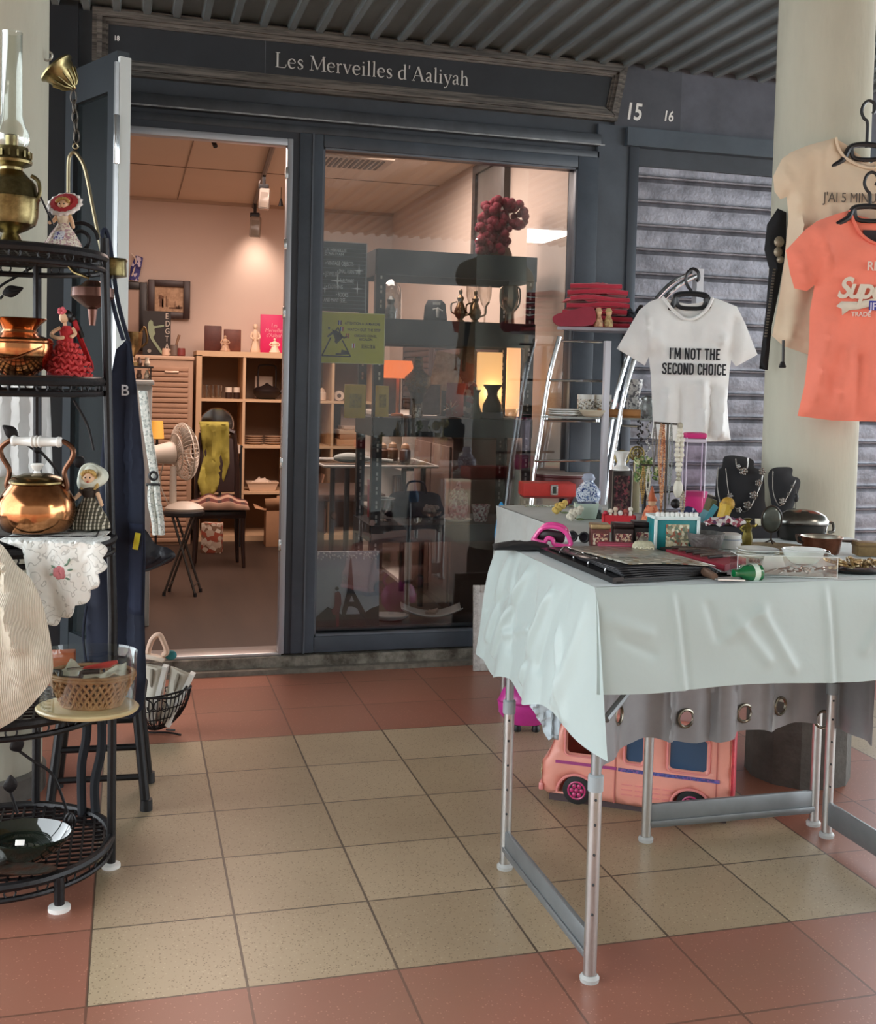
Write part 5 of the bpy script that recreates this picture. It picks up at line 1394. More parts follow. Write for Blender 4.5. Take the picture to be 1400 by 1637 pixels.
# red box of knives
P = [on(x, y, TZ1) for x, y in ((1064, 888), (1158, 914), (1192, 902), (1110, 884))]
o = tag(empty('red_cutlery_case', tuple(P[0])), 'flat crimson case of old cutlery lying open on the near table', 'case')
def qq(a, b): r = P[0].lerp(P[1], a).lerp(P[3].lerp(P[2], a), b); return (r.x - P[0].x, r.y - P[0].y)
g = G(); c = [qq(0, 0), qq(1, 0), qq(1, 1), qq(0, 1)]
g.add([(x, y, z) for z in (0, 0.014) for x, y in c], [(3, 2, 1, 0), (4, 5, 6, 7), (0, 1, 5, 4), (1, 2, 6, 5), (2, 3, 7, 6), (3, 0, 4, 7)]); g.M('case', mat('#9c2b3c', 0.6, 0, 0.15, 20), o)
for k in range(6):
    a0 = qq(0.05 + 0.13 * k, 0.1); a1 = qq(0.3 + 0.13 * k, 0.95)
    kn = tag(empty('old_knife', (P[0].x + a0[0], P[0].y + a0[1], TZ1 + 0.017)), None, 'knife', group='old knives in the red case')
    kn['label'] = 'old table knife with a dull blade lying in the red case'
    d = Vector((a1[0] - a0[0], a1[1] - a0[1], 0))
    G().tube([(0, 0, 0.002), tuple(d * 0.4 + Vector((0, 0, 0.003)))], [0.004, 0.0035], 8).M('handle', mat(('#3b2e28', '#5a4c40', '#2b2725')[k % 3], 0.5), kn)
    G().tube([tuple(d * 0.4 + Vector((0, 0, 0.003))), tuple(d * 1.05 + Vector((0, 0, 0.003)))], [0.003, 0.0012], 6).M('blade', mat('#8f8b86', 0.3, 1.0, 0.4, 60), kn)
# cleaver
p0 = on(1112, 912, TZ1 + 0.006); p1 = on(1142, 925, TZ1 + 0.006); p2 = on(1180, 925, TZ1 + 0.002)
o = tag(empty('wood_handled_scraper', tuple(p0)), 'scraper with a brown wooden handle and flat steel blade at the cloth front', 'scraper')
G().tube([(0, 0, 0.004), tuple((p1 - p0) * 0.5 + Vector((0, 0, 0.005))), tuple(p1 - p0 + Vector((0, 0, 0.004)))], [0.009, 0.010, 0.007], 12).M('handle', mat('#6b5140', 0.5, 0, 0.4, 30), o)
d = (p2 - p1); n = Vector((-d.y, d.x, 0)).normalized() * 0.02
q = [p1 - p0 - n * .5, p2 - p0 - n, p2 - p0 + n, p1 - p0 + n * .5]
G().add([tuple(v + Vector((0, 0, zz))) for zz in (-0.002, 0.001) for v in q], [(3, 2, 1, 0), (4, 5, 6, 7), (0, 1, 5, 4), (1, 2, 6, 5), (2, 3, 7, 6), (3, 0, 4, 7)]).M('blade', mat('#c3c1bd', 0.3, 0.9), o)
# green bottle lying down
p0 = on(1213, 915, TZ1 + 0.013)
o = tag(empty('green_bottle', tuple(p0), FACE + 0.35), 'tiny green glass bottle lying on its side at the cloth front', 'bottle'); s = sc(p0)
R = rotm(ry=-PI / 2)
G(s).lathe([(-2, 12), (0, 14), (20, 14), (30, 11), (38, 6), (48, 6)], 24, R=R).M('bottle', mat('#14713f', 0.08, 0, 0.3, 30, coat=1.0), o)
G(s).lathe([(6, 14.3), (16, 14.3)], 24, R=R).M('label_band', mat('#cfe0d2', 0.5), o)
# clear acrylic box with chains
p0 = on(1258, 923, TZ1)
o, s = thing('acrylic_tray', 'clear acrylic tray of silver chains at the front of the near table', 'tray', loc=tuple(p0))
AC = glass('#fbfdfc', 0.05, 0.35, 0.02)
g = G(s)
g.bx(-80, 80, 0, 1, 0, 34); g.bx(-80, 80, 44, 45, 0, 34); g.bx(-80, -79, 0, 45, 0, 34); g.bx(79, 80, 0, 45, 0, 34); g.bx(-80, 80, 0, 45, 0, 1); g.M('walls', AC, o)
g = G(s)
for a, b in (((-80, 0), (80, 0)), ((80, 0), (80, 45)), ((80, 45), (-80, 45)), ((-80, 45), (-80, 0))): g.tube([(a[0], a[1], 34), (b[0], b[1], 34)], 0.7, 5)
g.tube([(-80, 0, 0), (-80, 0, 34)], 0.6, 5); g.tube([(80, 0, 0), (80, 0, 34)], 0.6, 5); g.tube([(-80, 0, 1), (80, 0, 1)], 0.6, 5); g.M('edges', mat('#dfe6e4', 0.2), o)
rnd = random.Random(5)
for k in range(7):
    cx_ = -62 + 20 * k
    ch = tag(empty('silver_chain', (p0.x + CR.x * cx_ * s, p0.y + CR.y * cx_ * s, TZ1 + 0.003), FACE), 'tangled silver chain lying inside the clear acrylic tray', 'jewellery', group='chains in the acrylic tray')
    pts = [(rnd.uniform(-12, 12), rnd.uniform(8, 36), rnd.uniform(1, 12)) for _ in range(9)]
    G(s).tube(smooth_path(pts, 5), 1.3, 5).M('links', mat(('#b9b8b4', '#8d8a85', '#d5d4cf')[k % 3], 0.25, 0.9), ch)
o, s = thing('price_card', 'small folded clear price card standing inside the acrylic tray', 'card', loc=tuple(p0 + CR * (-12 * s) + Vector((0, 0.02, 0.0015))))
G(s).add([(-22, 0, 0), (22, 0, 0), (14, 8, 30), (-14, 8, 30), (-22, 18, 0), (22, 18, 0)], [(0, 1, 2, 3), (3, 2, 5, 4)]).M('card', mat('#d9dcda', 0.25, alpha=0.8), o)
# dark brooches
for k, (x, y) in enumerate(((1216, 890), (1232, 897), (1205, 899))):
    o, s = thing('brooch', ('dark red bead brooch nearest the china plates', 'dark brooch between plates and acrylic tray', 'dark brooch just above the green bottle')[k], 'jewellery', x=x, y=y, z=TZ1 + 0.001)
    g = G(s)
    for i in range(9): g.ball((8 * math.cos(i * .7) * (0.4 + 0.07 * i), 7 * math.sin(i * .7) * (0.4 + .07 * i), 3.5), 3.4, 8, 6)
    g.M('beads', mat(('#6d3f43', '#5a4b46', '#54494a')[k], 0.3, 0.3), o)
# right end: jewellery heap and wooden box, tray
o, s = thing('black_saucer', 'black shallow tray of jewellery at the right edge of the picture', 'tray', x=1365, y=914, z=TZ1)
G(s).lathe([(0, 44), (3, 50), (5, 52), (4, 46), (3, 0)], 40, sy=0.6).M('dish', BLK, o)
rnd = random.Random(11)
for k in range(5):
    hp = tag(empty('gold_necklace', tuple(o.location + CR * ((-26 + 13 * k) * s) + Vector((0, 0.01 * (k % 2), 0.006)))), 'bunched gold coloured necklace in the black shallow tray', 'jewellery', group='gold necklaces in the black tray')
    pts = [(rnd.uniform(-16, 16), rnd.uniform(-14, 14), rnd.uniform(2, 16)) for _ in range(12)]
    G(s).tube(smooth_path(pts, 5), 2.2, 6).M('beads', blotch(['#9a7c4d', '#c2a87c', '#6f5436', '#d8c39a'], 220, 0.35, 0.5), hp)
o, s = thing('wooden_box', 'little brown wooden box at the right edge behind the gold jewellery', 'box', x=1388, y=890, z=TZ1)
G(s).bx(-16, 26, 0, 30, 0, 22, 1).M('body', mat('#8b7148', 0.55, 0, 0.35, 30), o); G(s).bx(-17, 27, -1, 31, 15, 18, 0.5).M('lid_edge', mat('#6a5333', 0.5), o)
o, s = thing('brown_tray', 'round brown patterned tray lying under the oval medallion', 'tray', x=1240, y=878, z=TZ1 - 0.0005)
G(s).lathe([(0, 62), (2, 66), (3, 64), (2, 60), (1.5, 0)], 44, sy=0.9).M('tray', mat('#7a6a50', 0.4, 0.4, 0.5, 30, col2='#b5a680'), o)
o, s = thing('dark_spatulas', 'bundle of dark handled kitchen tools behind the red case', 'utensils', x=1085, y=882, z=TZ1 + 0.002)
for k in range(3): G(s).tube([(-30 + 8 * k, 4 * k, 3), (20 + 10 * k, -4 + 5 * k, 5)], [4, 2.4], 8).M('handle', mat('#2c2a2a', 0.5), o)
# =================================================================== GOODS ON THE BACK TABLE (surface 0.741)
T2 = 0.7405
GLS = glass('#eef4f1', 0.12, 0.8, 0.03)
o, s = thing('red_belt_box', 'long red box strapped like a belt with a silver buckle on the back table', 'box', x=885, y=799, z=T2, rz=FACE + 0.12)
o.location += Vector((0.0, 0.05, 0))
G(s).bx(-42, 44, 0, 46, 3, 24, 1).M('lid', mat('#cf3f38', 0.5, 0, 0.15, 20), o); G(s).bx(-40, 42, 2, 44, 0, 4).M('base', mat('#7c2d2a', 0.6), o)
g = G(s)
for x0, x1, z0, z1 in ((2, 14, 5, 8), (2, 14, 19, 22), (2, 5, 5, 22), (11, 14, 5, 22)): g.bx(x0, x1, -1.6, 0.5, z0, z1, 0.4)
g.M('buckle', mat('#d9d9d6', 0.25, 0.8), o); G(s).bx(5, 11, -0.8, 0.2, 8, 19).M('buckle_plate', mat('#3a4238', 0.4), o)
o, s = thing('round_drum_box', 'round dark red box with a pale lid behind the red belt box', 'box', x=915, y=786, z=T2)
o.location += Vector((0, 0.12, 0))
G(s).lathe([(0, 48), (20, 48), (22, 50), (25, 50)], 44, sy=0.9).M('box', mat('#5e2a2b', 0.5), o); G(s).lathe([(25, 49), (26.5, 49), (27, 40), (26, 0)], 44, sy=0.9).M('lid', mat('#b3a9a2', 0.6, 0, 0.3, 14), o)
o, s = thing('blue_white_vase', 'round blue and white porcelain jar with a lid behind the mint tub', 'jar', x=948, y=814, z=T2)
o.location += Vector((0, 0.05, 0))
BW_ = blotch(['#c9d2e0', '#5b6f9c', '#aebccf', '#3d4f7c', '#dbe2ea'], 210, 0.15)
G(s).lathe([(0, 12), (3, 14), (16, 20), (28, 20), (38, 12), (42, 8), (46, 8)], 32).M('body', BW_, o); G(s).lathe([(45, 10), (48, 11), (54, 8), (56, 4)], 24).M('lid', mat('#aab2c4', 0.2), o)
o, s = thing('mint_tub', 'pale mint tapered square tub on the back table', 'tub', x=940, y=830, z=T2)
o.location += Vector((0, 0.02, 0))
g = G(s); g.add([(-15, -9, 0), (15, -9, 0), (15, 9, 0), (-15, 9, 0), (-19, -12, 25), (19, -12, 25), (19, 12, 25), (-19, 12, 25), (-17, -10, 25), (17, -10, 25), (17, 10, 25), (-17, 10, 25), (-14, -8, 4), (14, -8, 4), (14, 8, 4), (-14, 8, 4)],
     [(3, 2, 1, 0), (0, 1, 5, 4), (1, 2, 6, 5), (2, 3, 7, 6), (3, 0, 4, 7), (4, 5, 9, 8), (5, 6, 10, 9), (6, 7, 11, 10), (7, 4, 8, 11), (8, 9, 13, 12), (9, 10, 14, 13), (10, 11, 15, 14), (11, 8, 12, 15), (12, 13, 14, 15)])
g.M('tub', mat('#c9dccd', 0.4), o)
g = G(s)
rnd = random.Random(2)
for i in range(16): g.ball((rnd.uniform(-13, 13), rnd.uniform(-8, 8), 24), (5, 4, 3), 8, 6)
g.M('filling', mat('#5d6a86', 0.5, 0, 0.5, 60), o)
def rose(cx_, cy_, cz_, r, g):
    for i in range(9):
        a = i * 2.4; q = r * (0.25 + 0.075 * i); g.ball((cx_ + q * math.cos(a), cy_ + q * 0.6 * math.sin(a), cz_ + q * 0.7 * math.sin(a + 1)), (r * .42, r * .36, r * .42), 8, 6)
for nm_, x, y, r, c, lab in (('yellow_flower', 893, 812, 12, '#e3c067', 'yellow artificial rose on the left edge of the back table'), ('red_flower', 906, 804, 8, '#8f2f2e', 'dark red artificial rose beside the yellow one'), ('cream_flower', 917, 822, 13, '#e9e3cf', 'cream artificial rose hanging at the edge of the back table')):
    o, s = thing(nm_, lab, 'flower', x=x, y=y + r * 0.8, z=T2)
    g = G(s); rose(0, 0, r * .9, r, g); g.M('petals', mat(c, 0.7, 0, 0.3, 60), o)
    g = G(s); g.ball((r * .8, 0, r * .2), (r * .5, r * .3, r * .15), 8, 6); g.tube([(0, 0, r * .4), (r * .6, 3, 1)], 1, 5); g.M('stem', mat('#7b8a63', 0.7), o)
# bead string on the left
o, s = thing('bead_string', 'string of small pale beads along the left edge of the back table', 'necklace', x=868, y=811, z=T2)
g = G(s)
for i in range(26): g.ball((-28 + 2.5 * i, 3 * math.sin(i * 0.7) + 0.25 * i, 2.0), 1.7, 8, 6)
g.M('beads', blotch(['#cfd3c2', '#9aa38f', '#e2e3d8', '#b3a27e'], 300, 0.3), o)
for k, (x, y, c, lab) in enumerate(((935, 826, '#9fb3a4', 'tiny pale green perfume bottle in front of the mint tub'), (944, 828, '#bcc7c0', 'tiny clear perfume bottle, middle of the row before the mint tub'), (958, 829, '#3c4c48', 'tiny dark green perfume bottle right of the mint tub'))):
    o, s = thing('perfume_bottle', lab, 'bottle', x=x, y=y, z=T2, group='tiny perfume bottles')
    G(s).lathe([(0, 5), (1, 6), (8, 6), (10, 2.5)], 14).M('flask', mat(c, 0.1, coat=0.6, alpha=0.85), o); G(s).lathe([(10, 2.6), (14, 2.6)], 10).M('cap', mat('#43484a', 0.4), o)
# dark wooden case under the red tray
wl = on(925, 850, 0.7405)
o, s = thing('dark_wood_case', 'dark brown wooden display case under the red oblong box', 'case', loc=(1.435, 0.60, T2 + 0.0), rz=FACE)
s = sc(o.location)
g = G(s); g.bx(-36, 66, 0, 60, 0, 24, 1); g.M('body', mat('#3b2423', 0.45, 0, 0.3, 30), o)
g = G(s); g.bx(-40, 70, -3, 63, 24, 30, 1.5); g.M('top', mat('#5d2f2a', 0.4, 0, 0.3, 30), o)
cs = o
p0 = at(992, 846, 0.60)
o, s = thing('red_oblong_box', 'red oblong box of trinkets on the dark wooden case', 'box', loc=(p0.x, 0.605, T2 + 30 * s + 0.0005))
g = G(s); g.bx(-25, 24, 0, 22, 0, 2); g.bx(-25, 24, 0, 2, 0, 26); g.bx(-25, 24, 20, 22, 0, 26); g.bx(-25, -23, 0, 22, 0, 26); g.bx(22, 24, 0, 22, 0, 26); g.M('box', mat('#c32b36', 0.45), o)
for k in range(6):
    G_ = tag(empty('trinket', tuple(o.location + CR * ((-19 + 8 * k) * s) + Vector((0, 0.02, 3 * s)))), 'small ornament sticking out of the red oblong box', 'trinket', group='trinkets in the red oblong box')
    g = G(s); g.lathe([(0, 3), (20, 3.4), (24 + (k % 3) * 3, 2)], 10); g.ball((0, 0, 27 + (k % 3) * 3), 4, 10, 8); g.M('body', mat(('#b3283c', '#e2d8c6', '#cdb7a0', '#e6e2d8', '#9c4b3f', '#d7d2c4')[k], 0.4), G_)
o, s = thing('black_perfume_ball', 'round black bottle stopper beside the red oblong box', 'bottle', loc=tuple(at(1018, 826, 0.66)[:2]) + (T2,))
s = sc(o.location); G(s).lathe([(0, 7), (8, 8), (14, 4), (16, 3)], 14).M('flask', mat('#3a3434', 0.2, coat=0.5), o); G(s).ball((0, 0, 22), 6.5, 14, 10).M('stopper', BLK, o)
# white roll, goblet and dark framed box
o, s = thing('white_roll', 'rolled white paper lying behind the red oblong box', 'paper', x=1000, y=822, z=T2 + 0.02, rz=FACE - 0.1)
o.location.y += 0.06
o.location.z = T2
G(s).lathe([(-26, 8), (28, 8)], 20, (0, 0, 8), R=rotm(ry=PI / 2)).M('paper', WHITE, o); G(s).lathe([(28, 5), (29, 5)], 16, (0, 0, 8), R=rotm(ry=PI / 2)).M('core', mat('#8e8a82', 0.8), o)
o, s = thing('glazed_shadow_box', 'dark glazed box with a printed rose front under the white vase', 'box', loc=tuple(at(993, 806, 1.12)[:2]) + (T2,), rz=FACE + 0.15)
s = sc(o.location); h = (at(993, 752, 1.12).z - T2) / s
G(s).bx(-17, 17, 0, 18, 0, h, 1).M('case', mat('#2a2226', 0.3, coat=0.4), o); G(s).bx(-13, 13, -1, 0.5, h * .12, h * .9).M('picture', blotch(['#4a3038', '#8a4a52', '#2b2024', '#6d5a52', '#3a2a30'], 150, 0.3), o)
g = G(s); g.tube([(-16, -1, 2), (16, -1, 2), (16, -1, h - 1), (-16, -1, h - 1)], 0.9, 5, closed=True); g.M('edge', mat('#9a938a', 0.3, 0.8), o)
zt = T2 + h * s; pb = o.location.copy()
o, s = thing('white_waisted_vase', 'white waisted vase on top of the dark glazed box', 'vase', loc=(pb.x, pb.y + 0.01, zt))
G(s).lathe([(0, 14), (3, 14), (8, 8), (14, 6.5), (22, 9), (30, 13), (28, 11), (20, 6), (6, 5), (5, 0)], 22).M('vase', mat('#e6e6e2', 0.35), o)
o, s = thing('cream_box', 'narrow cream box standing right of the dark glazed box', 'box', loc=tuple(at(1016, 806, 1.14)[:2]) + (T2,), rz=FACE + 0.1)
G(s).bx(-6, 6, 0, 14, 0, h * .95, 0.8).M('carton', mat('#d9cfae', 0.6), o)
o, s = thing('gold_filigree_stand', 'gold filigree butterfly candle holder behind the white waisted vase', 'candle holder', loc=tuple(at(1012, 790, 1.2)[:2]) + (T2,))
GOLD = mat('#a3935f', 0.35, 0.9, 0.4, 60)
s = sc(o.location); g = G(s)
z_ = (at(1012, 728, 1.2).z - T2) / s
g.tube([(0, 0, 0), (0, 0, z_)], 1.4, 6); g.lathe([(0, 10), (2, 10), (3, 3)], 18); g.M('stem', GOLD, o)
for cx_, cz_, r in ((-20, z_ - 4, 11), (4, z_ + 3, 11), (2, z_ - 42, 10)):
    g = G(s); g.ring((cx_, 0, cz_), r, 1.6, 24, 'y'); g.ring((cx_, 0, cz_), r * .6, 1.5, 20, 'y')
    for i in range(8): g.tube([(cx_ + r * .2 * math.cos(i * PI / 4), 0, cz_ + r * .2 * math.sin(i * PI / 4)), (cx_ + r * math.cos(i * PI / 4), 0, cz_ + r * math.sin(i * PI / 4))], 1.0, 5)
    g.tube([(0, 0, cz_), (cx_, 0, cz_)], 1.2, 5); g.M('filigree_disc', GOLD, o)
o, s = thing('green_plant_pot', 'small green silk plant in a black holder on the back table', 'plant', loc=tuple(at(1030, 800, 1.0)[:2]) + (T2,))
s = sc(o.location); z_ = (at(1030, 765, 1.0).z - T2) / s
G(s).lathe([(0, 9), (3, 9), (5, 4), (z_ * .5, 3), (z_ * .7, 7), (z_ * .8, 8)], 18).M('holder', BLK, o)
g = G(s); rnd = random.Random(8)
for i in range(46):
    a = rnd.uniform(0, 2 * PI); q = rnd.uniform(3, 17); zz = z_ + rnd.uniform(-14, 18)
    g.ball((q * math.cos(a), q * math.sin(a), zz), (5, 2, 3), 7, 5, R=rotm(rnd.uniform(-1, 1), rnd.uniform(-1, 1), a))
g.M('leaves', blotch(['#5f7a3f', '#8a9a5a', '#3f5a30', '#c9c9a0', '#74884c'], 140, 0.6), o)
o, s = thing('silver_paper_box', 'grey silver gift box behind the orange figurine', 'box', loc=tuple(at(1026, 822, 0.9)[:2]) + (T2,), rz=FACE)
G(s).bx(-11, 10, 0, 16, 0, 34, 0.8).M('box', mat('#9d9fa1', 0.35, 0.5, 0.3, 40), o)
o, s = thing('orange_figurine', 'orange patterned cloaked figurine with a pointed cap', 'figurine', loc=tuple(at(1041, 826, 0.84)[:2]) + (T2,))
s = sc(o.location)
G(s).lathe([(0, 14), (4, 15), (20, 13), (34, 9), (40, 6)], 22).M('cloak', blotch(['#c9613f', '#d9805a', '#a84a32', '#e0946a'], 190, 0.6), o)
G(s).ball((0, -1, 44), (5, 5, 6), 12, 8).M('head', mat('#d9b08a', 0.6), o); G(s).lathe([(46, 7), (52, 4), (64, 0.8)], 16).M('cap', mat('#c96a44', 0.6), o)
o, s = thing('striped_egg', 'small striped egg cup at the foot of the orange figurine', 'ornament', loc=tuple(at(1034, 832, 0.74)[:2]) + (T2,))
s = sc(o.location); G(s).lathe([(0, 6), (8, 9), (16, 8), (19, 4)], 16).M('cup', stripes('#6d7a52', '#d5d2bb', 320, 0, 0.5, 0.4), o)
# jewellery tree
jt, s = thing('necklace_tree', 'dark wire necklace stand hung with beads on the back table', 'jewellery stand', loc=tuple(at(1062, 838, 0.80)[:2]) + (T2,))
s = sc(jt.location); H = (at(1062, 676, 0.80).z - T2) / s
WIR = mat('#4b443d', 0.4, 0.7)
g = G(s); g.lathe([(0, 20), (3, 20), (5, 6)], 24); g.tube([(0, 0, 2), (0, 0, H)], 1.8, 8); g.tube([(-22, 0, H), (20, 0, H - 2)], 1.6, 8); g.tube([(-40, 0, H - 68), (10, 0, H - 68)], 1.3, 6); g.tube([(-18, 0, H - 112), (30, 0, H - 108)], 1.3, 6); g.M('frame', WIR, jt)
def strand(x, z0, z1, r, m, lab, big=None, w=3):
    st = tag(empty('necklace', tuple(jt.location + CR * (x * s) + Vector((0, -0.006, z0 * s)))), lab, 'necklace', group='necklaces on the wire stand')
    g = G(s); n = max(4, int((z0 - z1) / (r * 1.7)))
    for k in (-1, 1):
        for i in range(n):
            t = i / (n - 1); g.ball((k * w * math.sin(PI * min(t * 1.15, 1)), 0, -(z0 - z1) * t), r * (1.0 if i % 3 else 1.2), 8, 6)
    g.M('beads', m, st)
    if big: G(s).ball((0, 0, -(z0 - z1) - big), (big * .55, big * .4, big), 12, 8).M('pendant', m, st)
strand(-22, H - 2, H - 76, 1.6, mat('#8d8a86', 0.3, 0.6), 'thin grey metal necklace, far left strand of the wire stand')
strand(-12, H - 2, H - 96, 1.8, mat('#c9a17f', 0.4, 0, 0.2, 80), 'long peach bead necklace on the wire stand', big=None)
strand(-8, H - 4, H - 150, 2.0, blotch(['#c98a5f', '#d9b08a', '#a3603f'], 260, 0.4), 'long brown amber necklace on the wire stand', big=6)
strand(4, H - 2, H - 128, 1.5, mat('#a9b0ae', 0.25, 0.4), 'thin silvery strand at the middle of the wire stand')
strand(18, H - 4, H - 90, 4.2, mat('#e6e2d2', 0.4, 0, 0.15, 60), 'chunky white shell necklace on the right of the wire stand', big=15, w=4)
strand(-38, H - 70, H - 128, 1.8, mat('#b3965f', 0.35, 0.7), 'short gold necklace on the lower left arm of the wire stand')
strand(-30, H - 70, H - 122, 1.6, mat('#cfcabb', 0.35), 'short pale bead necklace on the lower arm of the wire stand')
strand(26, H - 110, H - 150, 2.0, mat('#b3a58f', 0.4), 'short beige strand on the lower right arm of the wire stand')
o, s = thing('spiral_necklace', 'black spiral bead string hanging left of the wire stand', 'necklace', loc=tuple(at(1024, 668, 1.985)))
g = G(s)
for i in range(44): g.ball((4 * math.cos(i * 1.1), 4 * math.sin(i * 1.1), -2.0 * i), 2.0, 7, 5)
g.M('beads', mat('#2b2a2c', 0.3), o)
o, s = thing('crystal_necklace', 'clear crystal drop necklace hanging beside the black spiral string', 'necklace', loc=tuple(at(1037, 668, 1.985)))
g = G(s)
for i in range(30): g.ball((3 * math.sin(i * .9), 0, -3.0 * i), (2.0, 2.0, 2.4), 7, 5)
g.M('beads', blotch(['#c9c9c6', '#6d6d6c', '#e2e2df', '#3a3a3c'], 250, 0.2), o)
# pink clear doll tube
o, s = thing('clear_display_tube', 'tall clear plastic tube with pink lid and base', 'display box', loc=tuple(at(1107, 800, 1.45)[:2]) + (T2,))
s = sc(o.location); H = (at(1107, 691, 1.45).z - T2) / s; b0 = 0
HP = mat('#d9327f', 0.35, coat=0.3)
G(s).box((0, 0, 17), (28, 22, 34), bev=3).M('base', HP, o)
G(s).box((0, 0, H - 5), (34, 28, 10), bev=4).M('lid', HP, o)
g = G(s); g.box((0, 0, (26 + H - 10) / 2), (30, 24, H - 36)); g.M('tube', glass('#f6eef6', 0.05, 0.4, 0.03), o)
g = G(s)
for sx_ in (-1, 1):
    for sy_ in (-1, 1): g.tube([(15 * sx_, 12 * sy_, 24), (15 * sx_, 12 * sy_, H - 8)], 0.9, 5)
g.box((0, 0, H - 13), (32, 26, 6), bev=1); g.M('edges', mat('#d6cbd9', 0.3), o)
o, s = thing('pink_cube', 'little pink plastic cube right of the clear tube', 'toy', loc=tuple(at(1124, 800, 1.47)[:2]) + (T2,))
o.location.z = T2; G(s).box((0, 0, 16), (11, 11, 32), bev=1).M('cube', mat('#e66fae', 0.4), o)
# row of small goods in front of the tube
o, s = thing('white_slipper', 'white fur trimmed slipper behind the teal box', 'shoe', loc=tuple(at(1078, 838, 0.78)[:2]) + (T2,), rz=FACE + 0.5)
s = sc(o.location); g = G(s); g.grid(lambda u, v: (-26 + 52 * v, -9 * math.cos(PI * u), 2 + 14 * math.sin(PI * u) * (0.4 + v) * (1 if v > .4 else .4)), 12, 12); g.M('upper', mat('#dfe0d2', 0.9, 0, 0.15, 40, 0.5, 90), o, solid=0.003)
o, s = thing('dotted_purse', 'navy purse with pale dots leaning behind the teal box', 'purse', loc=tuple(at(1097, 834, 0.84)[:2]) + (T2,), rz=FACE)
s = sc(o.location)
def f_dot(N, L, v, b):
    m = N.new('ShaderNodeMapping'); m.inputs['Scale'].default_value = (95, 1, 95); L.new(v, m.inputs[0])
    d = nvor(N, L, m.outputs[0], 1.0); return nmix(N, L, nm(N, L, 'LESS_THAN', d, 0.3), lin('#26305c'), lin('#c3cbe2'))
G(s).pillow(curve2([(-15, 0), (14, 0), (18, 16), (10, 34), (-4, 36), (-16, 20)], 4), 4, 9).M('purse', pattern(f_dot, rough=0.6), o, weld=True)
G(s).ball((-14, -2, 40), 6, 12, 8).M('clasp', BLK, o)
for nm_, x, w, h, c, tl, lab in (('teal_book', 1117, 10, 40, '#4f9fae', 0.55, 'slim teal book leaning beside the dotted purse'), ('olive_book', 1127, 9, 42, '#5d5a36', 0.28, 'slim olive book between the teal book and the black bust'), ('black_book', 1136, 9, 46, '#1d1c1c', 0.12, 'slim black book nearest the black necklace bust')):
    o, s = thing(nm_, lab, 'book', loc=tuple(at(x - 4, 836, 0.86)[:2]) + (T2 + 0.002,), rz=FACE)
    s = sc(o.location); G(s).box((h * math.sin(tl) / 2, 6, h / 2 * math.cos(tl) + 3), (w * .7, 28, h), (0, tl, 0), 0.8).M('cover', mat(c, 0.5), o)
    G(s).box((h * math.sin(tl) / 2, 6, h / 2 * math.cos(tl) + 3.6), (w * .45, 27, h * .98), (0, tl, 0)).M('pages', mat('#cfc8b4', 0.8), o)
o, s = thing('yellow_shoe', 'yellow high heeled shoe ornament before the black bust', 'ornament', loc=tuple(at(1132, 842, 0.74)[:2]) + (T2,), rz=FACE)
s = sc(o.location); YL = mat('#dfb84a', 0.5, 0, 0.25, 30)
G(s).tube(smooth_path([(-26, -2, 3), (-12, -2, 7), (6, -2, 10), (14, 0, 24), (20, 0, 40), (22, 0, 50)], 6), [3 + 0.2 * i for i in range(31)], 10).M('sole', YL, o)
g = G(s); g.grid(lambda u, v: (8 + 18 * v + 6 * (u - .5), -6 + 3 * math.sin(PI * u), 10 + 44 * v), 8, 8); g.ball((23, -3, 50), (8, 4, 8), 12, 8); g.M('upper', mat('#d2a33c', 0.5, 0, 0.4, 60), o, solid=0.004)
# black necklace busts
VEL = mat('#17171b', 0.9, sheen=0.4)
def bust(x, y, Yd, out, lab):
    o, s = thing('necklace_bust', lab, 'display bust', loc=tuple(at(x, y, Yd)[:2]) + (T2,))
    s = sc(o.location); dz = (at(x, y, Yd).z - T2) / s
    g = G(s); g.pillow([(a, b + dz) for a, b in out], 6, 10); M_ = g.M('velvet', VEL, o, weld=True)
    for v in o.children: v.rotation_euler = (-0.18, 0, 0)
    G(s).box((0, 20, max(dz + 6, 6) / 2), (26, 24, max(dz + 6, 6)), bev=1).M('easel', BLK, o)
    return o, s, dz
b1, s1, dz1 = bust(1182, 838, 0.80, curve2([(-36, 0), (-38, 40), (-34, 82), (-26, 92), (-22, 108), (0, 110), (24, 104), (26, 92), (40, 84), (42, 40), (40, 0)], 4), 'wide black velvet necklace bust on the back table')
SIL = mat('#a8a5a0', 0.25, 0.9, 0.3, 60)
def necklace(o, s, dz, pts, big, lab, grp='necklaces on the black busts'):
    n = tag(empty('necklace', tuple(o.location + Vector((0, -0.004, 0))), FACE, rx=-0.18), lab, 'necklace', group=grp)
    g = G(s); P = smooth_path([(x, -11, z + dz) for x, z in pts], 8)
    g.tube(P, 1.1, 5); g.M('chain', SIL, n)
    for x, z, r in big:
        q = G(s); q.ball((x, -12, z + dz), (r * .45, 2, r * .45), 8, 6)
        for i in range(5): q.ball((x + r * .62 * math.cos(i * 1.257), -11.5, z + dz + r * .62 * math.sin(i * 1.257)), (r * .42, 1.8, r * .42), 8, 6)
        q.M('flower', SIL, n)
necklace(b1, s1, dz1, [(-24, 88), (-20, 50), (-14, 30), (0, 20), (12, 24), (22, 42), (32, 66), (36, 88)], [(34, 84, 6), (28, 66, 6), (20, 46, 7), (10, 30, 7), (-4, 22, 5), (-18, 44, 5)], 'silver flower necklace hung wide on the larger black bust')
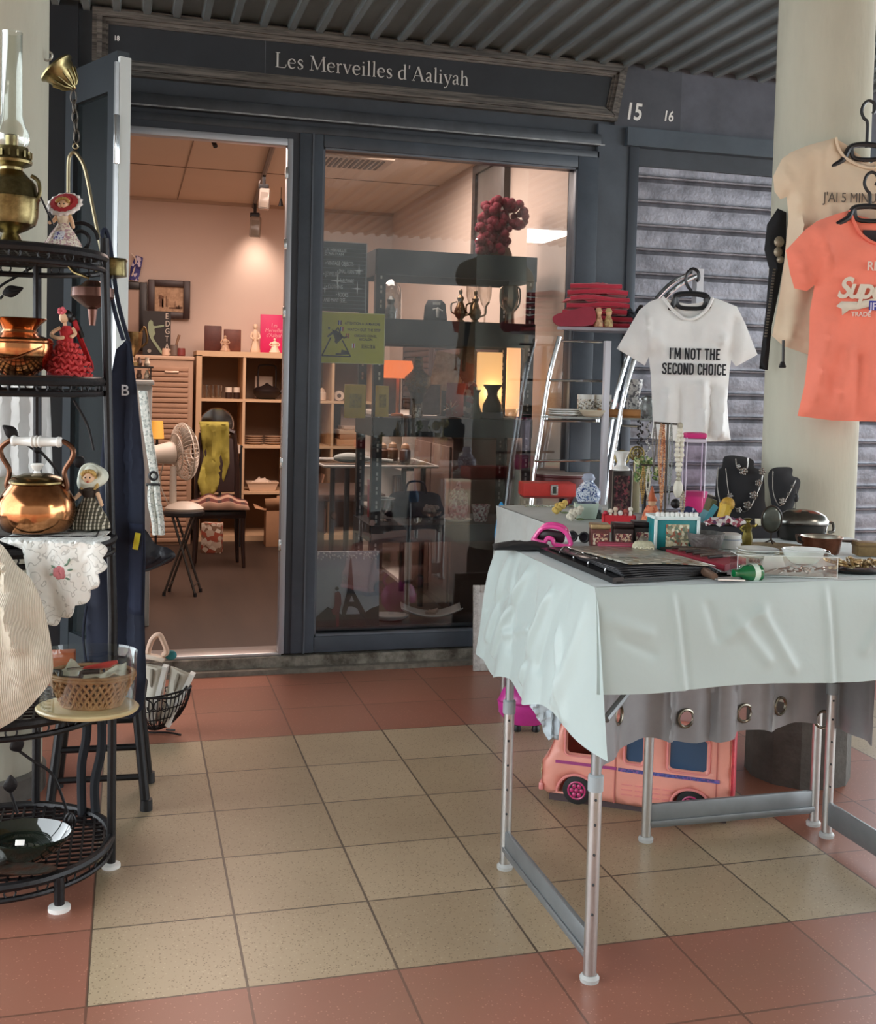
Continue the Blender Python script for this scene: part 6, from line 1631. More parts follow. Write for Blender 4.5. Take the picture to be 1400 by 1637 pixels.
necklace(b1, s1, dz1, [(-8, 104), (-6, 90), (2, 84), (10, 90), (12, 106)], [(4, 84, 7), (-4, 92, 4)], 'short flower choker at the top of the larger black bust')
necklace(b1, s1, dz1, [(-36, 90), (-38, 60), (-34, 34)], [], 'plain silver chain at the left side of the larger black bust')
b2, s2, dz2 = bust(1256, 838, 0.63, curve2([(-14, 0), (-20, 30), (-26, 70), (-20, 88), (0, 92), (14, 90), (14, 78), (24, 74), (26, 62), (12, 20), (8, 0)], 4), 'narrow black velvet necklace bust near the pillar')
necklace(b2, s2, dz2, [(-22, 84), (-22, 50), (-14, 30), (-6, 34), (4, 50), (14, 70)], [(-8, 36, 6), (2, 48, 3), (8, 60, 3)], 'violet grey pendant necklace on the narrow black bust')
o, s = thing('drop_earrings', 'black drop earring dangling at the right of the narrow bust', 'earrings', loc=tuple(at(1273, 786, 0.63)))
g = G(s); g.tube([(-1, 0, 4), (0, 0, -40)], 0.7, 5); g.M('wire', WIR, o)
g = G(s); g.ball((0, 0, -10), (4, 2, 7), 12, 8); g.ball((-3, 0, -32), (3, 2, 6), 12, 8); g.M('drops', BLK, o)
# black display box and scarf in front
o, s = thing('black_display_tray', 'long black display box between the teal box and lidded dish', 'box', loc=tuple(at(1196, 862, 0.56)[:2]) + (T2,))
s = sc(o.location); hh = (at(1196, 842, 0.56).z - T2) / s
G(s).bx(-76, 72, 0, 40, 0, hh, 1).M('box', mat('#232329', 0.6), o)
z2 = T2 + hh * s
o2, s = thing('printed_scarf', 'folded red and white printed scarf on the long black display box', 'scarf', loc=tuple(at(1158, 842, 0.58)[:2]) + (z2 + 0.001,))
wr = fold(0.08, 0.08, 5, 6)
G(s).grid(lambda u, v: (-30 + 66 * u, -6 + 22 * v, 2 + 11 * math.sin(PI * v) ** .6 * math.sin(PI * u) ** .4 + wr(u * 60, v * 30)), 24, 10).M('cloth', blotch(['#8d3040', '#d9d2cf', '#5a3b5a', '#c9bcb8', '#a8616b', '#e8e4e0'], 120, 0.8), o2, solid=0.002)
o3, s = thing('price_note', 'small cream note beside the brass figure on the display box', 'card', loc=tuple(at(1211, 842, 0.57)[:2]) + (z2 + 0.001,))
G(s).box((0, 0, 6), (9, 1.2, 11), (-0.25, 0, 0), 0.2).M('card', mat('#e2dcc0', 0.8), o3)

for nm_, k in (('orange_figurine', 1.3), ('white_slipper', 1.35), ('dotted_purse', 1.35), ('teal_book', 1.35), ('olive_book', 1.35), ('black_book', 1.3), ('yellow_shoe', 1.25), ('green_plant_pot', 1.15), ('red_oblong_box', 1.05)):
    if nm_ in D.objects: D.objects[nm_].scale = (k,) * 3
# =================================================================== CHROME SHELF RACK
RY = 2.09
rk = at(930, 770, RY)
o = tag(empty('chrome_rack', (1.98, RY, 0)), 'chrome tube shelf rack with arched side rails by the shop window', 'rack')
def rp(x, y, Y): p = at(x, y, Y); return Vector((p.x - 1.98, p.y - RY, p.z))
YB, YF = 2.21, 1.97
for nm_, pts, Yd in (('front_rail', [(972, 790), (985, 700), (1000, 620), (1024, 545), (1050, 492), (1082, 458), (1116, 440)], YF), ('back_rail', [(850, 790), (864, 690), (878, 600), (894, 538)], YB), ('front_rail', [(960, 790), (973, 700), (988, 620), (1012, 545), (1040, 490), (1074, 452), (1112, 434)], YF + 0.05)):
    P = [rp(x, y, Yd) for x, y in pts]; P = [Vector((P[0].x - 0.05, P[0].y, 0.0))] + P
    G().tube(smooth_path(P, 6), 0.0095, 10).M(nm_, CHROME, o)
p = rp(968, 640, 2.0); G().bx(p.x - 0.012, p.x + 0.012, p.y - 0.01, p.y + 0.01, 0, rp(968, 545, 2.0).z).M('white_upright', mat('#cfd1da', 0.4), o)
p = rp(1117, 450, YF); G().bx(p.x - 0.014, p.x + 0.016, p.y - 0.01, p.y + 0.03, rp(1117, 500, YF).z, rp(1117, 430, YF).z).M('white_bracket', mat('#d5d6dc', 0.4), o)
# shelf plates
def plate(corners, th, nm_, m):
    g = G(); n = 4
    vs = [rp(x, y, Yd) for x, y, Yd in corners]; zz = sum(v.z for v in vs) / 4
    vs = [Vector((v.x, v.y, zz)) for v in vs]
    g.add([tuple(v + Vector((0, 0, -th))) for v in vs] + [tuple(v) for v in vs], [(3, 2, 1, 0), (4, 5, 6, 7), (0, 1, 5, 4), (1, 2, 6, 5), (2, 3, 7, 6), (3, 0, 4, 7)]); return g.M(nm_, m, o), zz
ps, zS1 = plate([(890, 538, YF + .1), (1030, 530, YF), (1060, 515, YB), (930, 522, YB)], 0.012, 'top_shelf', mat('#b9bcc9', 0.4, 0.1))
pm, zS2 = plate([(866, 668, YF + .1), (1050, 672, YF), (1050, 664, YB), (890, 660, YB)], 0.008, 'glass_shelf', mat('#b5c0bd', 0.15, alpha=0.75))
for x0, y0, x1, y1 in ((898, 545, 962, 547), (878, 608, 962, 609), (870, 672, 958, 674), (855, 737, 958, 736), (990, 680, 1022, 682)):
    a, b = rp(x0, y0, 2.1), rp(x1, y1, 2.1); G().tube([a, b], 0.0055, 8).M('cross_bar', CHROME, o)
for x, y in ((872, 668), (955, 672), (990, 676)):
    p = rp(x, y, 2.09); G().lathe([(-0.006, 0.01), (0.012, 0.01)], 14, tuple(p)).M('clip', CHROME, o)
# top shelf goods
sq = Vector((1.98, RY, 0))
def shelfspot(x, y, z): return on(x, y, z)
CRIM = mat('#c8324a', 0.85, 0, 0.2, 14, sheen=0.3)
p = on(945, 528, zS1) if False else at(945, 520, 2.0)
for k in range(7):
    o, s = thing('folded_cloth', ('folded crimson cloth at the bottom of the red stack', 'folded crimson cloth, second from the bottom of the red stack', 'folded crimson cloth, third from the bottom of the red stack', 'folded crimson cloth at mid height of the red stack', 'folded crimson cloth, third from the top of the red stack', 'folded crimson cloth, second from the top of the red stack', 'folded crimson cloth on top of the red stack')[k], 'cloth', loc=(at(951, 520, 2.13).x + (0.004 if k % 2 else -0.004), 2.13, zS1 + 0.0005 + k * 0.0262), rz=FACE + 0.18 * math.sin(k * 2), group='stack of folded crimson cloths')
    w = 52 - (6 if k == 6 else 0) - k; wr = fold(0.06, 0.1, 4.5, k * 3.1)
    s = sc(o.location)
    def top(u, v, w=w, k=k): return ((-w + 2 * w * u), (-26 + 52 * v), 1.2 + 8.2 * (math.sin(PI * u) * math.sin(PI * v)) ** 0.25 + wr(u * 100, v * 60) * math.sin(PI * u))
    g = G(s); g.grid(top, 26, 14); g.grid(lambda u, v: (-w + 2 * w * u, -26 + 52 * v, 0.3), 2, 2)
    g.tube(smooth_path([(-w, -24, 4), (-w * .4, -27, 5 + wr(3, 4)), (w * .4, -27, 5 - wr(9, 2)), (w, -24, 4)], 5), 3.9, 8)
    g.M('cloth', CRIM, o)
o, s = thing('crimson_clutch', 'crimson leather clutch bag in front of the red cloth stack', 'bag', loc=(at(921, 530, 2.01).x, 2.01, zS1 + 0.001), rz=FACE)
s = sc(o.location); G(s).prism(curve2([(-38, 8), (-30, 0), (-18, -1), (26, 3), (28, 26), (14, 30), (-32, 18)], 4), -4, 5).M('body', mat('#9c2d42', 0.5, 0, 0.15, 20), o, ang=50)
for x, c, lab in ((956, '#d8b48e', 'small carved figurine of a seated pair, left of the two on the rack'), (972, '#cdbb83', 'small carved figurine of a hatted man, right of the two on the rack')):
    o, s = thing('little_figurine', lab, 'figurine', loc=(at(x, 524, 1.995).x, 1.995, zS1 + 0.001))
    s = sc(o.location)
    G(s).lathe([(0, 7), (8, 7.5), (14, 5), (18, 4)], 14).M('body', mat(c, 0.6, 0, 0.4, 80, col2='#8f5a40'), o); G(s).ball((0, -1, 22), 5, 12, 8).M('head', mat('#e0bb92', 0.6), o); G(s).lathe([(24, 7), (26, 5), (30, 3)], 14).M('hat', mat(c, 0.6), o)
for x, lab in ((1000, 'dark blue pot nearest the figurines on the rack top'), (1022, 'dark blue pot tucked behind the arched chrome rail')):
    o, s = thing('dark_pot', lab, 'pot', loc=(at(x, 515, 2.13).x, 2.12, zS1 + 0.001), group='dark pots on the rack')
    s = sc(o.location)
    G(s).lathe([(0, 12), (4, 16), (16, 20), (26, 16), (30, 9), (32, 8)], 22).M('body', blotch(['#222a3a', '#39424f', '#191d26', '#4d5560'], 120, 0.25), o); G(s).lathe([(31, 9), (36, 5), (40, 3)], 16).M('lid', mat('#3a3634', 0.3), o)
# glass shelf goods
o, s = thing('white_plates', 'stack of white plates at the left end of the glass shelf', 'plates', loc=(at(901, 662, 2.09).x, 2.09, zS2 + 0.001))
s = sc(o.location)
for k in range(3): G(s).lathe([(3.4 * k, 14), (3.4 * k + 1, 22), (3.4 * k + 3.4, 27), (3.4 * k + 4.4, 27), (3.4 * k + 2, 20), (3.4 * k + 1.8, 0)], 32).M('plate', CHINA, o)
for x, lab in ((936, 'white mug printed with brown figures, left of the pair on the glass shelf'), (963, 'white mug with a pink handle, right of the pair on the glass shelf')):
    o, s = thing('printed_mug', lab, 'mug', loc=(at(x, 655, 2.14).x, 2.14, zS2 + 0.001), group='printed mugs on the glass shelf')
    s = sc(o.location)
    G(s).lathe([(0, 12.5), (1, 13.5), (34, 13.8), (34, 12.4), (3, 12), (2.5, 0)], 28).M('body', mat('#e6e5df', 0.3), o)
    G(s).shell([(9, 13.9), (27, 14.1)], 28).M('print', blotch(['#e6e5df', '#e6e5df', '#8a7a62', '#e3ded0', '#5d564c', '#dccfc0'], 190, 0.4), o)
    G(s).ring((16, 0, 18), 7, 2, 18, 'y').M('handle', mat('#e9e6e0' if x < 950 else '#dba0a4', 0.3), o)
o, s = thing('wooden_bowl', 'shallow cream dish in front of the printed mugs', 'dish', loc=(at(946, 664, 2.03).x, 2.025, zS2 + 0.001))
s = sc(o.location); G(s).lathe([(0, 12), (2, 16), (10, 22), (11, 21), (4, 12), (3, 0)], 28).M('dish', mat('#d6cfb8', 0.3), o)
o, s = thing('wooden_tray', 'tan wooden handled dish on the glass shelf behind the chrome rail', 'dish', loc=(at(990, 664, 2.01).x, 2.01, zS2 + 0.001))
s = sc(o.location); g = G(s); g.bx(-22, 32, -10, 12, 0, 3); g.bx(-22, 32, -10, -8, 0, 13, 1); g.bx(-22, 32, 10, 12, 0, 13, 1); g.bx(-22, -20, -10, 12, 0, 13); g.bx(30, 32, -10, 12, 0, 13); g.bx(-36, -20, -4, 5, 6, 13, 2); g.M('dish', mat('#a8733c', 0.4, 0, 0.3, 20), o)
for k, (dz, r, lab) in enumerate(((0, 13, 'lower patterned cup of the stack on the glass shelf'), (30, 13, 'upper patterned cup of the stack on the glass shelf'))):
    o, s = thing('stacked_cup', lab, 'cup', loc=(at(1012, 664, 2.12).x, 2.12, zS2 + 0.001), group='stacked cups')
    s = sc(o.location); o.location.z += dz * s
    G(s).lathe([(0, 7), (1, 8), (18, 13), (30, 14), (30, 12.6), (18, 11), (3, 6), (2.5, 0)], 26).M('cup', blotch(['#e3e2de', '#c9c8c4', '#e8e7e3', '#77777a'], 130, 0.3), o)
o, s = thing('glass_jar', 'round glass jar at the right end of the glass shelf', 'jar', loc=(at(1034, 665, 2.03).x, 2.03, zS2 + 0.001))
s = sc(o.location); G(s).lathe([(0, 9), (2, 11), (16, 13), (26, 9), (28, 9)], 24).M('jar', mat('#9aa19c', 0.1, 0, 0.4, 40, alpha=0.6, coat=0.8), o); G(s).lathe([(28, 10), (32, 10), (36, 4)], 20).M('lid', mat('#8c8f8c', 0.2, 0.6), o)

# =================================================================== CLOTHES
HANG = mat('#1e2024', 0.35)
def hanger(loc, s, w, label, hook_dx=0, rz=FACE, drop=26, hookh=44):
    o = tag(empty('clothes_hanger', tuple(loc), rz), label, 'hanger')
    g = G(s)
    g.tube(smooth_path([(-w, 0, -drop - 14), (-w * .5, 0, -drop + 4), (-22, 0, -2), (22, 0, -2), (w * .5, 0, -drop + 4), (w, 0, -drop - 14)], 6), 4.6, 8)
    g.tube(smooth_path([(-24, 0, -4), (-20, 0, -20), (0, 0, -23), (20, 0, -20), (24, 0, -4)], 5), 3.6, 8)
    g.box((0, 0, -24), (6, 5, 5)); g.M('arms', HANG, o)
    G(s).tube(smooth_path([(0, 0, -4), (0, 0, hookh - 38), (-6, 0, hookh - 30), (-10, 0, hookh - 20), (-7, 0, hookh - 8), (1, 0, hookh - 2), (9, 0, hookh - 6), (11, 0, hookh - 16), (8, 0, hookh - 22)], 6), 2.6, 8).M('hook', HANG, o)
    return o
def tee(name, label, loc, s, front, back, m, rz, th, folds, step=7, tagc=None, solid=0.0015):
    o = tag(empty(name, tuple(loc), rz), label, 't-shirt')
    vs, tri, dist = cut(front, step)
    pr = lambda d: th * (1 - math.exp(-d / (th * 1.3)))
    G(s).add([(x, -pr(d) - folds(x, z) * min(1, d / (step * 2)), z) for (x, z), d in zip(vs, dist)], tri).M('front', m, o, ang=80)
    vs, tri, dist = cut(back, step)
    G(s).add([(x, pr(d) * .7 - 0.5 * folds(x + 40, z) * min(1, d / (step * 2)), z) for (x, z), d in zip(vs, dist)], tri).M('back', m, o, ang=80)
    return o
# white tee, coordinates in pixels from (1103, 480)
TW_ = at(1100, 480, 1.90); s = sc(TW_)
body_l = [(-42, -4), (-62, 4), (-78, 18), (-112, 80), (-66, 106), (-60, 92), (-56, 120), (-52, 170), (-50, 200), (-52, 222)]
body_r = [(76, 222), (72, 200), (68, 160), (70, 110), (72, 94), (80, 104), (114, 84), (92, 34), (78, 8), (48, -3), (38, -5)]
hem = [(-20, 225), (20, 226), (50, 225)]
neckf = [(30, 12), (12, 28), (-6, 30), (-24, 18), (-36, 4)]
neckb = [(16, 4), (0, 6), (-20, 3)]
inv = lambda L: [(x, -z) for x, z in L]
frt = inv(body_l + hem + body_r + neckf); bck = inv(body_l + hem + body_r + neckb)
wrn = fold(0.035, 0.012, 7, 12.0)
def wtf(x, z):
    f = wrn(x, z) * 0.9
    f += 1.9 * crease(x, z, [(-30, -150, -36, -225, 6, 4), (24, -130, 30, -225, 7, 6), (40, -120, 44, -225, 5, -5), (-10, -140, -6, -220, 6, -4), (62, -140, 58, -222, 5, 4), (-52, -60, -20, -110, 8, 4), (58, -60, 40, -100, 7, 4), (-70, -30, -60, -90, 6, 5), (76, -30, 74, -90, 6, -4)])
    if -130 < z < -70 and -40 < x < 62: f *= 0.25
    return f
M_TEE = mat('#f2f3f2', 0.85, 0, 0.05, 8, sheen=0.2)
o = tee('white_tshirt', 'white short sleeved t-shirt with black slogan hung on the chrome rack', TW_, s, frt, bck, M_TEE, FACE, 9, wtf, 6)
nk = inv([(38, -5)] + neckf + [(-42, -4)]); g = G(s); g.tube(smooth_path([(x, -3 - 4 * math.sin(i / 6 * PI), z) for i, (x, z) in enumerate(nk)], 5), 2.6, 8); g.M('neckband', M_TEE, o)
G(s).box((6, 4, -9), (14, 0.8, 5)).M('neck_label', mat('#c9c9c6', 0.8), o)
SLG = mat('#24262b', 0.8)
h_ = .06
BF = {'I': (.2, [[(.1, 0, h_), (.1, .7, h_)]]), "'": (.16, [[(.08, .7, .05), (.08, .52, .03)]]), ' ': (.2, []),
 'M': (.52, [[(.09, 0, h_), (.09, .7, h_)], [(.43, 0, h_), (.43, .7, h_)], [(.1, .7, .055), (.26, .16, .05)], [(.42, .7, .055), (.26, .16, .05)]]),
 'N': (.42, [[(.09, 0, h_), (.09, .7, h_)], [(.33, 0, h_), (.33, .7, h_)], [(.1, .7, .055), (.32, 0, .055)]]),
 'O': (.42, [[(.21, .65, h_), (.1, .58, h_), (.09, .35, h_), (.1, .12, h_), (.21, .05, h_), (.32, .12, h_), (.33, .35, h_), (.32, .58, h_), (.21, .65, h_)]]),
 'T': (.38, [[(.02, .645, .055), (.36, .645, .055)], [(.19, 0, h_), (.19, .66, h_)]]), 'H': (.42, [[(.09, 0, h_), (.09, .7, h_)], [(.33, 0, h_), (.33, .7, h_)], [(.1, .36, .05), (.32, .36, .05)]]),
 'E': (.36, [[(.09, 0, h_), (.09, .7, h_)], [(.08, .645, .055), (.33, .645, .055)], [(.08, .36, .05), (.29, .36, .05)], [(.08, .055, .055), (.33, .055, .055)]]),
 'S': (.38, [[(.31, .52, .055), (.29, .62, .055), (.18, .65, .055), (.08, .58, h_), (.1, .44, h_), (.25, .3, h_), (.31, .17, h_), (.27, .07, .055), (.17, .05, .055), (.08, .1, .055), (.07, .2, .055)]]),
 'C': (.38, [[(.32, .48, h_), (.3, .6, h_), (.2, .65, .055), (.1, .58, h_), (.09, .35, h_), (.1, .12, h_), (.2, .05, .055), (.3, .1, h_), (.32, .22, h_)]]),
 'D': (.42, [[(.09, 0, h_), (.09, .7, h_)], [(.08, .645, .055), (.2, .645, .055), (.31, .58, h_), (.33, .35, h_), (.31, .12, h_), (.2, .055, .055), (.08, .055, .055)]])}
keep = dict(SER); SER.clear(); SER.update(BF)
for t_, zz, fw in (("I'M NOT THE", -95, 82), ("SECOND CHOICE", -119, 103)):
    n0 = serif(G(), t_, 1, 0, 0, 0); x_ = 10 - fw / 2
    for w_ in t_.split(' '):
        g = G(); x1_ = serif(g, w_, 26, 0, 0, 0); k_ = fw / (n0 * 26)
        g.v = [((x_ + a * k_) * s, -14.6 * s + b * .05, (zz + c) * s) for a, b, c in g.v]
        g.M('slogan_word', SLG, o, ang=10); x_ += (x1_ + .2 * 26) * k_
SER.clear(); SER.update(keep)
hanger(at(1105, 470, 1.90), s, 62, 'black plastic hanger holding the white slogan t-shirt', hookh=42)
# coral and beige tees on the right pillar
BG_ = at(1390, 300, 0.655); s = sc(BG_)
x0, y0 = 1390, 300
def pxo(L): return [(x - x0, y0 - y) for x, y in L]
left = [(1331, 223), (1290, 235), (1262, 247), (1248, 258), (1235, 286), (1238, 310), (1248, 322), (1258, 318), (1262, 350), (1258, 420), (1252, 480), (1243, 540), (1262, 556), (1300, 568), (1390, 572)]
def mirror(L): return [(2 * x0 - x, y) for x, y in L][::-1]
fr_ = left + mirror(left)[1:] + [(2 * x0 - 1336, 240), (2 * x0 - 1352, 258), (1390, 270), (1352, 258), (1336, 240)]
bk_ = left + mirror(left)[1:] + [(1432, 232), (1390, 262), (1348, 232)]
wr = fold(0.03, 0.008, 8, 21.0)
M_BEI = mat('#dfcbb0', 0.85, 0, 0.07, 6, sheen=0.3)
o = tee('beige_tshirt', 'beige t-shirt with small slogan hung on the concrete pillar behind the coral one', BG_, s, pxo(fr_), pxo(bk_), M_BEI, FACE, 12, lambda x, z: 1.3 * wr(x, z) + 1.8 * crease(x, z, [(-110, -60, -120, -250, 6, 5), (-90, -100, -96, -260, 6, -4), (-140, 20, -110, -30, 6, 4)]), 8)
g = G(s); g.tube(smooth_path([(x - x0, -5, y0 - y) for x, y in ((1331, 223), (1336, 240), (1352, 258), (1390, 270), (1428, 258), (1446, 238), (1449, 223))], 5), 2.4, 8); g.M('neckband', M_BEI, o)
text('slogan', "J'AI 5 MINUTES", 22 * s, (-79 * s, -17 * s, -27 * s), mat('#5b5148', 0.8), o, sx=0.78)
hanger(at(1385, 232, 0.655), s, 78, 'black plastic hanger of the beige t-shirt at the top of the pillar', drop=30, hookh=72)
CO_ = at(1400, 400, 0.585); s = sc(CO_); x0, y0 = 1398, 400
left = [(1352, 338), (1330, 345), (1302, 356), (1284, 370), (1254, 404), (1262, 440), (1270, 464), (1290, 468), (1302, 458), (1296, 500), (1297, 560), (1292, 620), (1283, 668), (1340, 674), (1398, 674)]
fr_ = left + mirror(left)[1:] + [(1440, 356), (1424, 378), (1398, 390), (1374, 378), (1360, 358)]
bk_ = left + mirror(left)[1:] + [(1430, 346), (1398, 352), (1366, 346)]
wr = fold(0.03, 0.01, 7, 31.0)
M_COR = mat('#fa8a72', 0.85, 0, 0.08, 8, sheen=0.3)
o = tee('coral_tshirt', 'coral pink t-shirt with grey printed logo hung on the concrete pillar', CO_, s, pxo(fr_), pxo(bk_), M_COR, FACE, 13, lambda x, z: (0.12 if -112 < z < -5 and x > -74 else 1) * (wr(x, z) + 1.9 * crease(x, z, [(-70, -110, -92, -240, 6, 5), (-40, -160, -60, -268, 7, 5), (-100, 40, -60, -60, 6, 4), (-128, -10, -104, -58, 5, 6), (-20, -170, -16, -268, 6, -4)])), 8)
g = G(s); g.tube(smooth_path([(x - x0, -5, y0 - y) for x, y in ((1352, 338), (1360, 358), (1374, 378), (1398, 390), (1424, 378), (1440, 356), (1444, 338))], 5), 2.6, 8); g.M('neckband', mat('#e87b66', 0.85), o)
G(s).box((4, 4, 22), (48, 1, 20)).M('neck_label', mat('#2a2228', 0.7), o)
LG = mat('#e3cfc4', 0.85)
text('print', 'RE', 20 * s, (-20 * s, -17.5 * s, -34 * s), LG, o, sx=0.9, bold=0.0006)
text('print', 'Super', 46 * s, (-66 * s, -17.5 * s, -78 * s), mat('#ddd3c2', 0.85), o, sx=0.9, bold=0.0022, shear=0.35, spc=0.88)
g = G(s); g.sheet([(-66, -92), (-58, -84), (-30, -84), (0, -76), (40, -70), (40, -80), (0, -88), (-30, -96), (-46, -98), (-56, -106), (-57, -96)], lambda x, z, d: (x, -17, z), 8); g.M('swoosh', mat('#ddd3c2', 0.85), o, solid=0.001)
g = G(s); g.bx(-14, 14, -17.6, -16.8, -97, -82); g.M('flag_patch', mat('#3b3fa0', 0.8), o)
text('print', 'JP', 16 * s, (-13 * s, -18 * s, -96 * s), mat('#d9d4e6', 0.8), o, bold=0.0004)
text('print', 'TRADE', 10 * s, (-42 * s, -17.5 * s, -107 * s), LG, o, sx=1.0, bold=0.0003)
hanger(at(1390, 330, 0.585), s, 70, 'black plastic hanger of the coral t-shirt', hookh=56, drop=24)
# black jacket edge behind the beige tee
o, s = thing('black_jacket', 'black belted jacket hanging behind the beige t-shirt, zip and toggle showing', 'jacket', x=1240, y=460, Y=0.8)
out = [(-2, 126), (-18, 100), (-21, 60), (-12, 30), (-15, -40), (-22, -130), (-8, -132), (-4, -60), (6, 0), (14, 60), (12, 120)]
G(s).pillow(out, 6, 7, fold(0.05, 0.02, 4)).M('body', mat('#15161a', 0.8, 0, 0.2, 10), o, weld=True)
g = G(s)
for k in range(24): g.box((-6 - 0.42 * k, -8, 28 - 4.6 * k), (4, 2, 2.4))
g.M('zip', mat('#8a8880', 0.3, 0.8), o)
g = G(s); g.ball((0, -8, 72), (8, 4, 9), 12, 8); g.ball((-1, -8, 56), (7, 4, 8), 12, 8); g.ball((3, -8, 44), (6, 4, 6), 12, 8); g.M('toggle', mat('#9c8f7a', 0.4, 0.4, 0.4, 60), o)
o, s = thing('black_strap_end', 'end of a black cord dangling under the hem of the beige t-shirt', 'strap', x=1251, y=570, Y=0.69)
g = G(s); g.tube([(0, 0, 26), (1, 0, -10)], 2.2, 7); g.lathe([(-18, 5), (-16, 6), (-8, 3)], 12); g.M('cord', BLK, o)
# =================================================================== INSIDE THE SHOP
OAK = mat('#d9b690', 0.6, 0, 0.08, 8)
FZ = 0.07
# ---- unseen fill lights added below the ceiling to brighten the room
lamp('shop_fill_light', 'AREA', (0.9, 3.1, 2.36), 30, (1.0, 0.76, 0.66), 1.4, target=(0.9, 3.1, 0))
lamp('shop_fill_light_rear', 'AREA', (0.3, 4.5, 2.36), 9, (1.0, 0.75, 0.65), 1.2, target=(0.3, 4.7, 0))
lamp('shop_fill_light_side', 'AREA', (1.1, 3.9, 2.36), 14, (1.0, 0.76, 0.66), 0.9, target=(1.2, 3.7, 0))  # extra fill added to lift the dark right side behind the display shelf
# track with two spot heads
a, b = on(405, 335, 2.37), on(437, 235, 2.37)
tr = tag(empty('track_light_rail', tuple(a)), 'dark track light rail on the shop ceiling above the door view', 'light rail')
d = b - a
G().tube([(0, 0, 0.012), tuple(d + Vector((0, 0, 0.012)))], 0.014, 6).M('rail', mat('#6a625c', 0.4, 0.4), tr)
for x, y0, y1, t, lab in ((402, 310, 342, 0.12, 'track spot head farther inside, hanging below the rail'), (427, 262, 302, 0.62, 'track spot head nearer the door, hanging below the rail')):
    p = a.lerp(b, t) + Vector((0, 0, -0.004))
    o = tag(empty('track_spot', tuple(p), FACE), lab, 'spotlight', group='track spot heads')
    s = sc(p)
    G(s).tube([(0, 0, 4), (0, 0, -14)], 2.5, 8).M('stem', BLK, o)
    G(s).box((0, 0, -17), (15, 9, 8), bev=1.5).M('bracket', BLK, o)
    G(s).box((1, 0, -36), (17, 12, 34), (0, 0.06, 0), 3).M('housing', mat('#a39a90', 0.3, 0.6), o)
    G(s).box((1.5, -6.5, -38), (12, 0.8, 24), (0, 0.06, 0), 0.3).M('glass', mat('#8f8478', 0.15), o)
    lamp('track_spot_beam', 'SPOT', tuple(p + Vector((0.02, 0.08, -0.12))), 8, (1.0, 0.78, 0.66), 0.08, target=(0.95, 5.86, 1.35) if t < .4 else (1.5, 5.8, 1.2), spot=1.5)
p = on(341, 226, 2.395)
o = tag(empty('cable_stub', tuple(p)), 'short dark cable stub on the shop ceiling, left of the rail', 'cable'); G().tube([(0, 0, 0), (0.01, -0.02, -0.03)], 0.012, 8).M('stub', BLK, o)
p = at(449, 322, 5.0)
o = tag(empty('pull_cord', tuple(p)), 'thin pull cord with dark bell end near the spotlights', 'cord'); G().tube([(0, 0, 0.0), (0, 0, 2.39 - p.z)], 0.0025, 6).M('string', mat('#6b5b4c', 0.7), o); G().lathe([(-0.03, 0.016), (0, 0.01), (0.02, 0.004)], 10).M('bell', BLK, o)
# air conditioner cassette
p = on(560, 250, 2.385)
o = tag(empty('air_vent', (p.x, p.y + 0.12, 2.37)), 'grey slotted air conditioning cassette on the shop ceiling behind the window top', 'air vent')
G().bx(-0.24, 0.24, -0.16, 0.16, 0, 0.028, 0.01).M('housing', mat('#b9a796', 0.6), o)
g = G()
for k in range(14): g.bx(-0.2 + 0.029 * k, -0.185 + 0.029 * k, -0.13, 0.13, -0.003, 0.001)
g.M('slots', mat('#5a504a', 0.7), o)

# ---- back wall pictures, cabinet
def frame(name, label, cat, Yd, x0, y0, x1, y1, w, mf, mp, rz=0.0, depth=0.03):
    a, b = at(x0, y1, Yd), at(x1, y0, Yd); W_, H_ = b.x - a.x, b.z - a.z
    o = tag(empty(name, (a.x, Yd, a.z), rz), label, cat)
    g = G(); g.bx(0, w, -depth, 0, 0, H_, .004); g.bx(W_ - w, W_, -depth, 0, 0, H_, .004); g.bx(w, W_ - w, -depth, 0, 0, w, .004); g.bx(w, W_ - w, -depth, 0, H_ - w, H_, .004); g.M('frame', mf, o)
    G().bx(w * .9, W_ - w * .9, -depth * .4, -depth * .2, w * .9, H_ - w * .9).M('picture', mp, o)
    return o, W_, H_
DKW = mat('#3a2620', 0.4, 0, 0.2, 20)
o, W_, H_ = frame('harbour_painting', 'dark framed painting of boats on the shop back wall', 'picture', 5.845, 236, 450, 304, 508, 0.045, DKW, mat('#c9a787', 0.7, 0, 0.25, 30, col2='#a98668'))
g = G()
for k, (x, z, w, h) in enumerate(((.27, .3, .1, .2), (.33, .28, .04, .3), (.5, .26, .26, .035), (.42, .3, .02, .28), (.46, .29, .012, .22), (.66, .27, .16, .05), (.64, .3, .012, .16), (.72, .3, .03, .06), (.25, .5, .08, .1))):
    g.bx(x * W_, (x + w) * W_, -0.014, -0.0125, z * H_, (z + h) * H_)
g.M('painted_boats', mat('#7a563f', 0.7, 0, 0.5, 60), o)
frame('dark_mirror', 'black framed mirror partly hidden behind the white door edge', 'mirror', 5.846, 190, 452, 235, 560, 0.05, mat('#221c1a', 0.4), mat('#b39684', 0.3, 0.2))
p = at(228, 505, 5.42)
cb = tag(empty('tambour_cabinet', (at(236, 700, 5.3).x, 5.3, FZ)), 'beige tambour front cabinet against the shop back wall', 'cabinet')
W_ = at(307, 700, 5.3).x - cb.location.x; Ht = at(270, 575, 5.3).z - FZ
G().bx(-0.2, W_, 0, 0.42, 0, Ht, 0.005).M('body', mat('#b08e74', 0.6, 0, 0.1, 9), cb)
G().bx(-0.205, W_ + 0.006, -0.01, 0.425, Ht, Ht + 0.025, 0.004).M('top', mat('#c9a88c', 0.5), cb)
g = G()
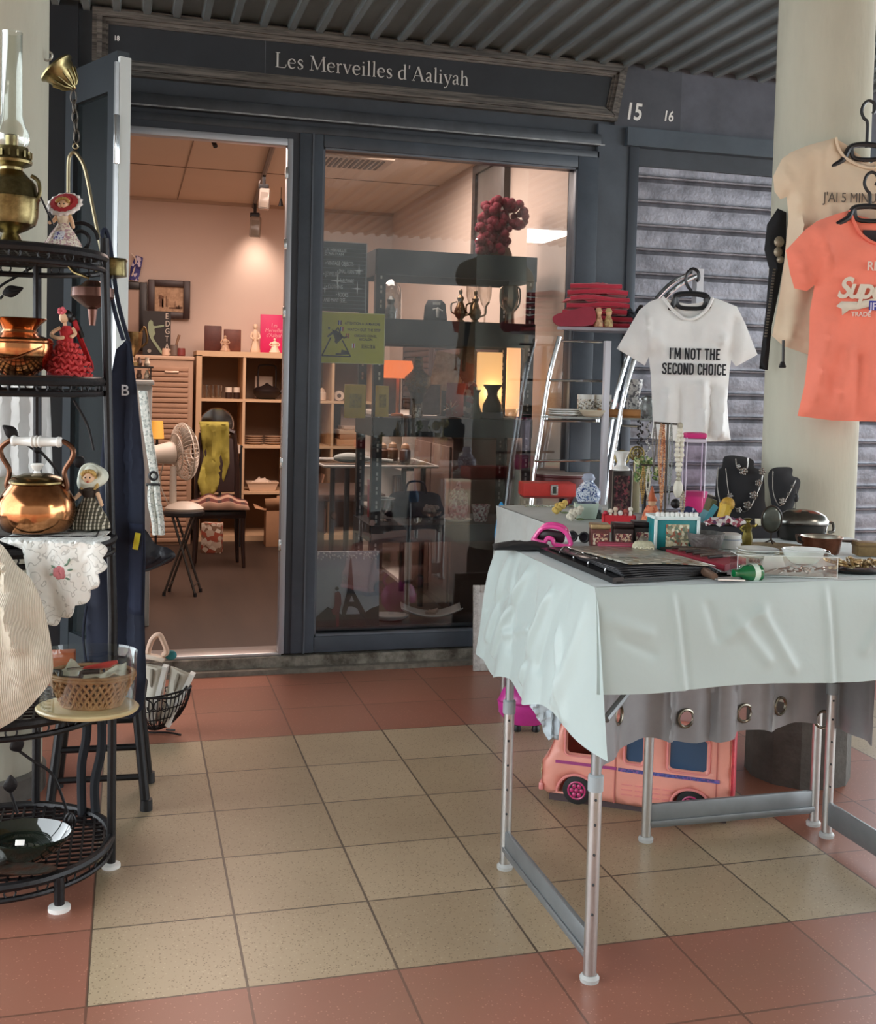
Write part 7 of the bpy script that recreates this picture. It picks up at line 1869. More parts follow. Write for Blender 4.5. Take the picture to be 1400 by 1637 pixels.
for k in range(34): g.bx(0.0, W_ - 0.03, -0.012, 0.002, 0.02 + k * (Ht - .06) / 34, 0.02 + (k + .8) * (Ht - .06) / 34, 0.003)
g.M('tambour_door', mat('#b58f74', 0.55, 0, 0.1, 10), cb)
G().bx(0.1, 0.19, -0.02, -0.01, Ht - 0.085, Ht - 0.072, 0.003).M('handle', mat('#d9bfa6', 0.4, 0.3), cb)
zc = FZ + Ht + 0.0255
def onc(x, Yd=5.42): return (at(x, 574, Yd).x, Yd, zc)
o = tag(empty('sport_poster', onc(228, 5.6)), 'black panel with a pale green player silhouette and upright letters on the cabinet', 'poster')
s = sc(o.location); G(s).bx(0, 43, 0, 4, 0, 72).M('panel', mat('#241f1d', 0.5), o)
g = G(s)
pl = curve2([(8, 52), (11, 57), (15, 55), (17, 48), (31, 50), (31, 47), (18, 44), (19, 36), (16, 30), (19, 24), (30, 8), (29, 4), (24, 10), (14, 24), (10, 32), (8, 42)], 4)
g.prism(pl, -1.4, 0.2); g.M('player', mat('#8fa084', 0.6), o); G(s).prism(circ(10, 8, 3, 14), -1.4, 0.2).M('ball', mat('#9c978b', 0.6), o)
for k, c in enumerate('EDGTA'): text('letter', c, 13 * s, (34 * s, -0.5 * s, (60 - 12 * k) * s), mat('#cfc6ba', 0.7), o, sx=0.8)
for nm_, x, r, h, c, lab in (('cream_mug', 265, 6, 12, '#d8b9a0', 'cream mug standing on the tambour cabinet'), ('pewter_pot', 278, 6.5, 18, '#6f5f55', 'grey pot with a stick standing on the tambour cabinet'), ('red_pot', 289, 7, 13, '#7a3430', 'dark red pot at the right end of the tambour cabinet')):
    o = tag(empty(nm_, onc(x, 5.38), FACE), lab, 'pot'); s = sc(o.location)
    G(s).lathe([(0, r * .8), (1, r), (h * .7, r), (h, r * .9), (h - 1, r * .75), (2, r * .7), (1.5, 0)], 20).M('body', mat(c, 0.5), o)
    if 'mug' in nm_: G(s).ring((6, 0, h * .5), 3.5, 1.1, 14, 'y').M('handle', mat(c, 0.5), o)
    if 'pewter' in nm_: G(s).tube([(0, 0, 6), (8, 0, 34)], [1.4, 2.4], 7).M('stick', mat('#8a6a52', 0.6), o)
# ---- things by the left wall: white cabinet, trophy, rosette
wc = tag(empty('white_cabinet', (0.157, 2.9, FZ)), 'white cabinet just inside the door, mostly hidden by the apron', 'cabinet')
Ht = at(225, 608, 2.9).z - FZ
G().bx(-0.55, 0, 0, 0.38, 0, Ht - 0.02, 0.004).M('body', mat('#d5d3cd', 0.5), wc); G().bx(-0.56, 0.008, -0.01, 0.39, Ht - 0.02, Ht, 0.003).M('top', mat('#e3e1db', 0.5), wc)
g = G(); g.bx(-0.3, -0.02, -0.012, 0, 0.03, Ht - 0.05, 0.003); g.M('door', mat('#dad8d2', 0.5), wc)
zc2 = FZ + Ht + 0.0005
tb = tag(empty('dark_tier_stand', (at(212, 600, 3.1).x, 3.1, zc2), 0), 'dark two tier stand of small ornaments on the white cabinet', 'stand')
s = sc(tb.location); g = G(s); g.bx(-30, 30, -10, 12, 0, 2); g.bx(-30, 32, -10, 12, 19, 22)
for x_ in (-28, 28): g.bx(x_ - 1, x_ + 1, -9, 11, 0, 22)
g.M('stand', mat('#2a211e', 0.5), tb)
rnd = random.Random(4)
for k in range(6):
    z0 = 2.2 if k < 3 else 22.2
    o = tag(empty('mini_ornament', tuple(tb.location + Vector(((-2 + 12 * (k % 3)) * s, -0.005, z0 * s)))), 'tiny ornament on the dark two tier stand', 'ornament', group='tiny ornaments on the dark stand')
    G(s).lathe([(0, 4), (5, 5), (9, 3), (14, 3.4 if k % 2 else 1.5)], 12).M('body', mat(('#c9b7a2', '#5a4236', '#d8c9b5')[k % 3], 0.4), o)
o = tag(empty('trophy_cup', (at(212, 575, 3.1).x, 3.105, zc2 + 23 * s)), 'gold trophy cup with tall handles above the white cabinet', 'trophy')
GD = mat('#a48458', 0.3, 0.8, 0.4, 40); s = sc(o.location)
o.location.z = zc2 + 22.3 * sc(tb.location)
G(s).lathe([(0, 12), (6, 12), (8, 4), (14, 3), (20, 6), (30, 13), (52, 15), (54, 15), (30, 10)], 24).M('cup', GD, o)
for sg in (-1, 1): G(s).tube(smooth_path([(sg * 13, 0, 30), (sg * 22, 0, 40), (sg * 18, 0, 62), (sg * 12, 0, 54)], 5), 1.8, 7).M('handle', GD, o)
o = tag(empty('purple_pennant', tuple(at(219, 448, 5.83))), 'purple and white pennant on the wall beside the door edge', 'pennant')
s = sc(o.location); G(s).sheet([(-12, 0), (2, -2), (9, 36), (-2, 40), (-10, 20)], lambda x, z, d: (x, -2 + 2 * math.sin(z * .2), z), 5).M('cloth', blotch(['#3d3a7a', '#4a4a8c', '#cfc6d6', '#353068'], 40, 0.7), o, solid=0.003)
G(s).tube(smooth_path([(-10, -3, 42), (-2, -3, 30), (-8, -3, 6)], 5), 1.2, 6).M('ribbon', mat('#d9c9bd', 0.7), o)
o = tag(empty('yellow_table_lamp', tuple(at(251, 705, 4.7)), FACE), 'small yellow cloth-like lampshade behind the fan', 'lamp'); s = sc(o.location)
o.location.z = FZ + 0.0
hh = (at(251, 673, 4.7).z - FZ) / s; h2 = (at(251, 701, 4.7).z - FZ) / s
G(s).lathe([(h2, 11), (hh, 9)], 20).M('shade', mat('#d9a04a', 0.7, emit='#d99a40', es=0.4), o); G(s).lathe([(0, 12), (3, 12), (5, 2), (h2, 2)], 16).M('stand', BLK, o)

# ---- round black folding stool with the fan
sp = on(308, 930, FZ)
st = tag(empty('round_stool', (0.335, 3.62, FZ), FACE), 'round black folding stool under the white fan', 'stool')
s = sc(st.location); zt = (at(293, 816, 3.62).z - FZ) / s
G(s).lathe([(zt - 8, 30), (zt - 6, 32), (zt - 1, 32), (zt, 30)], 36).M('seat', BLK, st)
LG_ = mat('#55504c', 0.3, 0.6)
for k, (x0, y0, x1, y1) in enumerate(((-16, -12, 24, -20), (-16, 12, 24, 20), (16, -14, -26, -18), (16, 14, -26, 18))):
    G(s).tube([(x0, y0, zt - 7), (x1, y1, 3)], 2.1, 8).M('leg', LG_, st)
    G(s).tube([(x1 * .985, y1 * .985, 6), (x1, y1, 0)], 2.8, 8).M('rubber_foot', BLK, st.children[-1])
for x1, yy in ((20, 18), (-20, 17)): G(s).tube([(x1, -yy, 16), (x1, yy, 16)], 1.2, 6).M('rung', LG_, st)
fn = tag(empty('desk_fan', (st.location.x, st.location.y, FZ + zt * s + 0.0005), FACE), 'white desk fan on the round stool, seen from behind', 'fan')
FW = mat('#cfc4b6', 0.45); 
G(s).lathe([(0, 26), (4, 27), (10, 20), (14, 9)], 32, sx=1.15, sy=0.9).M('base', FW, fn)
G(s).lathe([(10, 6), (50, 5.5), (70, 5)], 16, (-18, 0, 0)).M('column', FW, fn)
ax = Vector((0.80, 0.52, 0.08)).normalized()
R = ax.to_track_quat('Z', 'Y').to_matrix()
hc = Vector((-32, 0, 90))
G(s).lathe([(-26, 9), (-25, 13), (-4, 16), (8, 18), (14, 17), (16, 8)], 28, tuple(hc), R=R).M('motor_housing', FW, fn)
g = G(s); gc = hc + ax * 32
for t in range(40):
    a_ = 2 * PI * t / 40
    pts = []
    for j in range(9):
        q = -1.0 + 2 * j / 8; r = 46 * (1 - abs(q) ** 3 * 0.55) if abs(q) < 1 else 20
        r = 46 * math.sqrt(max(0.05, 1 - (abs(q) ** 2.2) * 0.9)); pts.append(gc + R @ Vector((r * math.cos(a_), r * math.sin(a_), q * 15)))
    g.tube(pts, 0.7, 4)
for r, q in ((46, 0), (14.5, 15), (14.5, -15), (30, 13.4), (30, -13.4)): g.ring(tuple(gc + R @ Vector((0, 0, q))), r, 1.1, 40, 'z', 5, rot=R)
g.M('grille', FW, fn)
g = G(s)
for k in range(3):
    a_ = k * 2.094
    g.add([tuple(gc + R @ Vector(p_)) for p_ in ((0, 0, 0), (40 * math.cos(a_ - .5), 40 * math.sin(a_ - .5), -5), (42 * math.cos(a_), 42 * math.sin(a_), 0), (38 * math.cos(a_ + .5), 38 * math.sin(a_ + .5), 6))], [(0, 1, 2), (0, 2, 3)])
g.M('blades', mat('#b3aca3', 0.4), fn, solid=0.002)
G(s).tube(smooth_path([(-24, 4, 4), (-40, 6, 40), (-36, 4, 70), (-30, 2, 80)], 5), 1.2, 6).M('cable', FW, fn)

# ---- chair with plaid cushion and green cloth
ch = tag(empty('wooden_chair', (at(345, 890, 4.45).x, 4.45, FZ), FACE + 0.25), 'dark wooden chair with a padded back behind the fan', 'chair')
s = sc(ch.location); WD = mat('#2b1a16', 0.35, 0, 0.25, 20); zs = (at(335, 812, 4.45).z - FZ) / s
for (x, y) in ((-34, -22), (40, -22), (-30, 26), (34, 26)):
    g = G(s); g.tube(smooth_path([(x, y, zs - 2), (x * 1.0, y, zs * .5), (x * 1.06, y * 1.1, 0.5)], 5), [4.6 - .2 * i for i in range(11)], 10); g.M('leg', WD, ch)
G(s).box((2, 2, zs - 8), (86, 58, 12), bev=3).M('seat', WD, ch)
g = G(s)
for x in (-30, 34): g.tube(smooth_path([(x, 26, zs - 4), (x * .96, 30, zs + 60), (x * .8, 34, zs + 118)], 5), 4.4, 8)
g.tube(smooth_path([(-25, 34, zs + 118), (0, 36, zs + 128), (28, 34, zs + 118)], 6), 5, 8); g.M('back_frame', WD, ch)
G(s).box((2, 31, zs + 66), (56, 7, 88), (-0.06, 0, 0), 3).M('back_pad', mat('#2e1d1b', 0.7), ch)
cu = tag(empty('plaid_cushion', tuple(ch.location + Vector((0, 0, (zs - 1.5) * s))), FACE + 0.25), 'quilted brown plaid cushion on the dark wooden chair', 'cushion')
G(s).grid(lambda u, v: ((-46 + 96 * u), (-34 + 62 * v), 2 + 24 * (math.sin(PI * u) * math.sin(PI * v)) ** 0.35 * (0.82 + 0.12 * math.cos(u * 19) + 0.08 * math.cos(v * 14))), 34, 20).M('cover', plaid('#5a2f28', '#3a2523', '#c9a58c', 15, axes=(0, 1)), cu, solid=0.003)
gc_ = tag(empty('green_cloth', tuple(ch.location), FACE + 0.25), 'olive green cloth draped over the back of the wooden chair', 'cloth')
wr = fold(0.05, 0.02, 7, 5)
G(s).sheet([(-28, zs + 132), (18, zs + 134), (20, zs + 70), (12, zs + 40), (-6, zs + 18), (-22, zs + 12), (-30, zs + 40), (-20, zs + 80)], lambda x, z, d: (x, 22 + wr(x, z) + 3 * math.sin(x * .25), z), 5).M('cloth', mat('#a49a44', 0.85, 0, 0.25, 9), gc_, solid=0.004)
G(s).grid(lambda u, v: (-28 + 46 * u, 22 + 20 * v, zs + 132 + 4 * math.sin(PI * v)), 8, 6).M('fold_over', mat('#a49a44', 0.85, 0, 0.25, 9), gc_, solid=0.004)
o = tag(empty('paper_carrier_bag', (at(340, 862, 4.9).x, 4.95, FZ), FACE), 'patterned paper carrier bag on the floor under the wooden chair', 'bag'); s = sc(o.location)
G(s).box((0, 0, 24), (32, 18, 48), bev=1).M('bag', blotch(['#c9b4a0', '#a8543f', '#e0d2c0', '#8a6a54'], 40, 0.7), o)

# ---- oak cube shelving
KX0, KY, KZ = 0.485, 5.42, FZ
kx = tag(empty('cube_shelf', (KX0, KY, KZ)), 'light oak cube shelving unit along the shop back wall', 'shelving')
NC, NR, PW, PH = 4, 4, 0.302, 0.312; th = 0.018; KD = 0.40
KW, KH = NC * PW + 0.03, NR * PH + 0.03
g = G(); g.bx(0, KW, 0, KD, KH - 0.036, KH); g.bx(0, KW, 0, KD, 0, 0.036); g.bx(0, 0.036, 0, KD, 0.03, KH - .03); g.bx(KW - 0.036, KW, 0, KD, 0.03, KH - .03); g.M('carcass', OAK, kx)
for c in range(1, NC): G().bx(0.015 + c * PW - th / 2, 0.015 + c * PW + th / 2, 0.004, KD, 0.03, KH - 0.03).M('divider', OAK, kx)
for r in range(1, NR): G().bx(0.03, KW - 0.03, 0.002, KD, 0.015 + r * PH - th / 2, 0.015 + r * PH + th / 2).M('shelf', OAK, kx)
G().bx(0.03, KW - .03, KD - 0.006, KD, 0.03, KH - .03).M('back_panel', mat('#8d7866', 0.8), kx)
rowz = [FZ + 0.0155 + r * PH + th / 2 + 0.0005 for r in range(5)]; rowz[0] = FZ + 0.0365
topz = FZ + KH + 0.0005
ks = sc((0.9, 5.5, 1.0))
def kthing(name, lab, cat, x, row, Yd=5.56, group=None, rz=0):
    z = topz if row == 4 else rowz[row]
    o = tag(empty(name, (at(x, 650, Yd).x, Yd, z), rz), lab, cat, group); return o, sc(o.location)
for x0, x1, h, c, lab in ((325, 352, 41, '#5a2b22', 'brown leather bound book standing left on the cube shelving'), (356, 383, 36, '#6b3525', 'reddish brown book standing right of the leather one')):
    o, s = kthing('standing_book', lab, 'book', x0, 4, 5.58)
    G(s).bx(0, x1 - x0, 0, 6, 0, h, 0.8).M('cover', mat(c, 0.5, 0, 0.3, 20), o); G(s).bx(1, x1 - x0 + 0.3, 1, 5, 1, h - 1).M('pages', mat('#b99a7c', 0.8), o)
o, s = kthing('child_figurine', 'small brown white figurine of a child before the standing books', 'figurine', 358, 4, 5.48)
FIG = mat('#cfa98a', 0.5, 0, 0.35, 60)
def figure(o, s, h, m, wide=1.0):
    G(s).lathe([(0, h * .2 * wide), (h * .04, h * .22 * wide), (h * .2, h * .17 * wide), (h * .5, h * .1 * wide), (h * .62, h * .14 * wide), (h * .74, h * .1 * wide), (h * .8, h * .05)], 18, sy=.8, wob=.06, k=5).M('robe', m, o)
    G(s).ball((0, 0, h * .89), (h * .08, h * .08, h * .1), 12, 8).M('head', m, o)
    for sg in (-1, 1): G(s).tube(smooth_path([(sg * h * .13 * wide, 0, h * .7), (sg * h * .19 * wide, -h * .05, h * .52), (sg * h * .06, -h * .14, h * .45)], 4), h * .035, 7).M('arm', m, o)
figure(o, s, 26, FIG, 1.4)
o, s = kthing('white_lady_statuette', 'slim white statuette of a standing woman beside the pink panel', 'statuette', 406, 4, 5.5); figure(o, s, 46, mat('#e3c8ac', 0.45), 0.8)
o, s = kthing('pink_sign_board', 'bright pink panel with pale lettering leaning on the back wall', 'sign', 414, 4, 5.68)
G(s).bx(0, 46, 0, 3, 0, 62, 0.5).M('panel', mat('#e0246c', 0.5, 0, 0.1, 6), o)
for k, (w_, t_) in enumerate(((12, 'Les'), (24, 'Merveilles'), (30, "d'Aaliyah"))): text('lettering', t_, 9 * s, (22 * s, -0.6 * s, (42 - 8 * k) * s), mat('#f2a6b8', 0.6), o, align='CENTER', shear=0.2, sx=0.8)
o, s = kthing('seated_white_figurine', 'white seated figurine in front of the pink panel', 'figurine', 437, 4, 5.52); figure(o, s, 24, mat('#ecd9bf', 0.45), 1.7)
# shelf contents
for k, (x, lab) in enumerate(((330, 'clear tumbler at the left of the top cube'), (340, 'clear tumbler behind the left one in the top cube'), (349, 'clear tumbler next to the small jars in the top cube'))):
    o, s = kthing('tumbler', lab, 'glass', x, 3, 5.5 + 0.05 * (k % 2), 'tumblers in the top cube'); G(s).shell([(0, 4.5), (21, 6)], 20).M('wall', glass('#f3ece4', 0.15, 0.8, 0.05), o)
for x, lab in ((365, 'small dark jar with a white lid, left of the pair'), (378, 'small dark jar with a white lid, right of the pair')):
    o, s = kthing('small_jar', lab, 'jar', x, 3, 5.52, 'small jars in the top cube'); G(s).lathe([(0, 5), (9, 5), (10, 4)], 16).M('jar', mat('#3b2a24', 0.2), o); G(s).lathe([(10, 5.4), (18, 5.4)], 16).M('lid', mat('#e0d3c2', 0.5), o)
o, s = kthing('iron_teapot', 'black iron teapot with a tall looped handle in the upper cube', 'teapot', 426, 3, 5.56)
G(s).lathe([(0, 12), (2, 16), (8, 21), (13, 22), (18, 18), (21, 8), (24, 3), (26, 2)], 28).M('body', mat('#2d2422', 0.4, 0.4), o)
G(s).tube(smooth_path([(-14, 0, 17), (-14, 0, 48), (-10, 0, 54), (10, 0, 54), (14, 0, 48), (14, 0, 17)], 5), 1.4, 7).M('handle', mat('#2d2422', 0.4, 0.4), o)
G(s).tube(smooth_path([(18, 0, 10), (24, 0, 13), (28, 0, 18)], 4), [4, 3.6, 3.3, 3, 2.8, 2.6, 2.4, 2.2, 2.0], 8).M('spout', mat('#2d2422', 0.4, 0.4), o)
o, s = kthing('white_card', 'white card propped behind the iron teapot', 'card', 421, 3, 5.68); G(s).bx(-14, 14, 0, 1, 0, 36).M('card', mat('#cdbba9', 0.8), o)
o, s = kthing('glass_platter', 'round clear glass platter propped in the second cube', 'platter', 347, 2, 5.6)
G(s).lathe([(-1, 26), (1, 27), (1.5, 22)], 36, (0, 0, 31), R=rotm(rx=PI / 2)).M('disc', glass('#e9ddd0', 0.25, 0.7, 0.1), o); G(s).ring((0, -1, 31), 26, 1, 36, 'y').M('rim', mat('#d5c3b2', 0.3), o)
for k, (x, lab) in enumerate(((407, 'left stack of pale plates in the second cube row'), (438, 'right stack of pale plates in the second cube row'))):
    o, s = kthing('plate_stack', lab, 'plates', x, 2, 5.58, 'stacks of plates')
    for q in range(4): G(s).lathe([(3.4 * q, 9), (3.4 * q + 2.6, 14.5), (3.4 * q + 3.4, 14.5), (3.4 * q + 1.4, 8), (3.4 * q + 1.2, 0)], 24).M('plate', mat(('#cdb7a1', '#b89c84')[q % 2], 0.4), o)
o, s = kthing('side_table', 'small black side table before the cubes with a white notice', 'side table', 368, 0, 5.2); o.location.z = FZ
zt_ = (at(368, 712, 5.2).z - FZ) / s
g = G(s); g.bx(-16, 20, -8, 14, zt_ - 3, zt_); g.M('top', BLK, o)
for x in (-14, 18):
    for y in (-6, 12): G(s).bx(x - 1.3, x + 1.3, y - 1.3, y + 1.3, 0, zt_ - 3).M('leg', BLK, o)
G(s).bx(0, 16, -9, -8.4, zt_ - 12, zt_ + 1).M('notice', mat('#cdbcac', 0.8), o)
o, s = kthing('white_basket', 'low white basket with crumpled cloth in the third cube row', 'basket', 421, 1, 5.5)
g = G(s); g.add([(-20, -8, 0), (20, -8, 0), (20, 12, 0), (-20, 12, 0), (-25, -11, 13), (25, -11, 13), (25, 14, 13), (-25, 14, 13)], [(3, 2, 1, 0), (0, 1, 5, 4), (1, 2, 6, 5), (2, 3, 7, 6), (3, 0, 4, 7)]); g.tube([(-25, -11, 13), (25, -11, 13), (25, 14, 13), (-25, 14, 13)], 1.2, 6, closed=True); g.M('basket', mat('#d8bda2', 0.6), o)
wr = fold(0.1, 0.1, 6, 2); G(s).grid(lambda u, v: (-18 + 36 * u, -8 + 20 * v, 10 + 10 * math.sin(PI * u) * math.sin(PI * v) + wr(u * 40, v * 30)), 14, 10).M('crumpled_cloth', mat('#e0cbb6', 0.8), o)
cbx = tag(empty('cardboard_box', (at(441, 862, 5.15).x, 5.15, FZ)), 'open brown cardboard box on the floor in front of the cubes', 'box'); s = sc(cbx.location)
g = G(s); g.bx(-16, 40, 0, 30, 0, 58, 0.5); g.M('carton', mat('#a37a59', 0.8, 0, 0.12, 9), cbx)
g = G(s); g.add([(-16, 0, 58), (40, 0, 58), (44, -10, 82), (-20, -8, 78), (-16, 0, 58), (-16, 30, 58), (-34, 32, 66), (-34, 0, 62)], [(0, 1, 2, 3), (4, 5, 6, 7)]); g.M('flaps', mat('#b68b67', 0.8), cbx, solid=0.003)
G(s).bx(0, 26, -1.2, -0.4, 60, 82).M('inner_flap', mat('#bd9775', 0.8), cbx)
# third column seen through the window
o, s = kthing('storage_jar', 'white lidded storage jar in the third cube column', 'jar', 514, 3, 5.5); G(s).lathe([(0, 6), (1, 7), (12, 7), (14, 5)], 18).M('jar', mat('#e2c9b2', 0.4), o); G(s).lathe([(14, 5.5), (17, 4), (20, 1.5)], 14).M('lid', mat('#d0b296', 0.4), o)
o, s = kthing('tape_roll', 'white tape roll standing in the third cube column', 'tape', 541, 3, 5.5); G(s).lathe([(-4, 8), (4, 8)], 26, (0, 0, 8), R=rotm(rx=PI / 2)).M('roll', mat('#e5d0bb', 0.5), o); G(s).lathe([(-4.4, 3.4), (4.4, 3.4)], 16, (0, 0, 8), R=rotm(rx=PI / 2)).M('core', mat('#5a4436', 0.7), o)
o, s = kthing('document_pile', 'pile of flat boxes and papers in the second row behind the window', 'papers', 566, 2, 5.56)
for k, (w_, h_, c) in enumerate(((50, 10, '#c9a07a'), (48, 8, '#b98f6e'), (46, 7, '#d9bfa4'), (40, 6, '#cbb09a'), (34, 30, '#a08d80'))):
    zz = sum((10, 8, 7, 6, 30)[:k]); G(s).box((-4 + 3 * (k % 2), 4, zz + h_ / 2), (w_, 30 if k < 4 else 5, h_), (0, 0, 0.05 * k if k < 4 else 0), 0.4).M('flat_box', mat(c, 0.8), o)
o, s = kthing('magazine_fan', 'fanned magazines in the third cube row behind the window', 'magazines', 500, 1, 5.5)
for k in range(5): G(s).box((-8 + 6 * k, 2, 13), (2, 24, 26), (0, -0.35 + 0.14 * k, 0)).M('magazine', mat(('#c9a58c', '#8a5a4a', '#dcc7b0', '#6f4a3e', '#b98a70')[k], 0.6), o)
o, s = kthing('brown_suitcase', 'brown case standing in the bottom cube row behind the window', 'case', 497, 0, 5.5); G(s).box((0, 4, 20), (54, 24, 40), bev=2).M('case', mat('#6d4a3a', 0.6, 0, 0.2, 10), o); G(s).tube([(-6, -8, 38), (-5, -9, 43), (5, -9, 43), (6, -8, 38)], 1.2, 6).M('handle', BLK, o)

# ---- window display: black boltless shelf unit
DX0, DX1, DYF, DYB = 1.075, 1.80, 2.56, 2.92
ds = tag(empty('display_shelf', (DX0, DYF, FZ)), 'black metal display shelf unit behind the shop window', 'shelving')
BM = mat('#2b2f33', 0.45, 0.4, 0.2, 8)
DW, DD = DX1 - DX0, DYB - DYF
ztop = 1.745 - FZ
for (x, y) in ((0, 0), (DW, 0), (0, DD), (DW, DD)):
    sgx = 1 if x == 0 else -1; sgy = 1 if y == 0 else -1
    g = G(); g.bx(min(x, x + sgx * 0.042), max(x, x + sgx * 0.042), y - 0.0015, y + 0.0015, 0, ztop); g.bx(x - 0.0015, x + 0.0015, min(y, y + sgy * 0.035), max(y, y + sgy * 0.035), 0, ztop); po = g.M('upright', BM, ds)
    g = G()
    for k in range(26):
        zz = 0.06 + k * 0.062
        g.bx(x + sgx * 0.018, x + sgx * 0.026, y - 0.0028, y - 0.0014, zz, zz + 0.014); g.bx(x + sgx * 0.018, x + sgx * 0.026, y - 0.0028, y - 0.0014, zz + 0.02, zz + 0.034)
    g.M('slots', mat('#c3bdb8', 0.5), po)
LV = [(1.637, 1.745), (1.341, 1.449), (0.941, 1.022), (0.48, 0.555)]
for z0, z1 in LV:
    g = G(); z0 -= FZ; z1 -= FZ
    g.bx(0.0, DW, -0.014, -0.002, z0, z1); g.bx(0.0, DW, DD - 0.004, DD + 0.008, z0, z1); g.bx(-0.006, 0.004, 0, DD, z0, z1); g.bx(DW - 0.004, DW + 0.006, 0, DD, z0, z1); b_ = g.M('beams', BM, ds)
    if z1 < 1.6: G().bx(0.004, DW - 0.004, -0.002, DD, z1 - 0.012, z1).M('shelf_board', mat('#2e2a2a', 0.6), ds)
def dth(name, lab, cat, x, lv, Yd=2.72, group=None, rz=FACE):
    z = LV[lv][1] + 0.0005; o = tag(empty(name, (at(x, 600, Yd).x, Yd, z), rz), lab, cat, group); return o, sc(o.location)
AMB = mat('#6d5238', 0.15, 0.3, 0.5, 40)
# top: red rose heart
o = tag(empty('rose_arrangement', (at(808, 402, 2.75).x, 2.75, 1.7455)), 'tall arrangement of dark red roses on top of the display shelf', 'flowers')
s = sc(o.location); rnd = random.Random(9); g = G(s)
for k in range(170):
    t = rnd.random(); x = rnd.uniform(-1, 1)
    z = 12 + 84 * t; w_ = 40 if t > .55 else 30 - 6 * t
    cx_ = -4 if t > .5 else -22
    g.ball((cx_ + x * w_ * (0.9 if t < .9 else .6), rnd.uniform(-16, 12), z), rnd.uniform(5, 8), 8, 6)
g.M('roses', mat('#8a1f38', 0.8, 0, 0.45, 50, 0.4, 90), o)
G(s).lathe([(0, 16), (10, 18), (20, 14)], 20, (-8, 0, 0)).M('pot', mat('#6a4a3c', 0.6), o)
# level B
o, s = dth('glass_cloche', 'clear glass cloche over a small ornament at the left of the upper shelf', 'cloche', 622, 1, 2.75)
G(s).shell([(0, 18), (40, 18), (54, 15), (62, 8), (66, 2)], 28).M('dome', glass('#eef0ef', 0.12, 0.85, 0.02), o); G(s).lathe([(0, 20), (3, 20), (3.5, 16)], 28).M('base', mat('#3a3532', 0.4), o); G(s).lathe([(3, 8), (18, 9), (26, 5), (34, 7), (40, 2)], 16).M('ornament', mat('#8b8c8b', 0.3, 0.5, 0.5, 50), o)
o, s = dth('black_evening_bag', 'small black bag embroidered with a white figure on the upper shelf', 'bag', 693, 1, 2.74)
G(s).pillow([(-19, 0), (20, 0), (16, 30), (10, 36), (-12, 36), (-17, 26)], 5, 7).M('bag', mat('#22252a', 0.5), o, weld=True)
g = G(s); g.box((2, -8, 30), (12, 1, 4)); g.lathe([(0, 2), (12, 3), (16, 1)], 8, (4, -8, 8)); g.tube([(-4, -8, 20), (4, -8.4, 22), (12, -8, 18)], 1.2, 5); g.M('embroidery', mat('#c9cdc9', 0.7), o)
for k, (x, h, lab) in enumerate(((741, 54, 'brass ewer with a curved spout, left of the pair on the upper shelf'), (762, 50, 'brass ewer with a curved spout, right of the pair on the upper shelf'))):
    o, s = dth('brass_ewer', lab, 'ewer', x if k == 0 else 757, 1, 2.68 + 0.05 * k, 'brass ewers')
    if k == 0: o.location.x = at(733, 600, 2.68).x
    m_ = mat('#80684a', 0.25, 0.8, 0.5, 40)
    G(s).lathe([(0, 8), (2, 8), (6, 4), (10, 8), (18, 10), (26, 7), (34, 4), (40, 6), (42, 4), (45, 2), (48, 3), (52, 3), (54, 0.5)], 22).M('body', m_, o)
    G(s).tube(smooth_path([(8, 0, 12), (16, 0, 16), (17, 0, 28), (22, 0, 36)], 5), 1.6, 7).M('spout', m_, o)
    G(s).tube(smooth_path([(-5, 0, 34), (-14, 0, 30), (-14, 0, 18), (-8, 0, 14)], 5), 1.4, 7).M('handle', m_, o)
for k, (x, lab) in enumerate(((752, 'tall stemmed wine glass behind the brass ewers'), (772, 'tall stemmed wine glass between ewer and silver cup'))):
    o, s = dth('wine_glass', lab, 'glass', x, 1, 2.82, 'wine glasses')
    G(s).shell([(0, 10), (1, 9), (2, 1.4), (28, 1.3), (34, 6), (46, 10), (64, 10.5)], 22).M('glass', glass('#f3efea', 0.14, 0.85, 0.02), o)
o, s = dth('silver_vase', 'faceted silver vase with side handles at the right of the upper shelf', 'vase', 812, 1, 2.66)
m_ = mat('#a89888', 0.12, 1.0, 0.4, 20)
G(s).lathe([(0, 8), (16, 7), (22, 8), (28, 12), (44, 14), (60, 12), (62, 12), (44, 12)], 10).M('body', m_, o)
for sg in (-1, 1): G(s).tube(smooth_path([(sg * 9, 0, 60), (sg * 15, 0, 56), (sg * 15, 0, 34), (sg * 8, 0, 22)], 5), 1.4, 7).M('handle', m_, o)
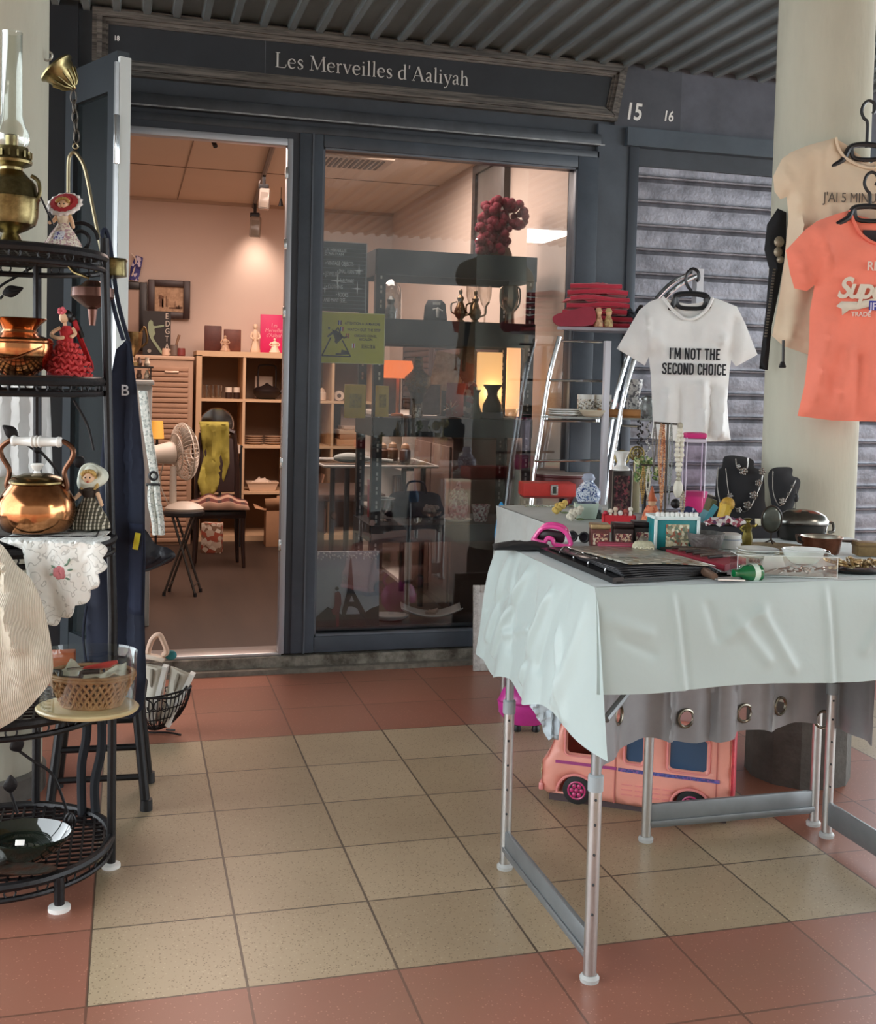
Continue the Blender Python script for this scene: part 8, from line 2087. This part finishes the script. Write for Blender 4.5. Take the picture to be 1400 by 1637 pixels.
# level C
o, s = dth('orange_lamp', 'glowing orange lampshade on a stand at the left of the middle shelf', 'lamp', 640, 2, 2.8)
G(s).lathe([(60, 28), (88, 22)], 28, (-4, 0, 0)).M('shade', mat('#f08a4a', 0.7, emit='#ff7a40', es=0.7), o); G(s).lathe([(0, 10), (3, 10), (5, 2.5), (60, 2.5)], 16, (-4, 0, 0)).M('stand', mat('#e8904f', 0.6), o)
lamp('orange_lamp_glow', 'POINT', tuple(o.location + Vector((0, 0, 70 * s))), 0.6, (1, 0.55, 0.25), 0.03)
for x0, y0, x1, y1, Yd, lab in ((550, 615, 585, 668, 2.366, 'yellow picture book hung at the window left of the shelf upright'), (600, 617, 622, 666, 2.366, 'yellow picture book beside the orange lamp')):
    a = at(x0, y1, Yd); b = at(x1, y0, Yd)
    o = tag(empty('yellow_book', tuple(a)), lab, 'book', 'yellow books in the window'); w_, h_ = b.x - a.x, b.z - a.z
    G().bx(0, w_, 0, 0.008, 0, h_, 0.001).M('cover', mat('#c9a23c', 0.5, 0, 0.12, 20), o); G().bx(w_ * .25, w_ * .8, -0.001, 0, h_ * .3, h_ * .72).M('drawing', mat('#a88a34', 0.6, 0, 0.4, 90), o); G().bx(0.002, w_ - .002, 0.008, 0.012, 0.002, h_ - .002).M('pages', mat('#e0d3b0', 0.8), o)
for k, (x, w_, h_, Yd, lab) in enumerate(((622, 36, 60, 2.86, 'slim black photo frame behind the glass decanter'), (690, 30, 50, 2.86, 'slim grey photo frame between decanter and red book'))):
    o, s = dth('photo_frame', lab, 'photo frame', x, 2, Yd, 'photo frames'); 
    g = G(s); g.tube([(-w_ / 2, 0, 2), (w_ / 2, 0, 2), (w_ / 2, 0, h_), (-w_ / 2, 0, h_)], 1.4, 4, closed=True); g.M('frame', mat('#8c8076', 0.4), o); G(s).bx(-w_ / 2, w_ / 2, 0.2, 1.4, 2, h_).M('picture', mat('#4c423f', 0.4, 0, 0.4, 9, col2='#75685f'), o)
o, s = dth('glass_decanter', 'amber ribbed glass decanter shaped like an oil lamp on the middle shelf', 'decanter', 668, 2, 2.66)
G(s).lathe([(0, 8), (3, 9), (24, 6), (44, 16), (52, 21), (64, 21), (74, 10), (78, 8), (92, 7.5), (96, 7.5)], 26).M('body', mat('#7a6248', 0.12, 0.2, 0.5, 60, 0.5, 120, alpha=0.85), o); G(s).lathe([(22, 6.4), (40, 14), (46, 14)], 20).M('dark_band', mat('#2d2624', 0.3), o)
o, s = dth('little_tin_pot', 'tiny patterned white pot in front of the glass decanter', 'pot', 667, 2, 2.585); G(s).lathe([(0, 5), (16, 7), (16, 6), (2, 4), (1.5, 0)], 18).M('pot', blotch(['#d8d2c8', '#6a6058', '#c4bcb0'], 200, 0.4), o)
o, s = dth('red_book', 'faded red book standing upright on the middle shelf', 'book', 729, 2, 2.78); G(s).box((0, 0, 27), (30, 6, 54), (0, 0.02, 0), 0.6).M('cover', mat('#a3463c', 0.6, 0, 0.2, 12), o); G(s).box((0.4, 0.2, 27), (29.6, 4, 52)).M('pages', mat('#d8c6ae', 0.8), o)
o, s = dth('star_ornament', 'spiky silver wire star ornament in front of the red book', 'ornament', 722, 2, 2.6)
g = G(s); rnd = random.Random(3)
for k in range(16):
    v = Vector((rnd.uniform(-1, 1), rnd.uniform(-1, 1), rnd.uniform(-.7, 1))).normalized(); g.tube([(0, 0, 15), tuple(Vector((0, 0, 15)) + v * 15)], [1, .4], 5)
g.M('spikes', mat('#b3a08e', 0.25, 0.8), o)
o, s = dth('swirl_sculpture', 'black and white swirled mask sculpture beside the glowing lamp', 'sculpture', 754, 2, 2.7); G(s).lathe([(0, 11), (10, 12), (40, 12), (54, 8), (58, 3)], 20, sy=.6).M('body', blotch(['#1f1b1b', '#d8cfc3', '#2a2322', '#b9a898', '#a33a2c'], 45, 0.3), o); G(s).lathe([(0, 13), (3, 13)], 16).M('base', BLK, o)
o, s = dth('relief_plate', 'oval bronze relief plate propped upright behind the lamp', 'plate', 748, 2, 2.84)
o.location.z = LV[2][1] + 0.0005
G(s).lathe([(-2, 30), (1, 31), (2, 27), (1, 0)], 36, (0, 0, 84), sx=.55, R=rotm(rx=PI / 2)).M('plate', mat('#6d5a48', 0.4, 0.4, 0.4, 40, 0.6, 60), o)
g = G(s); g.tube([(-8, 4, 0), (-4, 4, 60)], 1.4, 6); g.tube([(8, 4, 0), (4, 4, 60)], 1.4, 6); g.M('easel', BLK, o)
o, s = dth('tabletop_portrait', 'cream print of a face leaning beside the bronze plate', 'print', 716, 2, 2.88); G(s).box((0, 0, 70), (50, 2, 60), (0, 0.2, 0)).M('print', mat('#d5c3a4', 0.7, 0, 0.35, 12, col2='#8a745e'), o); G(s).bx(-16, 16, 1, 6, 0, 42).M('stand', mat('#2a2322', 0.6), o)
o, s = dth('glowing_box_lamp', 'square glowing cream lamp on the middle shelf behind the dark vase', 'lamp', 782, 2, 2.76)
G(s).bx(-20, 20, -10, 14, 4, 104, 1).M('shade', mat('#f6d49a', 0.8, emit='#ffb875', es=0.75), o); G(s).bx(-18, 18, -8, 12, 0, 4).M('base', BLK, o)
lamp('box_lamp_glow', 'POINT', tuple(o.location + Vector((0, -0.05, 40 * s))), 0.5, (1, 0.72, 0.4), 0.04)
o, s = dth('glowing_tall_lamp', 'tall glowing cream lamp between the right uprights of the shelf', 'lamp', 832, 2, 2.80)
o.location.x = 1.775; o.location.y = 2.75
G(s).bx(-11, 10, -10, 10, 3, 126, 1).M('shade', mat('#f2cf9c', 0.8, emit='#ffb07a', es=0.9), o); G(s).bx(-12, 12, -9, 9, 0, 3).M('base', BLK, o)
o, s = dth('waisted_vase', 'dark bronze vase with a waisted neck in front of the box lamp', 'vase', 788, 2, 2.64)
o.location.z = LV[2][1] + 10 * s + 0.001
G(s).lathe([(0, 15), (2, 16), (12, 15), (24, 9), (28, 8), (34, 9), (42, 15), (44, 15), (40, 12)], 24).M('vase', mat('#2e2722', 0.3, 0.4, 0.4, 30), o)
o2, s = dth('vase_plinth', 'dark block under the waisted bronze vase', 'stand', 788, 2, 2.64); G(s).bx(-17, 17, -9, 9, 0, 10).M('block', mat('#5a5058', 0.3), o2)
o, s = dth('small_dark_vase', 'small dark vase with a narrow neck left of the box lamp', 'vase', 762, 2, 2.6); G(s).lathe([(0, 10), (6, 11), (14, 8), (24, 5), (40, 5), (46, 8), (44, 5)], 22).M('vase', mat('#3a3226', 0.2, 0.3, 0.4, 40), o)
o, s = dth('glass_dish_stack', 'cut glass dishes stacked at the right end of the middle shelf', 'dishes', 815, 2, 2.62); G(s).shell([(0, 10), (8, 14), (16, 16)], 16).M('dish', glass('#eef0ef', 0.25, 0.8, 0.05), o); G(s).lathe([(0, 12), (2, 12)], 16).M('foot', mat('#8f8f8e', 0.2), o)
# level D
o, s = dth('glass_compote', 'cut glass footed bowl at the left of the lower shelf', 'bowl', 616, 3, 2.7); G(s).lathe([(0, 15), (2, 15), (4, 4), (12, 4), (16, 12), (22, 19), (36, 21), (36, 19.5), (20, 15), (17, 0)], 26).M('bowl', glass('#e9ecec', 0.28, 0.85, 0.05), o); G(s).ring((0, 0, 36), 20, 0.8, 26).M('rim', mat('#c9cac8', 0.2), o)
o, s = dth('porcelain_jar', 'lidded patterned porcelain jar on the lower shelf', 'jar', 738, 3, 2.66)
PT = blotch(['#cdb9b3', '#a3606a', '#dccfc8', '#7a4a55', '#e3d8d0', '#b98f92'], 120, 0.3)
G(s).lathe([(4, 12), (8, 14), (24, 16), (38, 15), (42, 12)], 26).M('body', PT, o); G(s).lathe([(42, 15), (45, 14), (52, 8), (54, 4), (60, 4), (64, 1)], 22).M('lid', PT, o); G(s).lathe([(0, 18), (3, 22), (4, 22), (2.5, 14)], 28).M('saucer', mat('#cfc4bd', 0.3), o)
o, s = dth('patterned_pot', 'open patterned porcelain pot right of the lidded jar', 'pot', 774, 3, 2.64); G(s).lathe([(0, 9), (2, 10), (26, 15), (27, 15), (26, 13.5), (4, 9), (3, 0)], 26).M('pot', PT, o)
o, s = dth('candy_dish', 'glass dish heaped with pale pebbles on the lower shelf', 'dish', 695, 3, 2.64); G(s).lathe([(0, 8), (2, 8), (3, 3), (8, 3), (12, 14), (18, 17)], 24).M('dish', glass('#e6dcd8', 0.25, 0.8, 0.05), o)
g = G(s); rnd = random.Random(6)
for k in range(26): a_ = rnd.uniform(0, 6.3); q = rnd.uniform(0, 13); g.ball((q * math.cos(a_), q * math.sin(a_), 18 + rnd.uniform(0, 6)), 4, 7, 5)
pb_ = g.M('pebbles', mat('#c9b0a8', 0.6, 0, 0.3, 60), o); pb_['kind'] = 'stuff'
o, s = dth('red_tumbler', 'tall red tumbler behind the left shelf upright', 'tumbler', 600, 3, 2.84); G(s).lathe([(0, 8), (60, 9), (60, 8), (2, 7)], 20).M('tumbler', mat('#a8414a', 0.3), o); G(s).lathe([(52, 9.3), (60, 9.4)], 20).M('band', mat('#c9878a', 0.3), o)
o, s = dth('handbag', 'dark violet handbag sitting on the lower shelf', 'bag', 668, 3, 2.82)
G(s).pillow(curve2([(-44, 0), (40, 0), (42, 26), (30, 40), (-30, 40), (-44, 24)], 4), 7, 16).M('bag', mat('#3b3445', 0.4), o, weld=True); G(s).tube(smooth_path([(-16, -4, 38), (-10, -6, 56), (12, -6, 56), (18, -4, 38)], 5), 1.8, 7).M('handle', mat('#3b3445', 0.4), o)
# ---- floor display: plinth, Paris print, platters
pl = tag(empty('display_plinth', (1.32, 2.55, FZ)), 'low black display plinth along the bottom of the shop window', 'plinth')
G().bx(-0.5, 0.5, -0.16, 0.0, 0, 0.085, 0.003).M('top_box', mat('#1e1d1f', 0.4), pl); G().bx(-0.5, 0.5, -0.165, -0.16, 0.07, 0.085).M('edge', mat('#4a4a4d', 0.4), pl)
a = at(503, 1010, 2.385); b = at(606, 880, 2.42)
o = tag(empty('tower_print', (a.x, 2.395, a.z), 0, rx=-0.06), 'large grey print of an iron tower and a woman in red leaning inside the window', 'picture')
w_, h_ = b.x - a.x, b.z - a.z
M_SKY = pattern(lambda N, L, v, b: nmix(N, L, nnoise(N, L, v, 5, 4), lin('#8f93a0'), lin('#d3d4d8')), rough=0.5)
G().bx(0, w_, 0, 0.015, 0, h_).M('canvas', M_SKY, o)
def pr(poly, y, nm_, m): 
    g = G(); g.prism([(x * w_, z * h_) for x, z in poly], y - 0.0012, y); return g.M(nm_, m, o)
pr([(0, 0), (1, 0), (1, .16), (0, .16)], -0.0002, 'lawn', mat('#2f2d31', 0.6, 0, 0.3, 12))
pr([(0, .16), (.2, .3), (.3, .26), (.42, .2), (.75, .2), (.88, .27), (1, .3), (1, .16)], -0.0004, 'trees', mat('#232126', 0.6))
TWR = mat('#26242a', 0.6)
pr([(.42, .24), (.5, .5), (.535, .88), (.55, .93), (.565, .88), (.6, .5), (.8, .2), (.7, .2), (.66, .27), (.58, .3), (.52, .3), (.48, .2), (.42, .2)], -0.0016, 'tower', TWR)
pr([(.53, .36), (.57, .44), (.61, .36)], -0.0029, 'tower_gap', M_SKY)
pr([(.26, .26), (.3, .3), (.31, .48), (.36, .5), (.4, .46), (.41, .34), (.38, .22), (.37, .03), (.34, .03), (.32, .2), (.28, .2)], -0.0029, 'woman', mat('#7d2f3a', 0.6)); pr(circ(.34, .53, .03, 12, ry=.025), -0.003, 'hair', mat('#2a2224', 0.6))
g = G(); rnd = random.Random(1)
for k in range(60): g.ball((rnd.uniform(0.0, .98) * w_, -0.001, (.9 + rnd.uniform(0, .09)) * h_), 0.0045, 6, 4)
g.M('white_blossom', mat('#dcdde0', 0.7), o)
zp = FZ + 0.0855
o = tag(empty('square_platter', (at(690, 985, 2.46).x, 2.47, zp), FACE + 0.1), 'square white curved platter holding a shell on the plinth', 'platter'); s = sc(o.location)
G(s).grid(lambda u, v: ((-48 + 96 * u), (-22 + 44 * v), 4 + 22 * ((2 * u - 1) ** 2 * .6 + (2 * v - 1) ** 2 * .25)), 16, 12).M('platter', mat('#d3cfcb', 0.3), o, solid=0.004)
o2 = tag(empty('shell', (o.location.x, o.location.y, zp + 8 * s), FACE), 'small brownish shell lying in the square white platter', 'shell'); g = G(s)
for k in range(7): g.tube([(-9, 0, 2), (-9 + 20 * math.cos(-.6 + .3 * k), 7 * math.sin(-.6 + .3 * k), 5 + 3 * math.sin(k))], [2, 3], 6)
g.M('ribs', mat('#b79f92', 0.5, 0, 0.3, 40), o2)
o = tag(empty('round_platter', (at(622, 985, 2.48).x, 2.485, zp), FACE), 'white round platter beside the tower print on the plinth', 'platter'); G(s).lathe([(0, 16), (3, 26), (8, 32), (9, 32), (4, 20), (2, 0)], 32, sy=.6).M('platter', mat('#c9c4c1', 0.3), o)
# ---- poster and step warning on the glass
def sticker(name, lab, x0, y0, x1, y1, m, cat):
    a = at(x0, y1, FY + 0.03); b = at(x1, y0, FY + 0.03)
    o = tag(empty(name, tuple(a)), lab, cat); G().bx(0, b.x - a.x, 0, 0.002, 0, b.z - a.z).M('sheet', m, o); return o, b.x - a.x, b.z - a.z
o, w_, h_ = sticker('goods_poster', 'dark board poster listing goods in white letters inside the window', 511, 389, 587, 497, mat('#23262a', 0.5), 'poster')
g = G()
for k in range(16): g.bx(0.004, w_ - .004, -0.0007, 0, h_ * (0.05 + 0.057 * k), h_ * (0.05 + 0.057 * k) + 0.0018)
g.M('ruled_lines', mat('#6f777a', 0.6), o)
g = G(); g.bx(w_ - 0.004, w_, -0.001, 0, 0, h_); g.bx(0, w_, -0.001, 0, h_ - .003, h_); g.M('border', mat('#a9adae', 0.6), o)
WT = mat('#f1f1ef', 0.6)
for k, (t_, x, z, fw) in enumerate((("LES MERVEILLES", .08, .855, .46), ("D'AALIYAH", .08, .805, .4), ("\u2022 VINTAGE OBJECTS", .1, .66, .6), ("\u2022 SMALL FURNITURE", .36, .55, .5), ("\u2022 JEWELRY", .06, .505, .34), ("\u2022 TABLEWARE", .38, .415, .34), ("\u2022 CLOTHING", .12, .325, .36), ("\u2022 BOOKS", .34, .215, .26), ("AND MANY ELSE...", .08, .135, .5))):
    text('wording', t_, h_ * (.085 if k > 1 else .055), (x * w_, -0.0012, z * h_), WT, o, fw=fw * w_, ext=0.0002)
g = G()
def star(cx_, cz_, r): 
    pl = [(cx_ * w_ + (r if k % 2 == 0 else r * .14) * math.cos(k * PI / 4), cz_ * h_ + 1.25 * (r if k % 2 == 0 else r * .14) * math.sin(k * PI / 4)) for k in range(8)]
    g.prism(pl, -0.0018, -0.001)
for c_ in ((.37, .44, .03), (.8, .34, .024), (.83, .6, .02), (.1, .32, .018)): star(*c_)
g.M('stars', WT, o)
o, w_, h_ = sticker('step_warning_sign', 'yellow step warning sign with a falling figure inside the window', 511, 502, 616, 580, mat('#d2c93f', 0.55, 0, 0.06, 8), 'sign')
g = G(); g.bx(0, w_, -0.0008, 0, 0, 0.003); g.bx(0, w_, -0.0008, 0, h_ - 0.003, h_); g.bx(0, .003, -0.0008, 0, 0, h_); g.bx(w_ - .003, w_, -0.0008, 0, 0, h_); g.M('border', mat('#e9e6a0', 0.6), o)
BK = mat('#1d1b16', 0.6)
def sp(poly): g.prism([(x * w_, z * h_) for x, z in poly], -0.0014, -0.0002)
g = G()
for aa, bb in (((.03, .14), (.16, .5)), ((.47, .14), (.34, .45)), ((.03, .14), (.47, .14)), ((.2, .58), (.27, .7)), ((.27, .7), (.33, .5))):
    A2, B2 = Vector((aa[0] * w_, aa[1] * h_)), Vector((bb[0] * w_, bb[1] * h_)); t = (B2 - A2).normalized(); nn = Vector((-t.y, t.x)) * 0.0026
    q = [A2 + nn, A2 - nn, B2 - nn, B2 + nn]; g.prism([tuple(v) for v in q], -0.0014, -0.0002)
sp([(.24, .16), (.46, .18), (.44, .24), (.33, .27), (.32, .2), (.24, .2)])
g.M('triangle', BK, o)
g = G(); sp([(x, z) for x, z in circ(.13, .68, .018, 12, ry=.028)]); sp([(.17, .66), (.22, .6), (.3, .56), (.36, .48), (.42, .52), (.41, .54), (.36, .52), (.3, .6), (.22, .66), (.24, .52), (.22, .42), (.25, .38), (.27, .5)]); sp([(.18, .62), (.1, .52), (.12, .5), (.2, .58)]); g.M('falling_figure', BK, o)
for t_, x, z, fw, sz in (("ATTENTION A LA MARCHE", .37, .765, .55, .075), ("WATCH OUT THE STEP", .41, .645, .52, .075), ("CUIDADO CON EL", .52, .53, .35, .065), ("ESCALON", .6, .46, .2, .065), ("\u8db3\u5143\u306b\u6ce8\u610f", .63, .315, .22, .085)):
    text('wording', t_, h_ * sz, (x * w_, -0.001, z * h_), BK, o, fw=fw * w_, ext=0.0002, bold=0.0002)
for nm_, cols, x, z in (('flag', ('#26305c', '#e9e9e4', '#5a2a2a'), .27, .75), ('flag', ('#3b4a8a', '#d9d9d6', '#a33'), .3, .63), ('flag', ('#a83a2c', '#d9b23c', '#a83a2c'), .39, .5), ('flag', ('#ecebe4', '#c23a36', '#ecebe4'), .49, .31)):
    cols = tuple('#aa3333' if c == '#a33' else c for c in cols)
    fl_ = None
    for k in range(3):
        g = G(); g.bx(x * w_ + k * 0.0045, x * w_ + (k + 1) * 0.0045, -0.001, -0.0002, z * h_, (z + .09) * h_)
        q = g.M('flag' if k == 0 else 'flag_band', mat(cols[k], 0.6), o if k == 0 else fl_)
        if k == 0: fl_ = q
# ---- right wall and depth of the room
P = [atx(757, 402, 1.885), atx(808, 402, 1.885), atx(808, 284, 1.885), atx(757, 309, 1.885)]
y0, y1 = P[1].y, P[0].y
o = tag(empty('wall_picture', (1.897, y0, 1.82)), 'dark framed picture high on the right wall behind the roses', 'picture')
H_ = 0.55; Lp = max(y1 - y0, 0.5)
g = G(); g.bx(-0.03, 0, .05, Lp - .05, 0, 0.05); g.bx(-0.03, 0, .05, Lp - .05, H_ - .05, H_); g.bx(-0.03, 0, 0, 0.05, 0, H_); g.bx(-0.03, 0, Lp - .05, Lp, 0, H_); g.M('frame', mat('#3a2f2c', 0.4), o); G().bx(-0.014, -0.008, 0.04, Lp - .04, 0.04, H_ - .04).M('picture', mat('#6f6560', 0.3, 0, 0.3, 5), o)
# white open shelf unit by the right wall
wu = tag(empty('white_shelf_unit', (1.50, 3.75, FZ)), 'low white open shelf unit by the right wall of the shop', 'shelving')
g = G(); 
for z_ in (0.0, 0.3, 0.62, 0.9): g.bx(0, 0.38, 0, 1.3, z_, z_ + 0.02)
for y_ in (0.0, 0.64, 1.28): g.bx(0, 0.38, y_, y_ + 0.02, 0, 0.92)
g.bx(0.37, 0.38, 0, 1.3, 0, 0.92); g.M('carcass', mat('#d9d0c6', 0.5), wu)
for k in range(6):
    o = tag(empty('record_sleeve', (1.66, 3.86 + 0.055 * k, FZ + 0.3205)), 'dark flat box stacked upright in the low white shelf unit', 'box', group='flat boxes in the white shelf unit'); G().box((0, 0, 0.12), (0.24, 0.035, 0.24), bev=.003).M('sleeve', mat(('#4a3f3a', '#6a5a50', '#3b3432')[k % 3], 0.6), o)
o = tag(empty('black_bottle', (1.60, 3.9, FZ + 0.9205)), 'black bottle standing on the white shelf unit', 'bottle'); G().lathe([(0, .03), (.12, .03), (.15, .012), (.2, .012)], 18).M('body', BLK, o); G().lathe([(.2, .014), (.22, .014)], 12).M('cap', mat('#8a7a6a', .4), o)
# dark slatted screens along the right wall
for k, (y0, y1, lab) in enumerate(((2.95, 3.85, 'dark brown slatted screen on the right wall nearest the window'), (3.95, 4.5, 'narrow dark slatted screen in the middle of the right wall'), (4.62, 5.3, 'dark brown slatted screen at the rear end of the right wall'))):
    sn = tag(empty('slatted_screen', (1.885, y0, 0.98)), lab, 'screen', 'slatted screens on the right wall')
    g = G(); L_ = y1 - y0
    for q in range(11): g.bx(-0.016, 0, 0.012, L_ - .012, 0.02 + 0.038 * q, 0.05 + 0.038 * q, 0.002)
    g.bx(-0.006, 0.008, 0.01, L_ - .01, 0.01, 0.44); g.M('slats', mat('#5a423c', 0.6, 0, 0.2, 6), sn)
    for y_ in (0, L_): G().bx(-0.02, 0.01, y_ - .012, y_ + .012, 0, 0.45, .002).M('post', mat('#3d2925', 0.5), sn)
rc = tag(empty('brown_sideboard', (1.56, 2.98, FZ)), 'dull brown sideboard along the right wall behind the display shelf', 'sideboard')
G().bx(0, 0.32, 0, 0.72, 0, 0.84, .005).M('body', mat('#7d645a', 0.6, 0, 0.2, 5), rc); G().bx(-0.012, 0.325, -0.01, 0.73, 0.84, 0.862, .004).M('top', mat('#8a7468', 0.5), rc)
for q in range(2): G().bx(-0.012, 0, 0.02 + .35 * q, 0.35 + .35 * q, 0.04, 0.8, .003).M('door', mat('#866c61', 0.55, 0, 0.15, 6), rc)
# glass topped table inside the window
gt = tag(empty('glass_table', (1.02, 3.35, FZ)), 'white edged glass table with a cloth end behind the window', 'table'); zt = at(640, 738, 3.35).z - FZ
G().bx(-0.06, 0.5, -0.25, 0.25, zt - 0.012, zt, 0.004).M('top', glass('#eef2f0', 0.2, 0.8, 0.05), gt)
g = G(); g.tube([(-0.06, -0.25, zt - .006), (0.5, -0.25, zt - .006), (0.5, 0.25, zt - .006), (-0.06, 0.25, zt - .006)], 0.007, 6, closed=True); g.M('white_edge', mat('#d3cdc6', 0.4), gt)
for x, y in ((0.06, -0.2), (0.44, -0.2), (0.06, 0.2), (0.44, 0.2)): G().tube([(x, y, 0), (x, y, zt - .012)], 0.014, 10).M('leg', mat('#3a3432', 0.4), gt)
o = tag(empty('folded_white_cloth', (1.16, 3.2, FZ + zt + 0.0005), FACE), 'long white rolled cloth lying on the glass table behind the window', 'cloth'); s = sc(o.location)
G(s).tube(smooth_path([(-44, 0, 8), (-20, -2, 9), (14, 2, 8), (50, 0, 5)], 6), [3 + 5 * math.sin(PI * min(1, i / 12)) + 0.001 for i in range(19)], 10).M('cloth', mat('#b9bdb8', 0.7), o)
for k, (x, y, c, lab) in enumerate(((612, 3.35, '#6d4f3e', 'small brown jar on the glass table, left one'), (628, 3.4, '#8a6a54', 'small tan jar on the glass table, middle one'), (648, 3.33, '#4a3a34', 'small dark jar on the glass table, right one'))):
    o = tag(empty('table_jar', (at(x, 700, y).x, y, FZ + zt + 0.0005)), lab, 'jar', group='jars on the glass table'); s = sc(o.location); G(s).lathe([(0, 8), (2, 9), (18, 9), (22, 6)], 16).M('jar', mat(c, 0.4), o); G(s).lathe([(22, 7), (27, 6), (30, 2)], 14).M('lid', mat('#b39478', 0.4), o)
o = tag(empty('long_bench', (1.08, 4.25, FZ)), 'long dark bench in the middle of the shop behind the window display', 'bench'); G().bx(0, 0.4, -0.2, 0.5, 0.42, 0.46, .004).M('seat', mat('#54423a', .5), o)
for x in (0.03, 0.37):
    for y in (-0.17, 0.47): G().bx(x - .02, x + .02, y - .02, y + .02, 0, 0.42).M('leg', mat('#3d2f2a', .5), o)
# =================================================================== text outlines become plain meshes
bpy.context.view_layer.update()
dg = bpy.context.evaluated_depsgraph_get()
for o in [o for o in D.objects if o.type == 'FONT']:
    me = D.meshes.new_from_object(o.evaluated_get(dg))
    n = D.objects.new('writing', me); COL.objects.link(n)
    n.parent = o.parent; n.location = o.location; n.rotation_euler = o.rotation_euler; n.scale = o.scale
    nmx = o.name; 
    if 'fit' in o:
        xs = [v.co.x for v in me.vertices]; n.scale = (o['fit'] / (max(xs) - min(xs)), 1, 1)
    if 'label' in o: n['label'] = o['label']
    D.objects.remove(o); n.name = nmx
